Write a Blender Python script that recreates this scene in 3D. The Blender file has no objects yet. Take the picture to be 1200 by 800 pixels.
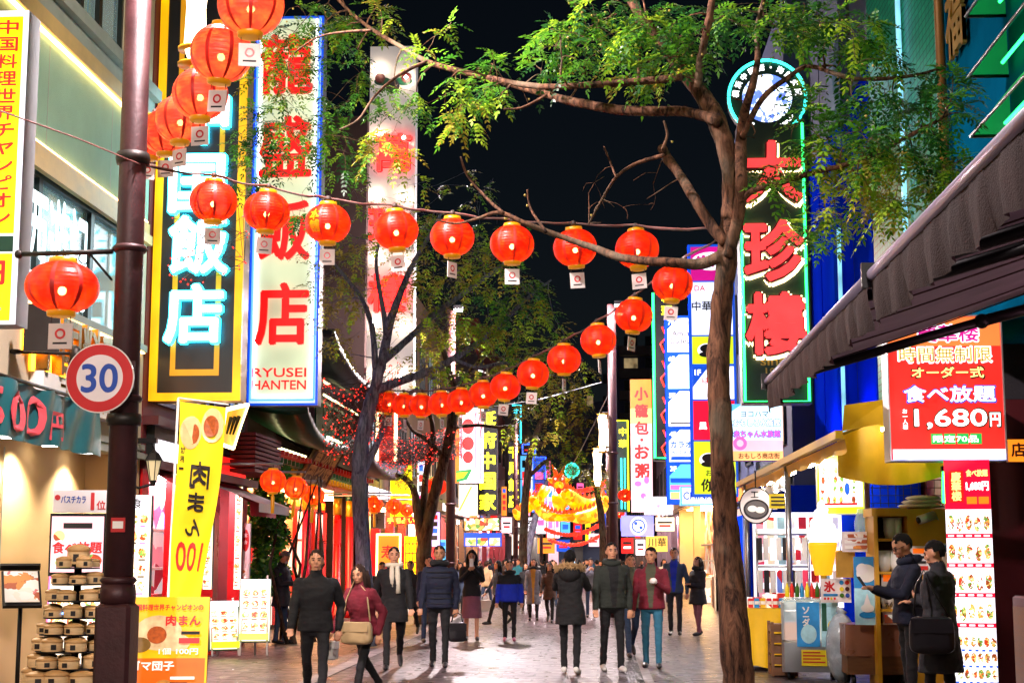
import bpy, bmesh, math, random
import numpy as np
from mathutils import Vector, Matrix, Euler, noise
R = math.radians
random.seed(7)
SC = bpy.context.scene
COL = SC.collection

# ---------------------------------------------------------------- camera
FPX, CX, CY, HZ, VPX, EYE = 1800.0, 600.0, 400.0, 650.0, 700.0, 1.58
TH = math.atan((HZ - CY) / FPX)
CT, ST = math.cos(TH), math.sin(TH)
PSI = math.atan(((VPX - CX) / FPX) / (CT + (HZ - CY) / FPX * ST))
cam_d = bpy.data.cameras.new('camera')
cam_d.sensor_width = 36.0
cam_d.lens = FPX / 1200.0 * 36.0
cam_d.clip_start, cam_d.clip_end = 0.1, 2000.0
cam = bpy.data.objects.new('camera', cam_d)
COL.objects.link(cam)
cam.location = (0, 0, EYE)
cam.rotation_euler = (math.pi / 2 + TH, 0, PSI)
SC.camera = cam

# ---------------------------------------------------------------- night sky, faint moon
SUN_EL, SUN_AZ = R(38), R(200)
world = bpy.data.worlds.new('World')
SC.world = world
world.use_nodes = True
wn = world.node_tree
wn.nodes.clear()
sky = wn.nodes.new('ShaderNodeTexSky')
sky.sky_type = 'NISHITA'
sky.sun_disc = False
sky.sun_elevation = SUN_EL
sky.sun_rotation = SUN_AZ
bg = wn.nodes.new('ShaderNodeBackground')
bg.inputs['Strength'].default_value = 0.0008
wo = wn.nodes.new('ShaderNodeOutputWorld')
wn.links.new(sky.outputs[0], bg.inputs[0])
wn.links.new(bg.outputs[0], wo.inputs[0])
sun_d = bpy.data.lights.new('moon', 'SUN')
sun_d.energy = 0.004
sun_d.angle = R(0.5)
sun_d.color = (0.8, 0.87, 1.0)
sun = bpy.data.objects.new('moon', sun_d)
COL.objects.link(sun)
sun.rotation_euler = (math.pi / 2 - SUN_EL, 0, -SUN_AZ + math.pi)
sun.location = (0, 0, 60)

SC.view_settings.view_transform = 'Standard'
SC.view_settings.look = 'None'
SC.view_settings.exposure = 0.7
SC.view_settings.gamma = 1.0
SC.view_settings.use_curve_mapping = False
cy = SC.cycles
cy.use_denoising = True
cy.max_bounces = 5
cy.diffuse_bounces = 3
cy.glossy_bounces = 3
cy.transmission_bounces = 4
cy.transparent_max_bounces = 10
cy.sample_clamp_indirect = 4.0
cy.caustics_reflective = False
cy.caustics_refractive = False

def P(px, py, Y):
    """world point seen at photo pixel (px, py) at street depth Y"""
    xc, yv = (px - CX) / FPX, (CY - py) / FPX
    F, up = CT - yv * ST, ST + yv * CT
    wx = xc * math.cos(PSI) - F * math.sin(PSI)
    wy = xc * math.sin(PSI) + F * math.cos(PSI)
    s = Y / wy
    return Vector((wx * s, Y, EYE + up * s))

def PXP(px, py, X):
    a = P(px, py, 1.0)
    s = X / a.x
    return Vector((X, s, EYE + (a.z - EYE) * s))

# ---------------------------------------------------------------- materials
def lin(c):
    if isinstance(c, str):
        c = c.lstrip('#')
        c = [int(c[i:i + 2], 16) / 255 for i in (0, 2, 4)]
        return tuple((v / 12.92 if v <= 0.04045 else ((v + 0.055) / 1.055) ** 2.4) for v in c)
    return tuple(c)

MATS = {}
def newmat(name):
    m = bpy.data.materials.new(name)
    m.use_nodes = True
    m.node_tree.nodes.clear()
    MATS[name] = m
    nt = m.node_tree
    out = nt.nodes.new('ShaderNodeOutputMaterial')
    return m, nt, out

def N(nt, t, **kw):
    n = nt.nodes.new('ShaderNode' + t)
    for k, v in kw.items():
        if k in n.inputs:
            n.inputs[k].default_value = v
        else:
            setattr(n, k, v)
    return n

def coords(nt, scale=(1, 1, 1)):
    tc = N(nt, 'TexCoord')
    mp = N(nt, 'Mapping')
    mp.inputs['Scale'].default_value = scale
    nt.links.new(tc.outputs['Object'], mp.inputs['Vector'])
    return mp.outputs[0]

def pm(name, col, rough=0.6, metal=0.0, var=0.18, scale=3.0, bump=0.0, bscale=40.0, stretch=(1, 1, 1), spec=0.5, em=0.0):
    """painted / stone / cloth surface with uneven colour and gloss"""
    if name in MATS:
        return name
    m, nt, out = newmat(name)
    b = N(nt, 'BsdfPrincipled')
    c = lin(col)
    v = coords(nt, stretch)
    nz = N(nt, 'TexNoise', Scale=scale, Detail=6.0, Roughness=0.6)
    nt.links.new(v, nz.inputs['Vector'])
    rp = N(nt, 'ValToRGB')
    rp.color_ramp.elements[0].position = 0.3
    rp.color_ramp.elements[1].position = 0.72
    rp.color_ramp.elements[0].color = (*[x * (1 - var) for x in c], 1)
    rp.color_ramp.elements[1].color = (*[min(1, x * (1 + var)) for x in c], 1)
    nt.links.new(nz.outputs['Fac'], rp.inputs[0])
    nt.links.new(rp.outputs[0], b.inputs['Base Color'])
    mr = N(nt, 'MapRange')
    mr.inputs['To Min'].default_value = max(0.03, rough - 0.12)
    mr.inputs['To Max'].default_value = min(1, rough + 0.12)
    nt.links.new(nz.outputs['Fac'], mr.inputs['Value'])
    nt.links.new(mr.outputs[0], b.inputs['Roughness'])
    b.inputs['Metallic'].default_value = metal
    b.inputs['Specular IOR Level'].default_value = spec
    if bump:
        n2 = N(nt, 'TexNoise', Scale=bscale, Detail=4.0)
        nt.links.new(v, n2.inputs['Vector'])
        bp = N(nt, 'Bump', Strength=bump, Distance=0.02)
        nt.links.new(n2.outputs['Fac'], bp.inputs['Height'])
        nt.links.new(bp.outputs[0], b.inputs['Normal'])
    nt.links.new(b.outputs[0], out.inputs[0])
    return name

def em(name, col, s=1.2, uneven=0.12, scale=2.0, sample=True, base=None):
    """something that gives off light: neon, backlit acrylic, a lamp"""
    if name in MATS:
        return name
    m, nt, out = newmat(name)
    b = N(nt, 'BsdfPrincipled')
    c = lin(col)
    b.inputs['Base Color'].default_value = (*[x * 0.6 for x in c], 1)
    b.inputs['Roughness'].default_value = 0.35
    b.inputs['Emission Color'].default_value = (*c, 1)
    b.inputs['Emission Strength'].default_value = s
    if uneven:
        v = coords(nt)
        nz = N(nt, 'TexNoise', Scale=scale, Detail=2.0)
        nt.links.new(v, nz.inputs['Vector'])
        mr = N(nt, 'MapRange')
        mr.inputs['From Min'].default_value = 0.25
        mr.inputs['From Max'].default_value = 0.75
        mr.inputs['To Min'].default_value = s * (1 - uneven * 1.6)
        mr.inputs['To Max'].default_value = s * (1 + uneven)
        nt.links.new(nz.outputs['Fac'], mr.inputs['Value'])
        nt.links.new(mr.outputs[0], b.inputs['Emission Strength'])
    nt.links.new(b.outputs[0], out.inputs[0])
    if not sample:
        m.cycles.emission_sampling = 'NONE'
    return name

def food(name, s=1.3, scale=9.0, cols=('#fff4e0', '#e8a24a', '#c23a1c', '#f6d27a', '#5f8f3a', '#8a3a1a', '#ffffff'), sample=True):
    """printed picture of food on a backlit (s>0) or plain sheet"""
    if name in MATS:
        return name
    m, nt, out = newmat(name)
    b = N(nt, 'BsdfPrincipled')
    v = coords(nt)
    nz = N(nt, 'TexNoise', Scale=scale * 0.7, Detail=3.0)
    nt.links.new(v, nz.inputs['Vector'])
    mx = N(nt, 'MixRGB')
    mx.inputs[0].default_value = 0.12
    nt.links.new(v, mx.inputs[1])
    nt.links.new(nz.outputs['Color'], mx.inputs[2])
    vo = N(nt, 'TexVoronoi', Scale=scale)
    nt.links.new(mx.outputs[0], vo.inputs['Vector'])
    sp = N(nt, 'SeparateColor')
    nt.links.new(vo.outputs['Color'], sp.inputs[0])
    rp = N(nt, 'ValToRGB')
    rp.color_ramp.interpolation = 'CONSTANT'
    els = rp.color_ramp.elements
    while len(els) < len(cols):
        els.new(0.5)
    for i, c in enumerate(cols):
        els[i].position = i / len(cols)
        els[i].color = (*lin(c), 1)
    nt.links.new(sp.outputs[0], rp.inputs[0])
    nt.links.new(rp.outputs[0], b.inputs['Base Color'])
    if s:
        nt.links.new(rp.outputs[0], b.inputs['Emission Color'])
        b.inputs['Emission Strength'].default_value = s
    b.inputs['Roughness'].default_value = 0.4
    nt.links.new(b.outputs[0], out.inputs[0])
    if not sample:
        m.cycles.emission_sampling = 'NONE'
    return name

# ---------------------------------------------------------------- mesh builder
class MB:
    def __init__(s):
        s.v, s.f, s.m, s.sm, s.mats = [], [], [], [], []
        s.T = None
    def mi(s, mat):
        if mat not in s.mats:
            s.mats.append(mat)
        return s.mats.index(mat)
    def add(s, vs, fs, mat, smooth=False):
        o = len(s.v)
        if s.T is not None:
            vs = [s.T @ Vector(p) for p in vs]
        s.v.extend([tuple(p) for p in vs])
        k = s.mi(mat)
        for f in fs:
            s.f.append([i + o for i in f]); s.m.append(k); s.sm.append(smooth)
        return s
    def box(s, x0, x1, y0, y1, z0, z1, mat):
        vs = [(x, y, z) for z in (z0, z1) for y in (y0, y1) for x in (x0, x1)]
        return s.add(vs, [(0, 2, 3, 1), (4, 5, 7, 6), (0, 1, 5, 4), (2, 6, 7, 3), (0, 4, 6, 2), (1, 3, 7, 5)], mat)
    def cbox(s, c, sz, mat, rot=None):
        M = Matrix.Translation(c)
        if rot is not None:
            M = M @ Euler(rot).to_matrix().to_4x4()
        h = [d / 2 for d in sz]
        vs = [M @ Vector((x * h[0], y * h[1], z * h[2])) for z in (-1, 1) for y in (-1, 1) for x in (-1, 1)]
        return s.add(vs, [(0, 2, 3, 1), (4, 5, 7, 6), (0, 1, 5, 4), (2, 6, 7, 3), (0, 4, 6, 2), (1, 3, 7, 5)], mat)
    def bbox(s, x0, x1, y0, y1, z0, z1, mat, b=0.02):
        """box with bevelled vertical edges and top"""
        pts = [(x0 + b, y0), (x1 - b, y0), (x1, y0 + b), (x1, y1 - b), (x1 - b, y1), (x0 + b, y1), (x0, y1 - b), (x0, y0 + b)]
        cx, cyy = (x0 + x1) / 2, (y0 + y1) / 2
        ins = lambda p, k: (cx + (p[0] - cx) * (1 - k / max(1e-6, (x1 - x0) / 2)), cyy + (p[1] - cyy) * (1 - k / max(1e-6, (y1 - y0) / 2)))
        rings = [[(*p, z0) for p in pts], [(*p, z1 - b) for p in pts], [(*ins(p, b), z1) for p in pts]]
        vs = sum(rings, [])
        fs = [tuple(range(7, -1, -1)), tuple(range(16, 24))]
        for r in range(2):
            for i in range(8):
                j = (i + 1) % 8
                fs.append((r * 8 + i, r * 8 + j, r * 8 + 8 + j, r * 8 + 8 + i))
        return s.add(vs, fs, mat)
    def quad(s, a, b, c, d, mat):
        return s.add([a, b, c, d], [(0, 1, 2, 3)], mat)
    def tube(s, pts, r, mat, n=8, smooth=True, caps=True):
        pts = [Vector(p) for p in pts]
        k = len(pts)
        rs = r if isinstance(r, (list, tuple)) else [r] * k
        vs, fs = [], []
        up = None
        for i, p in enumerate(pts):
            d = (pts[min(i + 1, k - 1)] - pts[max(i - 1, 0)])
            if d.length < 1e-9:
                d = Vector((0, 0, 1))
            d.normalize()
            if up is None:
                up = d.orthogonal().normalized()
            else:
                up = (up - d * up.dot(d))
                up = up.normalized() if up.length > 1e-6 else d.orthogonal().normalized()
            w = d.cross(up)
            for j in range(n):
                a = 2 * math.pi * j / n
                vs.append(p + (up * math.cos(a) + w * math.sin(a)) * rs[i])
        for i in range(k - 1):
            for j in range(n):
                j2 = (j + 1) % n
                fs.append((i * n + j, i * n + j2, (i + 1) * n + j2, (i + 1) * n + j))
        if caps:
            fs.append(tuple(range(n - 1, -1, -1)))
            fs.append(tuple(range((k - 1) * n, k * n)))
        return s.add(vs, fs, mat, smooth)
    def lathe(s, prof, mat, n=24, c=(0, 0, 0), smooth=True, sx=1.0, sy=1.0, ripple=None, colmat=None):
        """profile [(r, z)...] around vertical axis through c"""
        vs, fs = [], []
        for (r, z) in prof:
            for j in range(n):
                a = 2 * math.pi * j / n
                q = r * (ripple(a) if ripple else 1)
                vs.append((c[0] + q * math.cos(a) * sx, c[1] + q * math.sin(a) * sy, c[2] + z))
        k = len(prof)
        quads = []
        for i in range(k - 1):
            for j in range(n):
                j2 = (j + 1) % n
                quads.append((i * n + j, i * n + j2, (i + 1) * n + j2, (i + 1) * n + j))
        caps = []
        if prof[0][0] > 1e-5: caps.append(tuple(range(n - 1, -1, -1)))
        if prof[-1][0] > 1e-5: caps.append(tuple(range((k - 1) * n, k * n)))
        s.add(vs, quads + caps, mat, smooth)
        if colmat:
            mat2, test = colmat
            ki = s.mi(mat2)
            base = len(s.f) - len(quads) - len(caps)
            for q in range(len(quads)):
                if test(q % n):
                    s.m[base + q] = ki
        return s
    def ell(s, c, r, mat, n=12, m=8, smooth=True):
        prof = [(math.sin(math.pi * i / m), -math.cos(math.pi * i / m)) for i in range(m + 1)]
        r = (r, r, r) if not isinstance(r, (list, tuple)) else r
        vs, fs = [], []
        for (q, z) in prof:
            for j in range(n):
                a = 2 * math.pi * j / n
                vs.append((c[0] + q * math.cos(a) * r[0], c[1] + q * math.sin(a) * r[1], c[2] + z * r[2]))
        for i in range(m):
            for j in range(n):
                j2 = (j + 1) % n
                fs.append((i * n + j, i * n + j2, (i + 1) * n + j2, (i + 1) * n + j))
        return s.add(vs, fs, mat, smooth)
    def disc(s, cx, y, cz, rx, rz, mat, n=20, r0=0.0, a0=0.0, a1=2 * math.pi):
        """ellipse or ring facing -Y in the XZ plane"""
        full = abs(a1 - a0 - 2 * math.pi) < 1e-6
        kk = n if full else n + 1
        ang = [a0 + (a1 - a0) * i / n for i in range(kk)]
        out = [(cx + rx * math.cos(a), y, cz + rz * math.sin(a)) for a in ang]
        if r0 <= 0:
            return s.add(out, [tuple(range(kk))], mat)
        inn = [(cx + rx * r0 * math.cos(a), y, cz + rz * r0 * math.sin(a)) for a in ang]
        fs = [(i, (i + 1) % kk, kk + (i + 1) % kk, kk + i) for i in range(n)]
        return s.add(out + inn, fs, mat)
    def prism(s, poly, y0, y1, mat, side=None):
        """polygon [(x, z)] extruded along Y"""
        k = len(poly)
        s.add([(x, y0, z) for x, z in poly], [tuple(range(k))], mat)
        s.add([(x, y1, z) for x, z in poly], [tuple(range(k - 1, -1, -1))], mat)
        s.add([(x, y0, z) for x, z in poly] + [(x, y1, z) for x, z in poly],
              [(i, k + i, k + (i + 1) % k, (i + 1) % k) for i in range(k)], side or mat)
        return s
    def text(s, t, cx, y, cz, size, mat, bold=0.0, w=None, ex=0.0, h=None, mirror=False, res=3, shear=0.0):
        if bold > 0.012:
            # heavier strokes: the glyph repeated a hair apart, each copy a touch behind the last
            hh = (h or size) * bold * 0.8
            n = 8 if bold > 0.04 else 5
            for i in range(n):
                a = 2 * math.pi * (i + 0.5) / n
                s.text(t, cx + hh * math.cos(a), y + 0.0002 * (i + 1), cz + hh * math.sin(a), size, mat, 0.0, w - 2 * hh if w else None, ex, h - 2 * hh if h else None, mirror, res, shear)
            return s.text(t, cx, y, cz, size, mat, 0.0, w - 2 * hh if w else None, ex, h - 2 * hh if h else None, mirror, res, shear)
        vs, fs, bb = glyphs(t, bold, ex / size if size else 0, res)
        x0, x1, z0, z1 = bb
        kx = kz = size
        if h: kz = h / max(1e-6, z1 - z0)
        if w: kx = w / max(1e-6, x1 - x0)
        elif h: kx = kz
        mxs = -1 if mirror else 1
        mx_, mz_ = (x0 + x1) / 2, (z0 + z1) / 2
        pv = []
        for p in vs:
            gz = (p[1] - mz_) * kz
            pv.append((cx + mxs * (p[0] - mx_) * kx + shear * gz, y - p[2] * size, cz + gz))
        if mirror:
            fs = [tuple(reversed(f)) for f in fs]
        return s.add(pv, fs, mat)
    def build(s, name, parent=None, local=False, label=None, kind=None):
        me = bpy.data.meshes.new(name)
        off = Vector((0, 0, 0))
        if parent is not None and not local:
            off = parent.location
            if any(abs(a) > 1e-9 for a in parent.rotation_euler):
                Mi = (Matrix.Translation(parent.location) @ parent.rotation_euler.to_matrix().to_4x4()).inverted()
                s.v = [tuple(Mi @ Vector(p)) for p in s.v]
                off = Vector((0, 0, 0))
        me.from_pydata([(p[0] - off[0], p[1] - off[1], p[2] - off[2]) for p in s.v], [], s.f)
        for mt in s.mats:
            me.materials.append(MATS[mt])
        me.polygons.foreach_set('material_index', s.m)
        me.polygons.foreach_set('use_smooth', s.sm)
        me.update()
        o = bpy.data.objects.new(name, me)
        COL.objects.link(o)
        if parent is not None:
            o.parent = parent
        if label: o['label'] = label
        if kind: o['kind'] = kind
        return o

GLY = {}
def glyphs(t, bold=0.0, ex=0.0, res=2):
    key = (t, round(bold, 4), round(ex, 4), res)
    if key in GLY:
        return GLY[key]
    c = bpy.data.curves.new('lettering', 'FONT')
    c.body = t
    c.size = 1.0
    c.offset = bold
    c.extrude = ex
    c.resolution_u = res
    o = bpy.data.objects.new('lettering', c)
    COL.objects.link(o)
    dg = bpy.context.evaluated_depsgraph_get()
    me = bpy.data.meshes.new_from_object(o.evaluated_get(dg))
    vs = [tuple(v.co) for v in me.vertices]
    fs = [tuple(p.vertices) for p in me.polygons]
    bpy.data.objects.remove(o)
    bpy.data.curves.remove(c)
    bpy.data.meshes.remove(me)
    xs = [p[0] for p in vs] or [0, 1]
    zs = [p[1] for p in vs] or [0, 1]
    GLY[key] = (vs, fs, (min(xs), max(xs), min(zs), max(zs)))
    return GLY[key]

def thing(name, label, cat, loc=(0, 0, 0), rz=0.0, group=None, rx=0.0):
    o = bpy.data.objects.new(name, None)
    o.empty_display_size = 0.2
    COL.objects.link(o)
    o.location = loc
    o.rotation_euler = (rx, 0, rz)
    return tag(o, label, cat, group)

def tag(o, label, cat, group=None, kind=None):
    o['label'] = label
    o['category'] = cat
    if group: o['group'] = group
    if kind: o['kind'] = kind
    return o

def dup(root, loc, rz=0.0, label=None, scale=None):
    c = root.copy()
    COL.objects.link(c)
    c.location = loc
    c.rotation_euler = (0, 0, rz)
    if scale: c.scale = (scale,) * 3 if not isinstance(scale, tuple) else scale
    if label: c['label'] = label
    for ch in list(root.children):
        d = ch.copy(); COL.objects.link(d); d.parent = c
        for g in list(ch.children):
            e = g.copy(); COL.objects.link(e); e.parent = d
    return c

def light(parent, kind, loc, power, col=(1, 1, 1), r=0.1, spot=None, rot=None, size=None):
    d = bpy.data.lights.new('lamp_light', kind)
    d.energy = power
    d.color = col
    if kind == 'AREA':
        d.shape = 'RECTANGLE'
        d.size, d.size_y = size
    else:
        d.shadow_soft_size = r
    if spot:
        d.spot_size = spot; d.spot_blend = 0.6
    o = bpy.data.objects.new('lamp_light', d)
    COL.objects.link(o)
    o.location = Vector(loc) - (parent.location if parent else Vector((0, 0, 0)))
    if rot: o.rotation_euler = rot
    if parent: o.parent = parent
    return o

def sign(name, label, cat, box, Y, depth, cab, face, items, group=None, frame=0.0, frame_mat=None, bracket=None):
    """a sign box facing the camera; box and items in photo pixels (items relative to the box's top left corner).
    item kinds: t text, v vertical text, r rectangle, o ellipse, g ring, n neon line, p polygon"""
    x0, y0, x1, y1 = box
    a, b = P((x0 + x1) / 2, y0, Y), P((x0 + x1) / 2, y1, Y)
    kx = (P(x1, (y0 + y1) / 2, Y) - P(x0, (y0 + y1) / 2, Y)).x / (x1 - x0)
    kz = (a.z - b.z) / (y1 - y0)
    cx = (P(x0, (y0 + y1) / 2, Y).x + P(x1, (y0 + y1) / 2, Y).x) / 2
    return sign_at(name, label, cat, (cx, Y, b.z), (x1 - x0, y1 - y0), kx, kz, depth, cab, face, items, group, frame, frame_mat, bracket)

def sign_at(name, label, cat, loc, size, kx, kz, depth, cab, face, items, group=None, frame=0.0, frame_mat=None, bracket=None, rz=0.0, rx=0.0):
    """the same in local units: size and items in units of kx, kz metres"""
    x0, y0, x1, y1 = 0, 0, size[0], size[1]
    W, H = size[0] * kx, size[1] * kz
    root = thing(name, label, cat, loc, rz, group, rx)
    yf = -depth / 2
    cb = MB()
    cb.box(-W / 2, W / 2, yf + 0.012, depth / 2, 0, H, cab)
    if frame:
        f = frame * kx
        fm = frame_mat or cab
        cb.box(-W / 2, -W / 2 + f, yf - 0.03, yf + 0.01, 0, H, fm)
        cb.box(W / 2 - f, W / 2, yf - 0.03, yf + 0.01, 0, H, fm)
        cb.box(-W / 2 + f, W / 2 - f, yf - 0.03, yf + 0.01, 0, f, fm)
        cb.box(-W / 2 + f, W / 2 - f, yf - 0.03, yf + 0.01, H - f, H, fm)
    cb.build('cabinet', root, True)
    if bracket:
        br = MB()
        for (bx0, by0, bx1, by1) in bracket:
            X0, X1 = (bx0 - x0) * kx - W / 2, (bx1 - x0) * kx - W / 2
            Z0, Z1 = (y1 - by1) * kz, (y1 - by0) * kz
            br.box(X0, X1, -0.06, 0.06, Z0, Z1, 'iron')
        br.build('bracket', root, True)
    parts = {}
    def g(n, own=None):
        key = (n, own)
        if key not in parts: parts[key] = MB()
        return parts[key]
    if face:
        f = frame * kx
        g('face').quad((-W / 2 + f, yf, f), (W / 2 - f, yf, f), (W / 2 - f, yf, H - f), (-W / 2 + f, yf, H - f), face)
    lay = 0
    X = lambda u: u * kx - W / 2
    Z = lambda v: H - v * kz
    for it in items:
        lay += 1
        y = yf - 0.004 * lay
        k = it[0]
        opt = it[-1] if isinstance(it[-1], dict) else {}
        ex = opt.get('ex', 0.0)
        if k == 't':
            _, t, u, v, sz, mat = it[:6]
            pn = opt.get('part', 'lettering')
            g(pn, lay).text(t, X(u), y - ex, Z(v), sz * kz, mat, opt.get('bold', 0.02), opt['w'] * kx if 'w' in opt else None, ex,
                       h=opt['h'] * kz if 'h' in opt else sz * kz * 0.95 if opt.get('fit') else None, mirror=opt.get('mirror', False), shear=opt.get('shear', 0))
        elif k == 'v':
            _, t, u, v, sz, step, mat = it[:7]
            for i, ch in enumerate(t):
                g(opt.get('part', 'lettering'), (lay, i)).text(ch, X(u), y - ex, Z(v + i * step), sz * kz, mat, opt.get('bold', 0.02), opt['w'] * kx if 'w' in opt else None, ex,
                           h=opt['h'] * kz if 'h' in opt else None, mirror=opt.get('mirror', False))
        elif k == 'r':
            _, u, v, w, h, mat = it[:6]
            g(opt.get('part', 'panel'), None if 'part' in opt else lay).quad((X(u), y, Z(v + h)), (X(u + w), y, Z(v + h)), (X(u + w), y, Z(v)), (X(u), y, Z(v)), mat)
        elif k == 'o':
            _, u, v, ru, rv, mat = it[:6]
            g(opt.get('part', 'picture'), None if opt.get('merge') else lay).disc(X(u), y, Z(v), ru * kx, rv * kz, mat)
        elif k == 'g':
            _, u, v, r1, q, mat = it[:6]
            g(opt.get('part', 'emblem'), lay).disc(X(u), y, Z(v), r1 * kx, r1 * kz, mat, 28, q)
        elif k == 'p':
            _, pts, mat = it[:3]
            g(opt.get('part', 'panel'), None if 'part' in opt else lay).add([(X(u), y, Z(v)) for u, v in pts], [tuple(range(len(pts)))], mat)
        elif k == 'n':
            _, pts, r, mat = it[:4]
            g(opt.get('part', 'neon_tube'), lay).tube([(X(u), yf - opt.get('off', 0.04), Z(v)) for u, v in pts], r * kx, mat, 6)
    for (n, own), mb in parts.items():
        mb.build(n, root, True)
    return root

def dish_grid(u0, v0, w, h, cols, rows, cap='lit_red_text', dish='food_tiny', seed=1):
    """rows of dish photographs with caption bars, as sign items"""
    rnd = random.Random(seed)
    out = []
    cw, rh = w / cols, h / rows
    for r in range(rows):
        for c in range(cols):
            u, v = u0 + cw * (c + 0.5), v0 + rh * (r + 0.42)
            out.append(('o', u, v, min(cw * 0.42, rh * 0.5), rh * 0.30 * rnd.uniform(0.85, 1.1), dish, {'part': 'dish_photo'}))
            out.append(('r', u - cw * 0.36, v + rh * 0.38, cw * rnd.uniform(0.5, 0.74), rh * 0.09, cap if rnd.random() < 0.6 else 'ink_on_lit', {'part': 'captions'}))
    return out

# shared finishes
pm('iron', '#2a2622', 0.5, 0.6)
pm('black_metal', '#151416', 0.45, 0.5)
pm('steel', '#a9adb0', 0.35, 0.9, 0.1)
pm('alu', '#c4c6c8', 0.4, 0.7, 0.08)
pm('white_paint', '#e2ded6', 0.5, 0, 0.06)
pm('grey_box', '#8f9496', 0.5, 0.2, 0.1)
pm('gold_paint', '#d9a21e', 0.35, 0.5, 0.15)
pm('red_paint', '#b01414', 0.45, 0, 0.15)
pm('dark_ink', '#141214', 0.6)
pm('red_ink', '#c3161c', 0.5)
pm('wire_dark', '#3a2c28', 0.6)
em('sign_white', '#f6f4ff', 1.02)
em('sign_warm', '#fff0d8', 1.02)
em('sign_yellow', '#fff000', 0.85)
em('sign_red', '#ee1c16', 0.82)
em('sign_pink', '#ffc3cf', 0.88)
em('sign_blue', '#0a4fd0', 0.68)
em('sign_sky', '#58bff2', 0.82)
em('sign_green', '#1fb24a', 0.75)
em('sign_orange', '#ff8a1e', 0.82)
em('sign_lime', '#d8f01e', 0.82)
em('neon_white', '#f2fbff', 5.0, 0)
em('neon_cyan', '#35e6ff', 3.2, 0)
em('neon_blue', '#2a50ff', 5.0, 0)
em('neon_green', '#28ff6a', 4.0, 0)
em('neon_teal', '#2cf5d8', 4.0, 0)
em('neon_red', '#ff2420', 3.5, 0)
em('neon_pink', '#ff5a6a', 4.0, 0)
em('neon_yellow', '#fff21a', 3.0, 0)
em('neon_warm', '#ffdca0', 5.0, 0)
em('tube_white', '#fff6ea', 9.0, 0)
em('lit_red_text', '#e01818', 0.9, 0, sample=False)
em('lit_white_text', '#ffffff', 1.6, 0, sample=False)
em('lit_yellow_text', '#fff04a', 1.5, 0, sample=False)
em('lit_pink_text', '#ff5aa0', 1.2, 0, sample=False)
em('lit_blue_text', '#1a5ad8', 0.9, 0, sample=False)
em('lit_gold_text', '#ffd77a', 1.3, 0, sample=False)
pm('ink_on_lit', '#1a1618', 0.5)
food('food_lit', 0.85, 7.0)
food('food_small', 0.85, 16.0); food('food_tiny', 0.95, 38.0)
food('menu_lit', 0.95, 11.0, ('#ffffff', '#fff7f0', '#f7a0a8', '#ffffff', '#e86a3a', '#fff0b0', '#ffffff', '#d84a6a'))
food('menu_print', 0.0, 13.0, ('#f4f0ea', '#f0e8dc', '#d87a7a', '#f4f4f0', '#d8904a', '#f4f0ea', '#b05a3a', '#f4f0ea'))
food('bun_print', 0.0, 16.0, ('#e8c89a', '#f4e2c0', '#c98a4a', '#8a4a1e', '#e8c89a', '#f4e2c0'))
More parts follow.
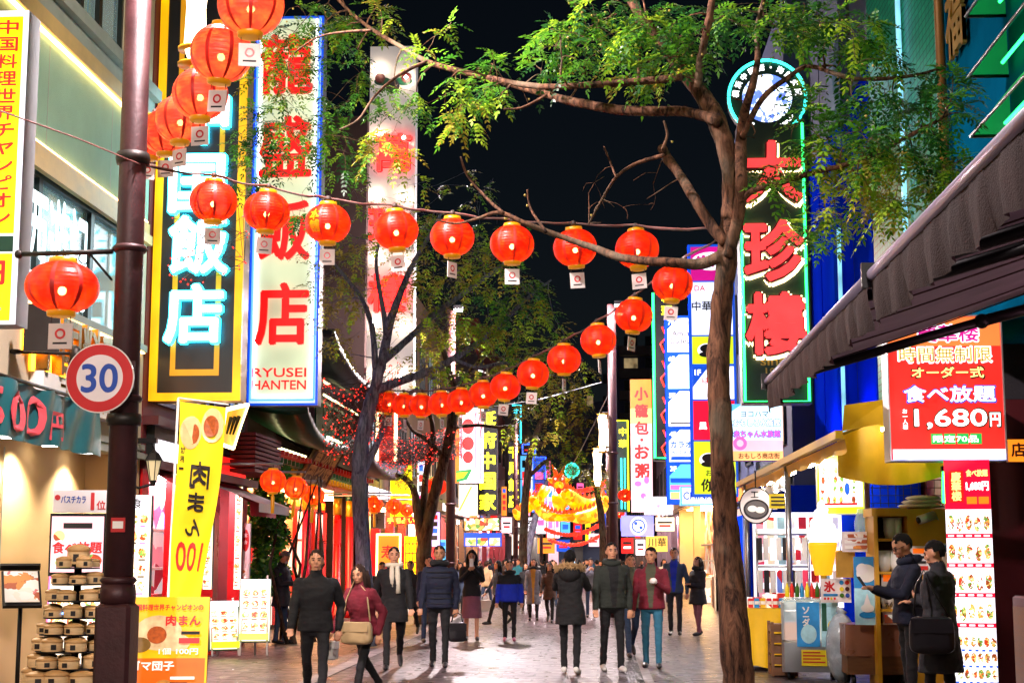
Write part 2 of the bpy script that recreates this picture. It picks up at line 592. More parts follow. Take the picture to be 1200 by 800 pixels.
# ================================================================ ground
def ground_mat(name, c1, c2, mortar, bw, bh, rough, msize=0.012, bump=0.5, rot=0):
    m, nt, out = newmat(name)
    b = N(nt, 'BsdfPrincipled')
    tc = N(nt, 'TexCoord')
    mp = N(nt, 'Mapping')
    mp.inputs['Rotation'].default_value = (0, 0, rot)
    nt.links.new(tc.outputs['Object'], mp.inputs['Vector'])
    br = N(nt, 'TexBrick', Scale=1.0)
    br.inputs['Mortar Size'].default_value = msize
    br.inputs['Mortar Smooth'].default_value = 0.3
    br.inputs['Brick Width'].default_value = bw
    br.inputs['Row Height'].default_value = bh
    br.inputs['Color1'].default_value = (*lin(c1), 1)
    br.inputs['Color2'].default_value = (*lin(c2), 1)
    br.inputs['Mortar'].default_value = (*lin(mortar), 1)
    nt.links.new(mp.outputs[0], br.inputs['Vector'])
    nz = N(nt, 'TexNoise', Scale=1.1, Detail=8.0, Roughness=0.65)
    nt.links.new(mp.outputs[0], nz.inputs['Vector'])
    mr = N(nt, 'MapRange')
    b.inputs['Specular IOR Level'].default_value = 0.22
    mr.inputs['From Min'].default_value = 0.3
    mr.inputs['From Max'].default_value = 0.7
    mr.inputs['To Min'].default_value = 0.55
    mr.inputs['To Max'].default_value = 1.25
    nt.links.new(nz.outputs['Fac'], mr.inputs['Value'])
    mx = N(nt, 'MixRGB', blend_type='MULTIPLY')
    mx.inputs[0].default_value = 1.0
    nt.links.new(br.outputs['Color'], mx.inputs[1])
    nt.links.new(mr.outputs[0], mx.inputs[2])
    gum = N(nt, 'TexVoronoi', Scale=2.3); nt.links.new(mp.outputs[0], gum.inputs['Vector'])
    gr = N(nt, 'MapRange'); gr.inputs['From Min'].default_value = 0.05; gr.inputs['From Max'].default_value = 0.085; gr.inputs['To Min'].default_value = 0.55; gr.inputs['To Max'].default_value = 1.0
    nt.links.new(gum.outputs['Distance'], gr.inputs['Value'])
    big = N(nt, 'TexNoise', Scale=0.35, Detail=4.0, Distortion=0.8); nt.links.new(mp.outputs[0], big.inputs['Vector'])
    bg2 = N(nt, 'MapRange'); bg2.inputs['From Min'].default_value = 0.35; bg2.inputs['From Max'].default_value = 0.6; bg2.inputs['To Min'].default_value = 0.72; bg2.inputs['To Max'].default_value = 1.05
    nt.links.new(big.outputs['Fac'], bg2.inputs['Value'])
    mm = N(nt, 'Math', operation='MULTIPLY'); nt.links.new(gr.outputs[0], mm.inputs[0]); nt.links.new(bg2.outputs[0], mm.inputs[1])
    m3 = N(nt, 'MixRGB', blend_type='MULTIPLY'); m3.inputs[0].default_value = 1.0
    nt.links.new(mx.outputs[0], m3.inputs[1]); nt.links.new(mm.outputs[0], m3.inputs[2])
    nt.links.new(m3.outputs[0], b.inputs['Base Color'])
    n2 = N(nt, 'TexNoise', Scale=5.0, Detail=5.0)
    nt.links.new(mp.outputs[0], n2.inputs['Vector'])
    r2 = N(nt, 'MapRange')
    r2.inputs['From Min'].default_value = 0.3
    r2.inputs['From Max'].default_value = 0.7
    r2.inputs['To Min'].default_value = rough - 0.1
    r2.inputs['To Max'].default_value = rough + 0.16
    nt.links.new(n2.outputs['Fac'], r2.inputs['Value'])
    nt.links.new(r2.outputs[0], b.inputs['Roughness'])
    n3 = N(nt, 'TexNoise', Scale=60.0, Detail=3.0)
    nt.links.new(mp.outputs[0], n3.inputs['Vector'])
    ad = N(nt, 'Math', operation='MULTIPLY_ADD')
    ad.inputs[1].default_value = 0.3
    nt.links.new(n3.outputs['Fac'], ad.inputs[0])
    sb = N(nt, 'Math', operation='SUBTRACT')
    sb.inputs[0].default_value = 1.0
    nt.links.new(br.outputs['Fac'], sb.inputs[1])
    nt.links.new(sb.outputs[0], ad.inputs[2])
    bp = N(nt, 'Bump', Strength=bump, Distance=0.01)
    nt.links.new(ad.outputs[0], bp.inputs['Height'])
    nt.links.new(bp.outputs[0], b.inputs['Normal'])
    nt.links.new(b.outputs[0], out.inputs[0])

ground_mat('asphalt', '#4a4848', '#504c4c', '#454344', 3.0, 3.0, 0.6)
ground_mat('road_pavers', '#625659', '#463c40', '#0e0b0c', 0.84, 0.44, 0.33, 0.02)
ground_mat('walk_pavers', '#60554f', '#483e39', '#151212', 0.6, 0.3, 0.34, 0.016)
ground_mat('drain', '#2a282a', '#302e30', '#0c0c0d', 0.04, 1.0, 0.35, 0.012, 0.6)
ground_mat('kerb_stone', '#9a9290', '#8c8482', '#3a3636', 3.0, 0.9, 0.45)

def sheet(name, x0, x1, y0, y1, z, mat):
    o = MB().quad((x0, y0, z), (x1, y0, z), (x1, y1, z), (x0, y1, z), mat).build(name)
    o['kind'] = 'structure'
    return o
sheet('ground', -160, 160, -40, 420, -0.012, 'asphalt')
sheet('road', -3.3, 0.36, -30, 190, 0.0, 'road_pavers')
for sx0, sx1 in ((-16, -3.76), (0.70, 16)):
    sheet('pavement', sx0, sx1, -30, 190, 0.0, 'walk_pavers')
for x0, x1, k0, k1 in ((-3.44, -3.3, -3.76, -3.54), (0.36, 0.48, 0.58, 0.70)):
    sheet('drain_channel', x0 - (0.1 if x0 < 0 else 0), x1 + (0 if x0 < 0 else 0.1), -30, 190, -0.006, 'drain')
    sheet('kerb_strip', k0, k1, -30, 190, 0.004, 'kerb_stone')

# ================================================================ building materials
pm('stucco_cream', '#b9ac90', 0.8, 0, 0.12, 1.2, 0.25, 60)
pm('stucco_green', '#86a890', 0.85, 0, 0.12, 1.5, 0.5, 90)
pm('stucco_beige', '#c8a878', 0.75, 0, 0.08, 0.8, 0.1, 50)
pm('trim_gold', '#c2a064', 0.5, 0.1, 0.15)
pm('trim_grey', '#8f9488', 0.6, 0, 0.15)
pm('brick_red', '#6a1a1c', 0.7, 0, 0.2, 2.0, 0.2)
pm('brown_wall', '#3a2722', 0.8, 0, 0.25, 0.7, 0.2)
pm('dark_wall', '#201c22', 0.8, 0, 0.25, 0.5, 0.2)
pm('navy_wall', '#3c4664', 0.8, 0, 0.15, 0.3, 0.1)
pm('grey_wall', '#5a5658', 0.8, 0, 0.2, 0.6, 0.2)
pm('tan_wall', '#86705a', 0.8, 0, 0.18, 0.6, 0.2)
pm('cream_wall', '#d8c4a0', 0.7, 0, 0.1, 0.8, 0.1)
pm('blue_panel', '#0628c8', 0.7, 0.0, 0.2, 0.6, spec=0.0)
pm('teal_wall', '#04587c', 0.75, 0, 0.25, 0.8, 0.1, spec=0.0)
pm('wine_wall', '#4a0c14', 0.5, 0, 0.2, 1.0, 0.1)
pm('crimson_lacquer', '#a00c38', 0.3, 0, 0.12, 2.0)
food('door_orange', 0.7, 2.2, ('#ffd8a0', '#f08030', '#ffe8c8', '#e05020', '#ffc890'))
food('door_warm', 0.8, 2.0, ('#ffe8c8', '#f8c880', '#fff4e0', '#e89050', '#ffe0b0', '#d85030'))
food('door_white', 0.9, 2.0, ('#fff8f0', '#f8e8e0', '#ffd8c8', '#fff4e8', '#e8b0a0'))
pm('lacquer_red', '#b81014', 0.3, 0, 0.12, 2.0)
pm('roof_green', '#12503a', 0.35, 0, 0.25, 3.0)
pm('roof_dark', '#2c2634', 0.5, 0, 0.25, 3.0)
pm('wood_brown', '#6b4426', 0.55, 0, 0.25, 4.0, 0.2, 30, (1, 1, 6))
pm('glass_dark', '#10161c', 0.08, 0.0, 0.2, 0.6, spec=0.8)
pm('frame_dark', '#1d2422', 0.4, 0.4)
em('pane_warm', '#ffd9a0', 0.5, 0.5, 1.4)
em('pane_cool', '#a8c8d8', 0.25, 0.5, 1.4)
em('pane_dim', '#e8c890', 0.24, 0.5, 1.4)
em('ceiling_light', '#fff1e2', 30.0, 0)
em('window_lamp', '#fff1d0', 2.6, 0)
em('ceiling_light_pink', '#ffc8d0', 28.0, 0)
em('ceiling_light_gold', '#ffc880', 28.0, 0)
food('goods_warm', 0.25, 3.2, ('#f0dcc0', '#c8843c', '#b02018', '#f4d890', '#fff4e4', '#7a3a20', '#e8e0d8', '#d86a30'))
food('goods_pink', 0.25, 3.0, ('#f4e0e4', '#d83a5a', '#f8f0f0', '#e8a0b0', '#b01830', '#f4e8d0', '#5a78c8', '#ffffff'))
food('goods_white', 0.3, 2.6, ('#fbf6f0', '#e8e4f0', '#f8f0e0', '#c0c8e0', '#fff8f0', '#e0a890', '#f4f0ff', '#d0b8a8'))
food('goods_red', 0.22, 2.8, ('#c81a18', '#f0c060', '#a01010', '#f4e0c0', '#e03020', '#7a1410', '#f0d8a0', '#c82818'))

def block(name, label, side, X, y0, y1, h, wall, zs=3.0, goods=None, lamp='ceiling_light', piers=3, depth=9.0, rows=0, cols=0,
          win=(1.1, 1.4), pane='glass_dark', lit=0.0, pier_mat=None, cornice=None, z_first=None, step=3.2, seed=1):
    """a building along the street: upper wall on the facade line, ground floor set back as a lit shop"""
    rnd = random.Random(seed)
    root = thing(name, label, 'building', (X, (y0 + y1) / 2, 0))
    xo = X + side * depth
    def bx(mb, xa, xb, ya, yb, za, zb, mt):
        mb.box(min(xa, xb), max(xa, xb), ya, yb, za, zb, mt)
    w = MB()
    zb = zs if goods else 0
    bx(w, X, xo, y0, y1, zb, h, wall)
    if goods:
        for e0, e1 in ((y0, y0 + 0.15), (y1 - 0.15, y1)):
            bx(w, X, xo, e0, e1, 0, zb - 0.003, wall)
    w.build('wall', root)
    if goods:
        rec = X + side * 1.0
        g = MB()
        bx(g, rec, rec + side * 0.2, y0 + 0.15, y1 - 0.15, 0, zs - 0.003, goods)
        g.build('shop_interior', root)
        sh = MB()
        for z in (0.75, 1.35, 1.95):
            bx(sh, rec - side * 0.35, rec - side * 0.003, y0 + 0.5, y1 - 0.5, z, z + 0.04, 'white_paint')
        yy = y0 + 0.6
        while yy < y1 - 0.8:
            bx(sh, rec - side * (0.5 + rnd.random() * 0.4), rec - side * 0.36, yy, yy + 0.5 + rnd.random() * 0.5, 0.0, 0.7 + rnd.random() * 0.35, rnd.choice(['goods_white', 'goods_warm', 'red_paint', 'wood_brown']))
            yy += 1.2 + rnd.random()
        sh.build('counter', root)
        c = MB()
        n = max(1, int((y1 - y0) / 2.2))
        for i in range(n):
            ya = y0 + 0.3 + (y1 - y0 - 0.6) * (i + 0.25) / n
            bx(c, X + side * 0.25, X + side * 1.1, ya, ya + (y1 - y0) / n * 0.45, zs - 0.05, zs - 0.006, lamp)
        c.build('ceiling_lamp', root)
        for i in range(piers):
            yc = y0 + 0.15 + (y1 - y0 - 0.3) * i / max(1, piers - 1)
            p = MB()
            ya = min(max(y0, yc - 0.16), y1 - 0.32)
            bx(p, X - side * 0.03, X + side * 0.22, ya, ya + 0.32, 0, zs - 0.004, pier_mat or wall)
            p.build('pier', root)
    if goods:
        ya = y0 + 0.2
        while ya < y1 - 1.0:
            ln = min(rnd.uniform(1.6, 3.4), y1 - 0.2 - ya)
            fm = rnd.choice(['sign_red', 'sign_warm', 'sign_yellow', 'sign_white', 'sign_orange', 'sign_pink', 'sign_blue', 'menu_lit', 'wood_brown', 'lacquer_red'])
            f = MB(); bx(f, X - side * 0.12, X - side * 0.0035, ya, ya + ln - 0.12, zs + 0.08, zs + rnd.uniform(0.45, 0.75), 'frame_dark')
            fo = f.build('fascia', root)
            f = MB(); bx(f, X - side * 0.128, X - side * 0.1215, ya + 0.04, ya + ln - 0.16, zs + 0.12, zs + 0.42, fm)
            fl = f.build('lit_face', root); fl.parent = fo
            if rnd.random() < 0.6:
                aw = MB(); am = rnd.choice(['wine_wall', 'lacquer_red', 'tan_wall', 'navy_wall', 'white_paint'])
                pts_ = [(X - side * 0.004, zs - 0.02), (X - side * 0.9, zs - 0.36), (X - side * 0.9, zs - 0.5), (X - side * 0.86, zs - 0.36)]
                aw.add([(p[0], ya, p[1]) for p in pts_[:3]] + [(p[0], ya + ln - 0.14, p[1]) for p in pts_[:3]], [(0, 1, 4, 3), (1, 2, 5, 4)], am)
                aw.build('awning', root)
            ya += ln
    if rows:
        zf = z_first or zs + 1.0
        ww, hh = win
        for r in range(rows):
            for k in range(cols):
                yc = y0 + (y1 - y0) * (k + 0.5) / cols
                zc = zf + r * step
                if zc + hh > h - 0.2: continue
                f = MB()
                t = 0.07
                for (ya, yb, za, zb2) in ((yc - ww / 2 - t, yc - ww / 2, zc - t, zc + hh + t), (yc + ww / 2, yc + ww / 2 + t, zc - t, zc + hh + t),
                                          (yc - ww / 2, yc + ww / 2, zc - t, zc), (yc - ww / 2, yc + ww / 2, zc + hh, zc + hh + t), (yc - 0.025, yc + 0.025, zc, zc + hh)):
                    bx(f, X - side * 0.06, X - side * 0.002, ya, yb, za, zb2, 'frame_dark')
                fo = f.build('window', root)
                pn = MB()
                pmt = rnd.choice(['pane_warm', 'pane_dim', 'pane_cool']) if rnd.random() < lit else pane
                bx(pn, X - side * 0.02, X - side * 0.0025, yc - ww / 2, yc + ww / 2, zc, zc + hh, pmt)
                po = pn.build('pane', root)
                po.parent = fo
    if cornice:
        cm = MB()
        for z in cornice[1]:
            bx(cm, X - side * cornice[2], X - side * 0.0015, y0 + 0.01, y1 - 0.01, z, z + cornice[3], cornice[0])
        cm.build('cornice', root)
    return root

# ================================================================ left side
XL = -6.2
# ---- the cream corner building in the left foreground
b1 = thing('corner_building', 'cream rendered building with gold lit ledges behind the brown pole on the left', 'building', (XL, 14, 0))
w = MB()
w.box(-15, XL, 5, 20.6, 2.9, 4.35, 'stucco_cream')
w.box(-15, XL, 5, 20.6, 5.85, 8.0, 'stucco_green')
w.box(-15, XL, 5, 20.6, 10.6, 14, 'stucco_cream')
w.box(-15, XL - 0.55, 5, 20.6, 0, 2.897, 'stucco_beige')
w.box(-15, XL, 19.9, 20.6, 4.353, 5.847, 'stucco_cream')
w.box(-15, XL - 0.002, 19.3, 20.6, 8.003, 10.597, 'stucco_cream')
w.box(-15, XL - 0.003, 20.0, 20.6, 0, 2.894, 'stucco_beige')
w.box(-15, -8.2, 5, 19.9, 4.353, 5.847, 'goods_white')
w.box(-15, -7.6, 5, 19.3, 8.003, 10.597, 'stucco_green')
w.build('wall', b1)
for z0, z1, d, mt in ((7.42, 7.62, 0.10, 'trim_gold'), (7.62, 7.86, 0.04, 'trim_grey'), (7.86, 8.02, 0.14, 'trim_grey'), (5.82, 5.95, 0.07, 'trim_gold'), (5.95, 6.12, 0.03, 'trim_gold'), (4.33, 4.42, 0.05, 'trim_grey'), (2.98, 3.06, 0.06, 'trim_grey'), (2.86, 2.94, 0.10, 'trim_grey')):
    MB().box(XL, XL + d, 5, 20.61, z0, z1, mt).build('ledge', b1)
em('ledge_strip', '#ffc878', 9.0, 0.2)
for z_, x_ in ((6.125, 0.035), (7.40, 0.06), (4.30, 0.05)):
    MB().box(XL + 0.004, XL + x_, 9, 20.5, z_, z_ + 0.014, 'ledge_strip').build('ledge_light', b1)
gl, nt_, out_ = newmat('shop_glass')
_b = N(nt_, 'BsdfPrincipled')
_b.inputs['Base Color'].default_value = (0.55, 0.8, 0.85, 1)
_b.inputs['Roughness'].default_value = 0.05
_b.inputs['Alpha'].default_value = 0.35
nt_.links.new(_b.outputs[0], out_.inputs[0])
pm('curtain_teal', '#7fa8a0', 0.8, 0, 0.35, 2.0, 0.0, 40, (1, 8, 0.2))
pm('curtain_gold', '#c8b46a', 0.8, 0, 0.35, 2.0, 0.0, 40, (1, 8, 0.2))
pm('blind_blue', '#2a6a96', 0.5, 0, 0.15)
for (za, zb, cur, ys, nm) in ((4.36, 5.84, 'curtain_teal', (11.5, 14.4, 16.6, 18.4, 19.9), 'display_window'), (8.03, 10.58, 'curtain_gold', (11.5, 14.0, 16.2, 17.7, 18.4, 19.3), 'upper_window')):
    for i in range(len(ys) - 1):
        ya, yb = ys[i], ys[i + 1]
        f = MB()
        for (a_, b_, c_, d_) in ((ya, ya + 0.06, za, zb), (yb - 0.06, yb, za, zb), (ya + 0.06, yb - 0.06, za, za + 0.06), (ya + 0.06, yb - 0.06, zb - 0.06, zb)):
            f.box(XL - 0.14, XL - 0.03, a_, b_, c_, d_, 'frame_dark')
        fo = f.build(nm, b1)
        p = MB().box(XL - 0.10, XL - 0.09, ya + 0.062, yb - 0.062, za + 0.062, zb - 0.062, 'shop_glass').build('pane', b1)
        p.parent = fo
        if i % 2 == 0 or nm == 'upper_window':
            q = MB()
            n_ = 14
            for k in range(n_):
                y_ = ya + 0.1 + (yb - ya - 0.2) * k / n_
                q.box(XL - 0.5 - 0.05 * (k % 2), XL - 0.42, y_, y_ + (yb - ya - 0.2) / n_, za + 0.06, zb - 0.1, cur if k % 5 else ('curtain_gold' if cur == 'curtain_teal' else 'curtain_teal'))
            c_ = q.build('curtain', b1); c_.parent = fo
        if nm == 'display_window':
            s_ = MB().box(XL - 0.32, XL - 0.28, ya + 0.1, yb - 0.1, zb - 0.5, zb - 0.07, 'blind_blue').build('blind', b1); s_.parent = fo
for za, zb in ((5.72, 5.83), (10.42, 10.55)):
    m_ = MB()
    for k in range(6):
        m_.box(-7.5, -7.2, 12 + k * 1.3, 12.9 + k * 1.3, za, zb, 'window_lamp')
    m_.build('ceiling_lamp', b1)
em('window_white', '#e8fbff', 1.3)
t = MB()
t.text('西遊記', 0, 0, 0, 1.25, 'window_white', 0.03)
t.v = [(XL + 0.035 - p[1] * 0, 17.05 + p[0] * 0.55, 5.05 + p[2]) for p in t.v]
t.v = [(x, y, z) for x, y, z in t.v]
t.build('window_lettering', b1)
# lit gold name wall and its raised letters
em('gold_glow', '#ffb020', 7.0, 0.25, 3.0)
pm('gold_face', '#8a6a2a', 0.3, 0.8)
t = MB()
t.text('中国料理', 0, 0, 0, 0.72, 'gold_face', 0.03, ex=0.06)
t.v = [(XL + 0.14 - p[1] * 1.0, 17.55 + p[0] * 1.0, 3.93 + p[2]) for p in t.v]
t.build('raised_lettering', b1)
t = MB()
t.text('中国料理', 0, 0, 0, 0.72, 'gold_glow', 0.07)
t.v = [(XL + 0.02, 17.55 + p[0] * 1.0, 3.93 + p[2]) for p in t.v]
t.build('letter_backlight', b1)
# ground floor: glass entrance and downlights
f = MB()
for y_ in (13.2, 14.4, 15.6):
    f.box(XL - 0.48, XL - 0.36, y_, y_ + 0.08, 0, 2.6, 'steel')
f.box(XL - 0.48, XL - 0.36, 13.2, 15.68, 2.6, 2.7, 'steel')
fd = f.build('entrance_door', b1)
p = MB().box(XL - 0.43, XL - 0.42, 13.28, 15.6, 0.02, 2.6, 'shop_glass').build('pane', b1); p.parent = fd
dl = MB()
for y_ in (13.6, 15.2, 16.6, 17.9, 19.2):
    dl.lathe([(0.09, -0.02), (0.10, 0.0)], 'tube_white', 14, (XL - 0.28, y_, 2.875))
dl.build('downlight', b1)
for y_ in (15.0, 17.4, 19.2):
    light(b1, 'SPOT', (XL - 0.28, y_, 2.84), 240, (1, 0.84, 0.62), 0.08, R(130), (0, 0, 0))
for y_ in (12.0, 14.3, 16.6, 18.9):
    MB().box(XL + 0.001, XL + 0.003, y_, y_ + 0.018, 6.15, 7.38, 'trim_grey').build('panel_joint', b1)
MB().tube([(XL + 0.03, 19.6, 4.45), (XL + 0.03, 19.6, 5.8)], 0.02, 'trim_grey', 6).build('conduit', b1)
MB().box(XL - 0.54, XL - 0.53, 17.15, 17.17, 0, 2.8, 'trim_grey').build('wall_joint', b1)

# ---- red shop beside it
b2 = block('red_shop_building', 'narrow building with wine red pillars and a lit shop behind the yellow flag', -1, XL, 20.65, 27.0, 9.5, 'brick_red', 2.75, 'goods_pink', 'ceiling_light_pink', 4, 8, 1, 3, (1.0, 1.6), 'glass_dark', 0.3, 'lacquer_red', ('wine_wall', (2.75, 3.35), 0.22, 0.12), seed=3)
for (ya, yb) in ((20.9, 22.6), (24.6, 26.6)):
    a_ = MB()
    n_ = 14
    for k in range(n_):
        y0_, y1_ = ya + (yb - ya) * k / n_, ya + (yb - ya) * (k + 1) / n_
        a_.add([(XL + 0.02, y0_, 2.75), (XL + 0.02, y1_, 2.75), (XL + 0.62, y1_, 2.42), (XL + 0.62, y0_, 2.42), (XL + 0.63, y1_, 2.2 + 0.02 * (k % 2)), (XL + 0.63, y0_, 2.2 + 0.02 * ((k + 1) % 2))], [(0, 1, 2, 3), (3, 2, 4, 5)], 'cloth_red' if 'cloth_red' in MATS else pm('cloth_red', '#b0122a', 0.8, 0, 0.15))
    a_.build('awning', b2)
# balcony box of red slats
s_ = MB()
for k in range(9):
    s_.box(XL + 0.002, XL + 0.55, 25.2, 27.3, 2.95 + k * 0.075, 3.0 + k * 0.075, 'brick_red')
s_.build('slatted_balcony', b2)

# ---- temple style restaurant with swept roofs
b3 = thing('temple_restaurant', 'restaurant with dark swept tile roofs, red columns and lit red doorways', 'building', (XL, 33, 0))
w = MB()
w.box(-15, XL - 0.9, 27.4, 39.5, 0, 9.0, 'brown_wall')
w.build('wall', b3)
def swept_roof(x_in, x_out, ya, yb, z_in, z_out, mat, lift=0.5, rolls=26):
    m = MB()
    nx, ny = 7, rolls * 2
    vs, fs = [], []
    for j in range(ny + 1):
        v = j / ny
        y = ya + (yb - ya) * v
        up = lift * (abs(v - 0.5) * 2) ** 3
        for i in range(nx + 1):
            u = i / nx
            z = z_in + (z_out - z_in) * (1 - (1 - u) ** 1.7) + up * u + (0.05 if j % 2 else 0.0)
            vs.append((x_in + (x_out - x_in) * u, y, z))
    for j in range(ny):
        for i in range(nx):
            a = j * (nx + 1) + i
            fs.append((a, a + 1, a + nx + 2, a + nx + 1))
    o = len(vs)
    vs += [(x, y, z - 0.14) for x, y, z in vs]
    fs += [tuple(o + q for q in reversed(f)) for f in list(fs)]
    for j in range(ny):
        a, b_ = j * (nx + 1) + nx, (j + 1) * (nx + 1) + nx
        fs.append((a, o + a, o + b_, b_))
    for i in range(nx):
        fs.append((i, o + i, o + i + 1, i + 1))
        a = ny * (nx + 1) + i
        fs.append((a, a + 1, o + a + 1, o + a))
    m.add(vs, fs, mat, True)
    return m
r_ = swept_roof(XL - 1.2, XL + 1.0, 27.3, 33.5, 4.9, 3.75, 'roof_green', 0.5).build('tile_roof', b3, label='green glazed tile roof')
r_ = swept_roof(XL - 1.6, XL + 1.1, 29.4, 40.5, 6.9, 5.35, 'roof_dark', 0.6, 34).build('tile_roof', b3, label='dark upper tile roof')
r_ = swept_roof(XL - 1.2, XL + 1.15, 33.7, 41.0, 4.5, 3.55, 'roof_dark', 0.5).build('tile_roof', b3, label='dark lower tile roof')
e_ = MB()
e_.box(XL - 0.9, XL - 0.1, 27.6, 39.4, 3.1, 3.5, 'lacquer_red')
e_.box(XL - 0.9, XL - 0.2, 29.6, 39.4, 5.0, 5.3, 'wine_wall')
e_.build('beam', b3)
for (y_, mt) in ((33.4, 'crimson_lacquer'), (37.4, 'lacquer_red'), (39.3, 'lacquer_red')):
    c_ = MB()
    c_.lathe([(0.17, 0), (0.17, 0.2), (0.105, 0.25), (0.10, 2.55)], mt, 16, (XL - 0.12, y_, 0))
    c_.lathe([(0.107, 2.55), (0.107, 2.95)], 'gold_paint', 16, (XL - 0.12, y_, 0))
    c_.lathe([(0.115, 2.95), (0.115, 3.1)], 'roof_green', 16, (XL - 0.12, y_, 0))
    c_.build('column', b3)
for (ya, yb, gm) in ((28.9, 30.8, 'door_orange'), (31.2, 33.2, 'door_warm'), (33.7, 36.9, 'door_warm'), (37.6, 39.2, 'door_white')):
    d_ = MB()
    d_.box(XL - 0.86, XL - 0.8, ya, yb, 0.1, 2.6, gm)
    d_.build('lit_doorway', b3)
    l_ = MB()
    l_.box(XL - 0.75, XL - 0.35, ya + 0.2, yb - 0.2, 2.95, 3.05, 'ceiling_light_gold')
    l_.build('ceiling_lamp', b3)
# lit baluster rail under the upper roof
for k in range(30):
    br_ = MB(); y_ = 27.9 + k * 0.39
    br_.box(XL - 0.1, XL + 0.12, y_, y_ + 0.09, 3.2, 3.3, 'gold_paint'); br_.box(XL - 0.1, XL + 0.3, y_ + 0.005, y_ + 0.085, 3.303, 3.4, 'roof_green'); br_.box(XL - 0.1, XL + 0.48, y_, y_ + 0.09, 3.403, 3.49, 'lacquer_red')
    br_.build('eave_bracket', b3)
for k, (ya, yb) in enumerate(((28.9, 30.8), (31.2, 33.2), (33.7, 36.9), (37.6, 39.2))):
    hd_ = MB(); hd_.box(XL - 0.8, XL - 0.74, ya, yb, 2.65, 2.92, 'lacquer_red')
    for q in range(int((yb - ya) / 0.3)):
        hd_.box(XL - 0.738, XL - 0.73, ya + 0.1 + q * 0.3, ya + 0.28 + q * 0.3, 2.7, 2.87, 'gold_paint')
    hd_.build('door_header', b3)
    fr_ = MB()
    for y_ in (ya, (ya + yb) / 2, yb):
        fr_.box(XL - 0.79, XL - 0.70, y_ - 0.05, y_ + 0.05, 0.1, 2.64, 'lacquer_red')
    for z_ in (0.9, 1.9):
        fr_.box(XL - 0.785, XL - 0.72, ya + 0.06, yb - 0.06, z_, z_ + 0.05, 'lacquer_red')
    fr_.build('door_lattice', b3)
rl = MB()
for k in range(40):
    rl.box(XL - 0.06, XL - 0.02, 33.8 + k * 0.135, 33.85 + k * 0.135, 4.35, 5.0, 'roof_green')
rl.box(XL - 0.07, XL - 0.01, 33.7, 39.3, 5.0, 5.06, 'roof_green')
rl.build('balustrade', b3)
for (y0_, y1_, z_) in ((34.0, 39.0, 3.36), (34.0, 39.0, 5.14), (28.0, 33.0, 3.62)):
    MB().tube([(XL + 0.1, y0_, z_), (XL + 0.1, y1_, z_)], 0.025, em('eave_tube', '#fff7b0', 5.0, 0), 6).build('eave_light_tube', b3)

# ---- taller buildings beyond, left
block('brown_tower_building', 'tall dark red brown building behind the white perforated tower sign', -1, XL, 40.6, 50, 13.5, 'brown_wall', 3.0, 'goods_warm', 'ceiling_light_gold', 4, 8, 3, 4, (1.2, 1.5), 'glass_dark', 0.25, 'lacquer_red', ('wine_wall', (3.0, 6.4, 9.6), 0.12, 0.15), seed=5)
block('tan_corner_building', 'tan building with lit shop windows beside the pink neon sign', -1, XL, 50.1, 63.5, 10.5, 'tan_wall', 3.2, 'goods_white', 'ceiling_light', 4, 8, 2, 5, (1.3, 1.5), 'glass_dark', 0.5, 'red_paint', seed=6)
block('dark_shop_building', 'dark building carrying the black sign with yellow neon characters', -1, XL, 63.7, 80, 12, 'dark_wall', 3.2, 'goods_warm', 'ceiling_light', 5, 8, 2, 5, (1.3, 1.5), 'glass_dark', 0.4, 'wood_brown', seed=7)
block('brick_shop_building', 'dim brick building on the left past the yellow neon characters', -1, XL, 80.3, 104, 14, 'brick_red', 3.2, 'goods_pink', 'ceiling_light_pink', 5, 8, 3, 6, (1.4, 1.5), 'glass_dark', 0.4, seed=8)
block('grey_shop_building', 'far grey building with bright shops at the left end of the street', -1, XL + 0.6, 104.5, 150, 12, 'grey_wall', 3.4, 'goods_white', 'ceiling_light', 7, 8, 2, 8, (1.6, 1.6), 'glass_dark', 0.5, seed=9)

# ================================================================ right side
XR = 4.25
b4 = thing('teal_building', 'dark teal walled building with green lit window awnings above the grey awning', 'building', (XR, 12, 0))
w = MB()
w.box(XR, 13, 3, 18.3, 4.05, 15, 'teal_wall')
w.box(XR + 0.003, 13, 3, 15.2, 0, 4.047, 'wine_wall')
w.box(XR + 0.9, 13, 15.2, 18.3, 0, 4.044, 'dark_wall')
w.build('wall', b4)
MB().tube([(XR - 0.1, 18.0, 3.9), (XR - 0.1, 18.0, 15)], 0.06, pm('pipe_ochre', '#8a5a1e', 0.45, 0.2), 10).build('drain_pipe', b4)
MB().box(XR - 0.06, XR - 0.004, 12.2, 15.0, 1.25, 2.5, em('pane_lime', '#9fbf6a', 0.35, 0.4, 1.0)).build('side_window', b4)
c_ = MB()
c_.text('福', 0, 0, 0, 0.95, pm('gold_leaf', '#c9a04a', 0.35, 0.6), 0.03, ex=0.04)
c_.v = [(XR - 0.07 + p[1] * 0.6, 17.35 - p[0] * 0.9, 7.75 + p[2]) for p in c_.v]
c_.build('gold_character', b4)
gm_, nt_, out_ = newmat('green_canvas')
b_ = N(nt_, 'BsdfPrincipled'); b_.inputs['Base Color'].default_value = (0.02, 0.5, 0.16, 1); b_.inputs['Roughness'].default_value = 0.7
tr_ = N(nt_, 'BsdfTranslucent'); tr_.inputs['Color'].default_value = (0.02, 0.6, 0.2, 1)
mx_ = N(nt_, 'MixShader'); mx_.inputs[0].default_value = 0.45
nt_.links.new(b_.outputs[0], mx_.inputs[1]); nt_.links.new(tr_.outputs[0], mx_.inputs[2]); nt_.links.new(mx_.outputs[0], out_.inputs[0])
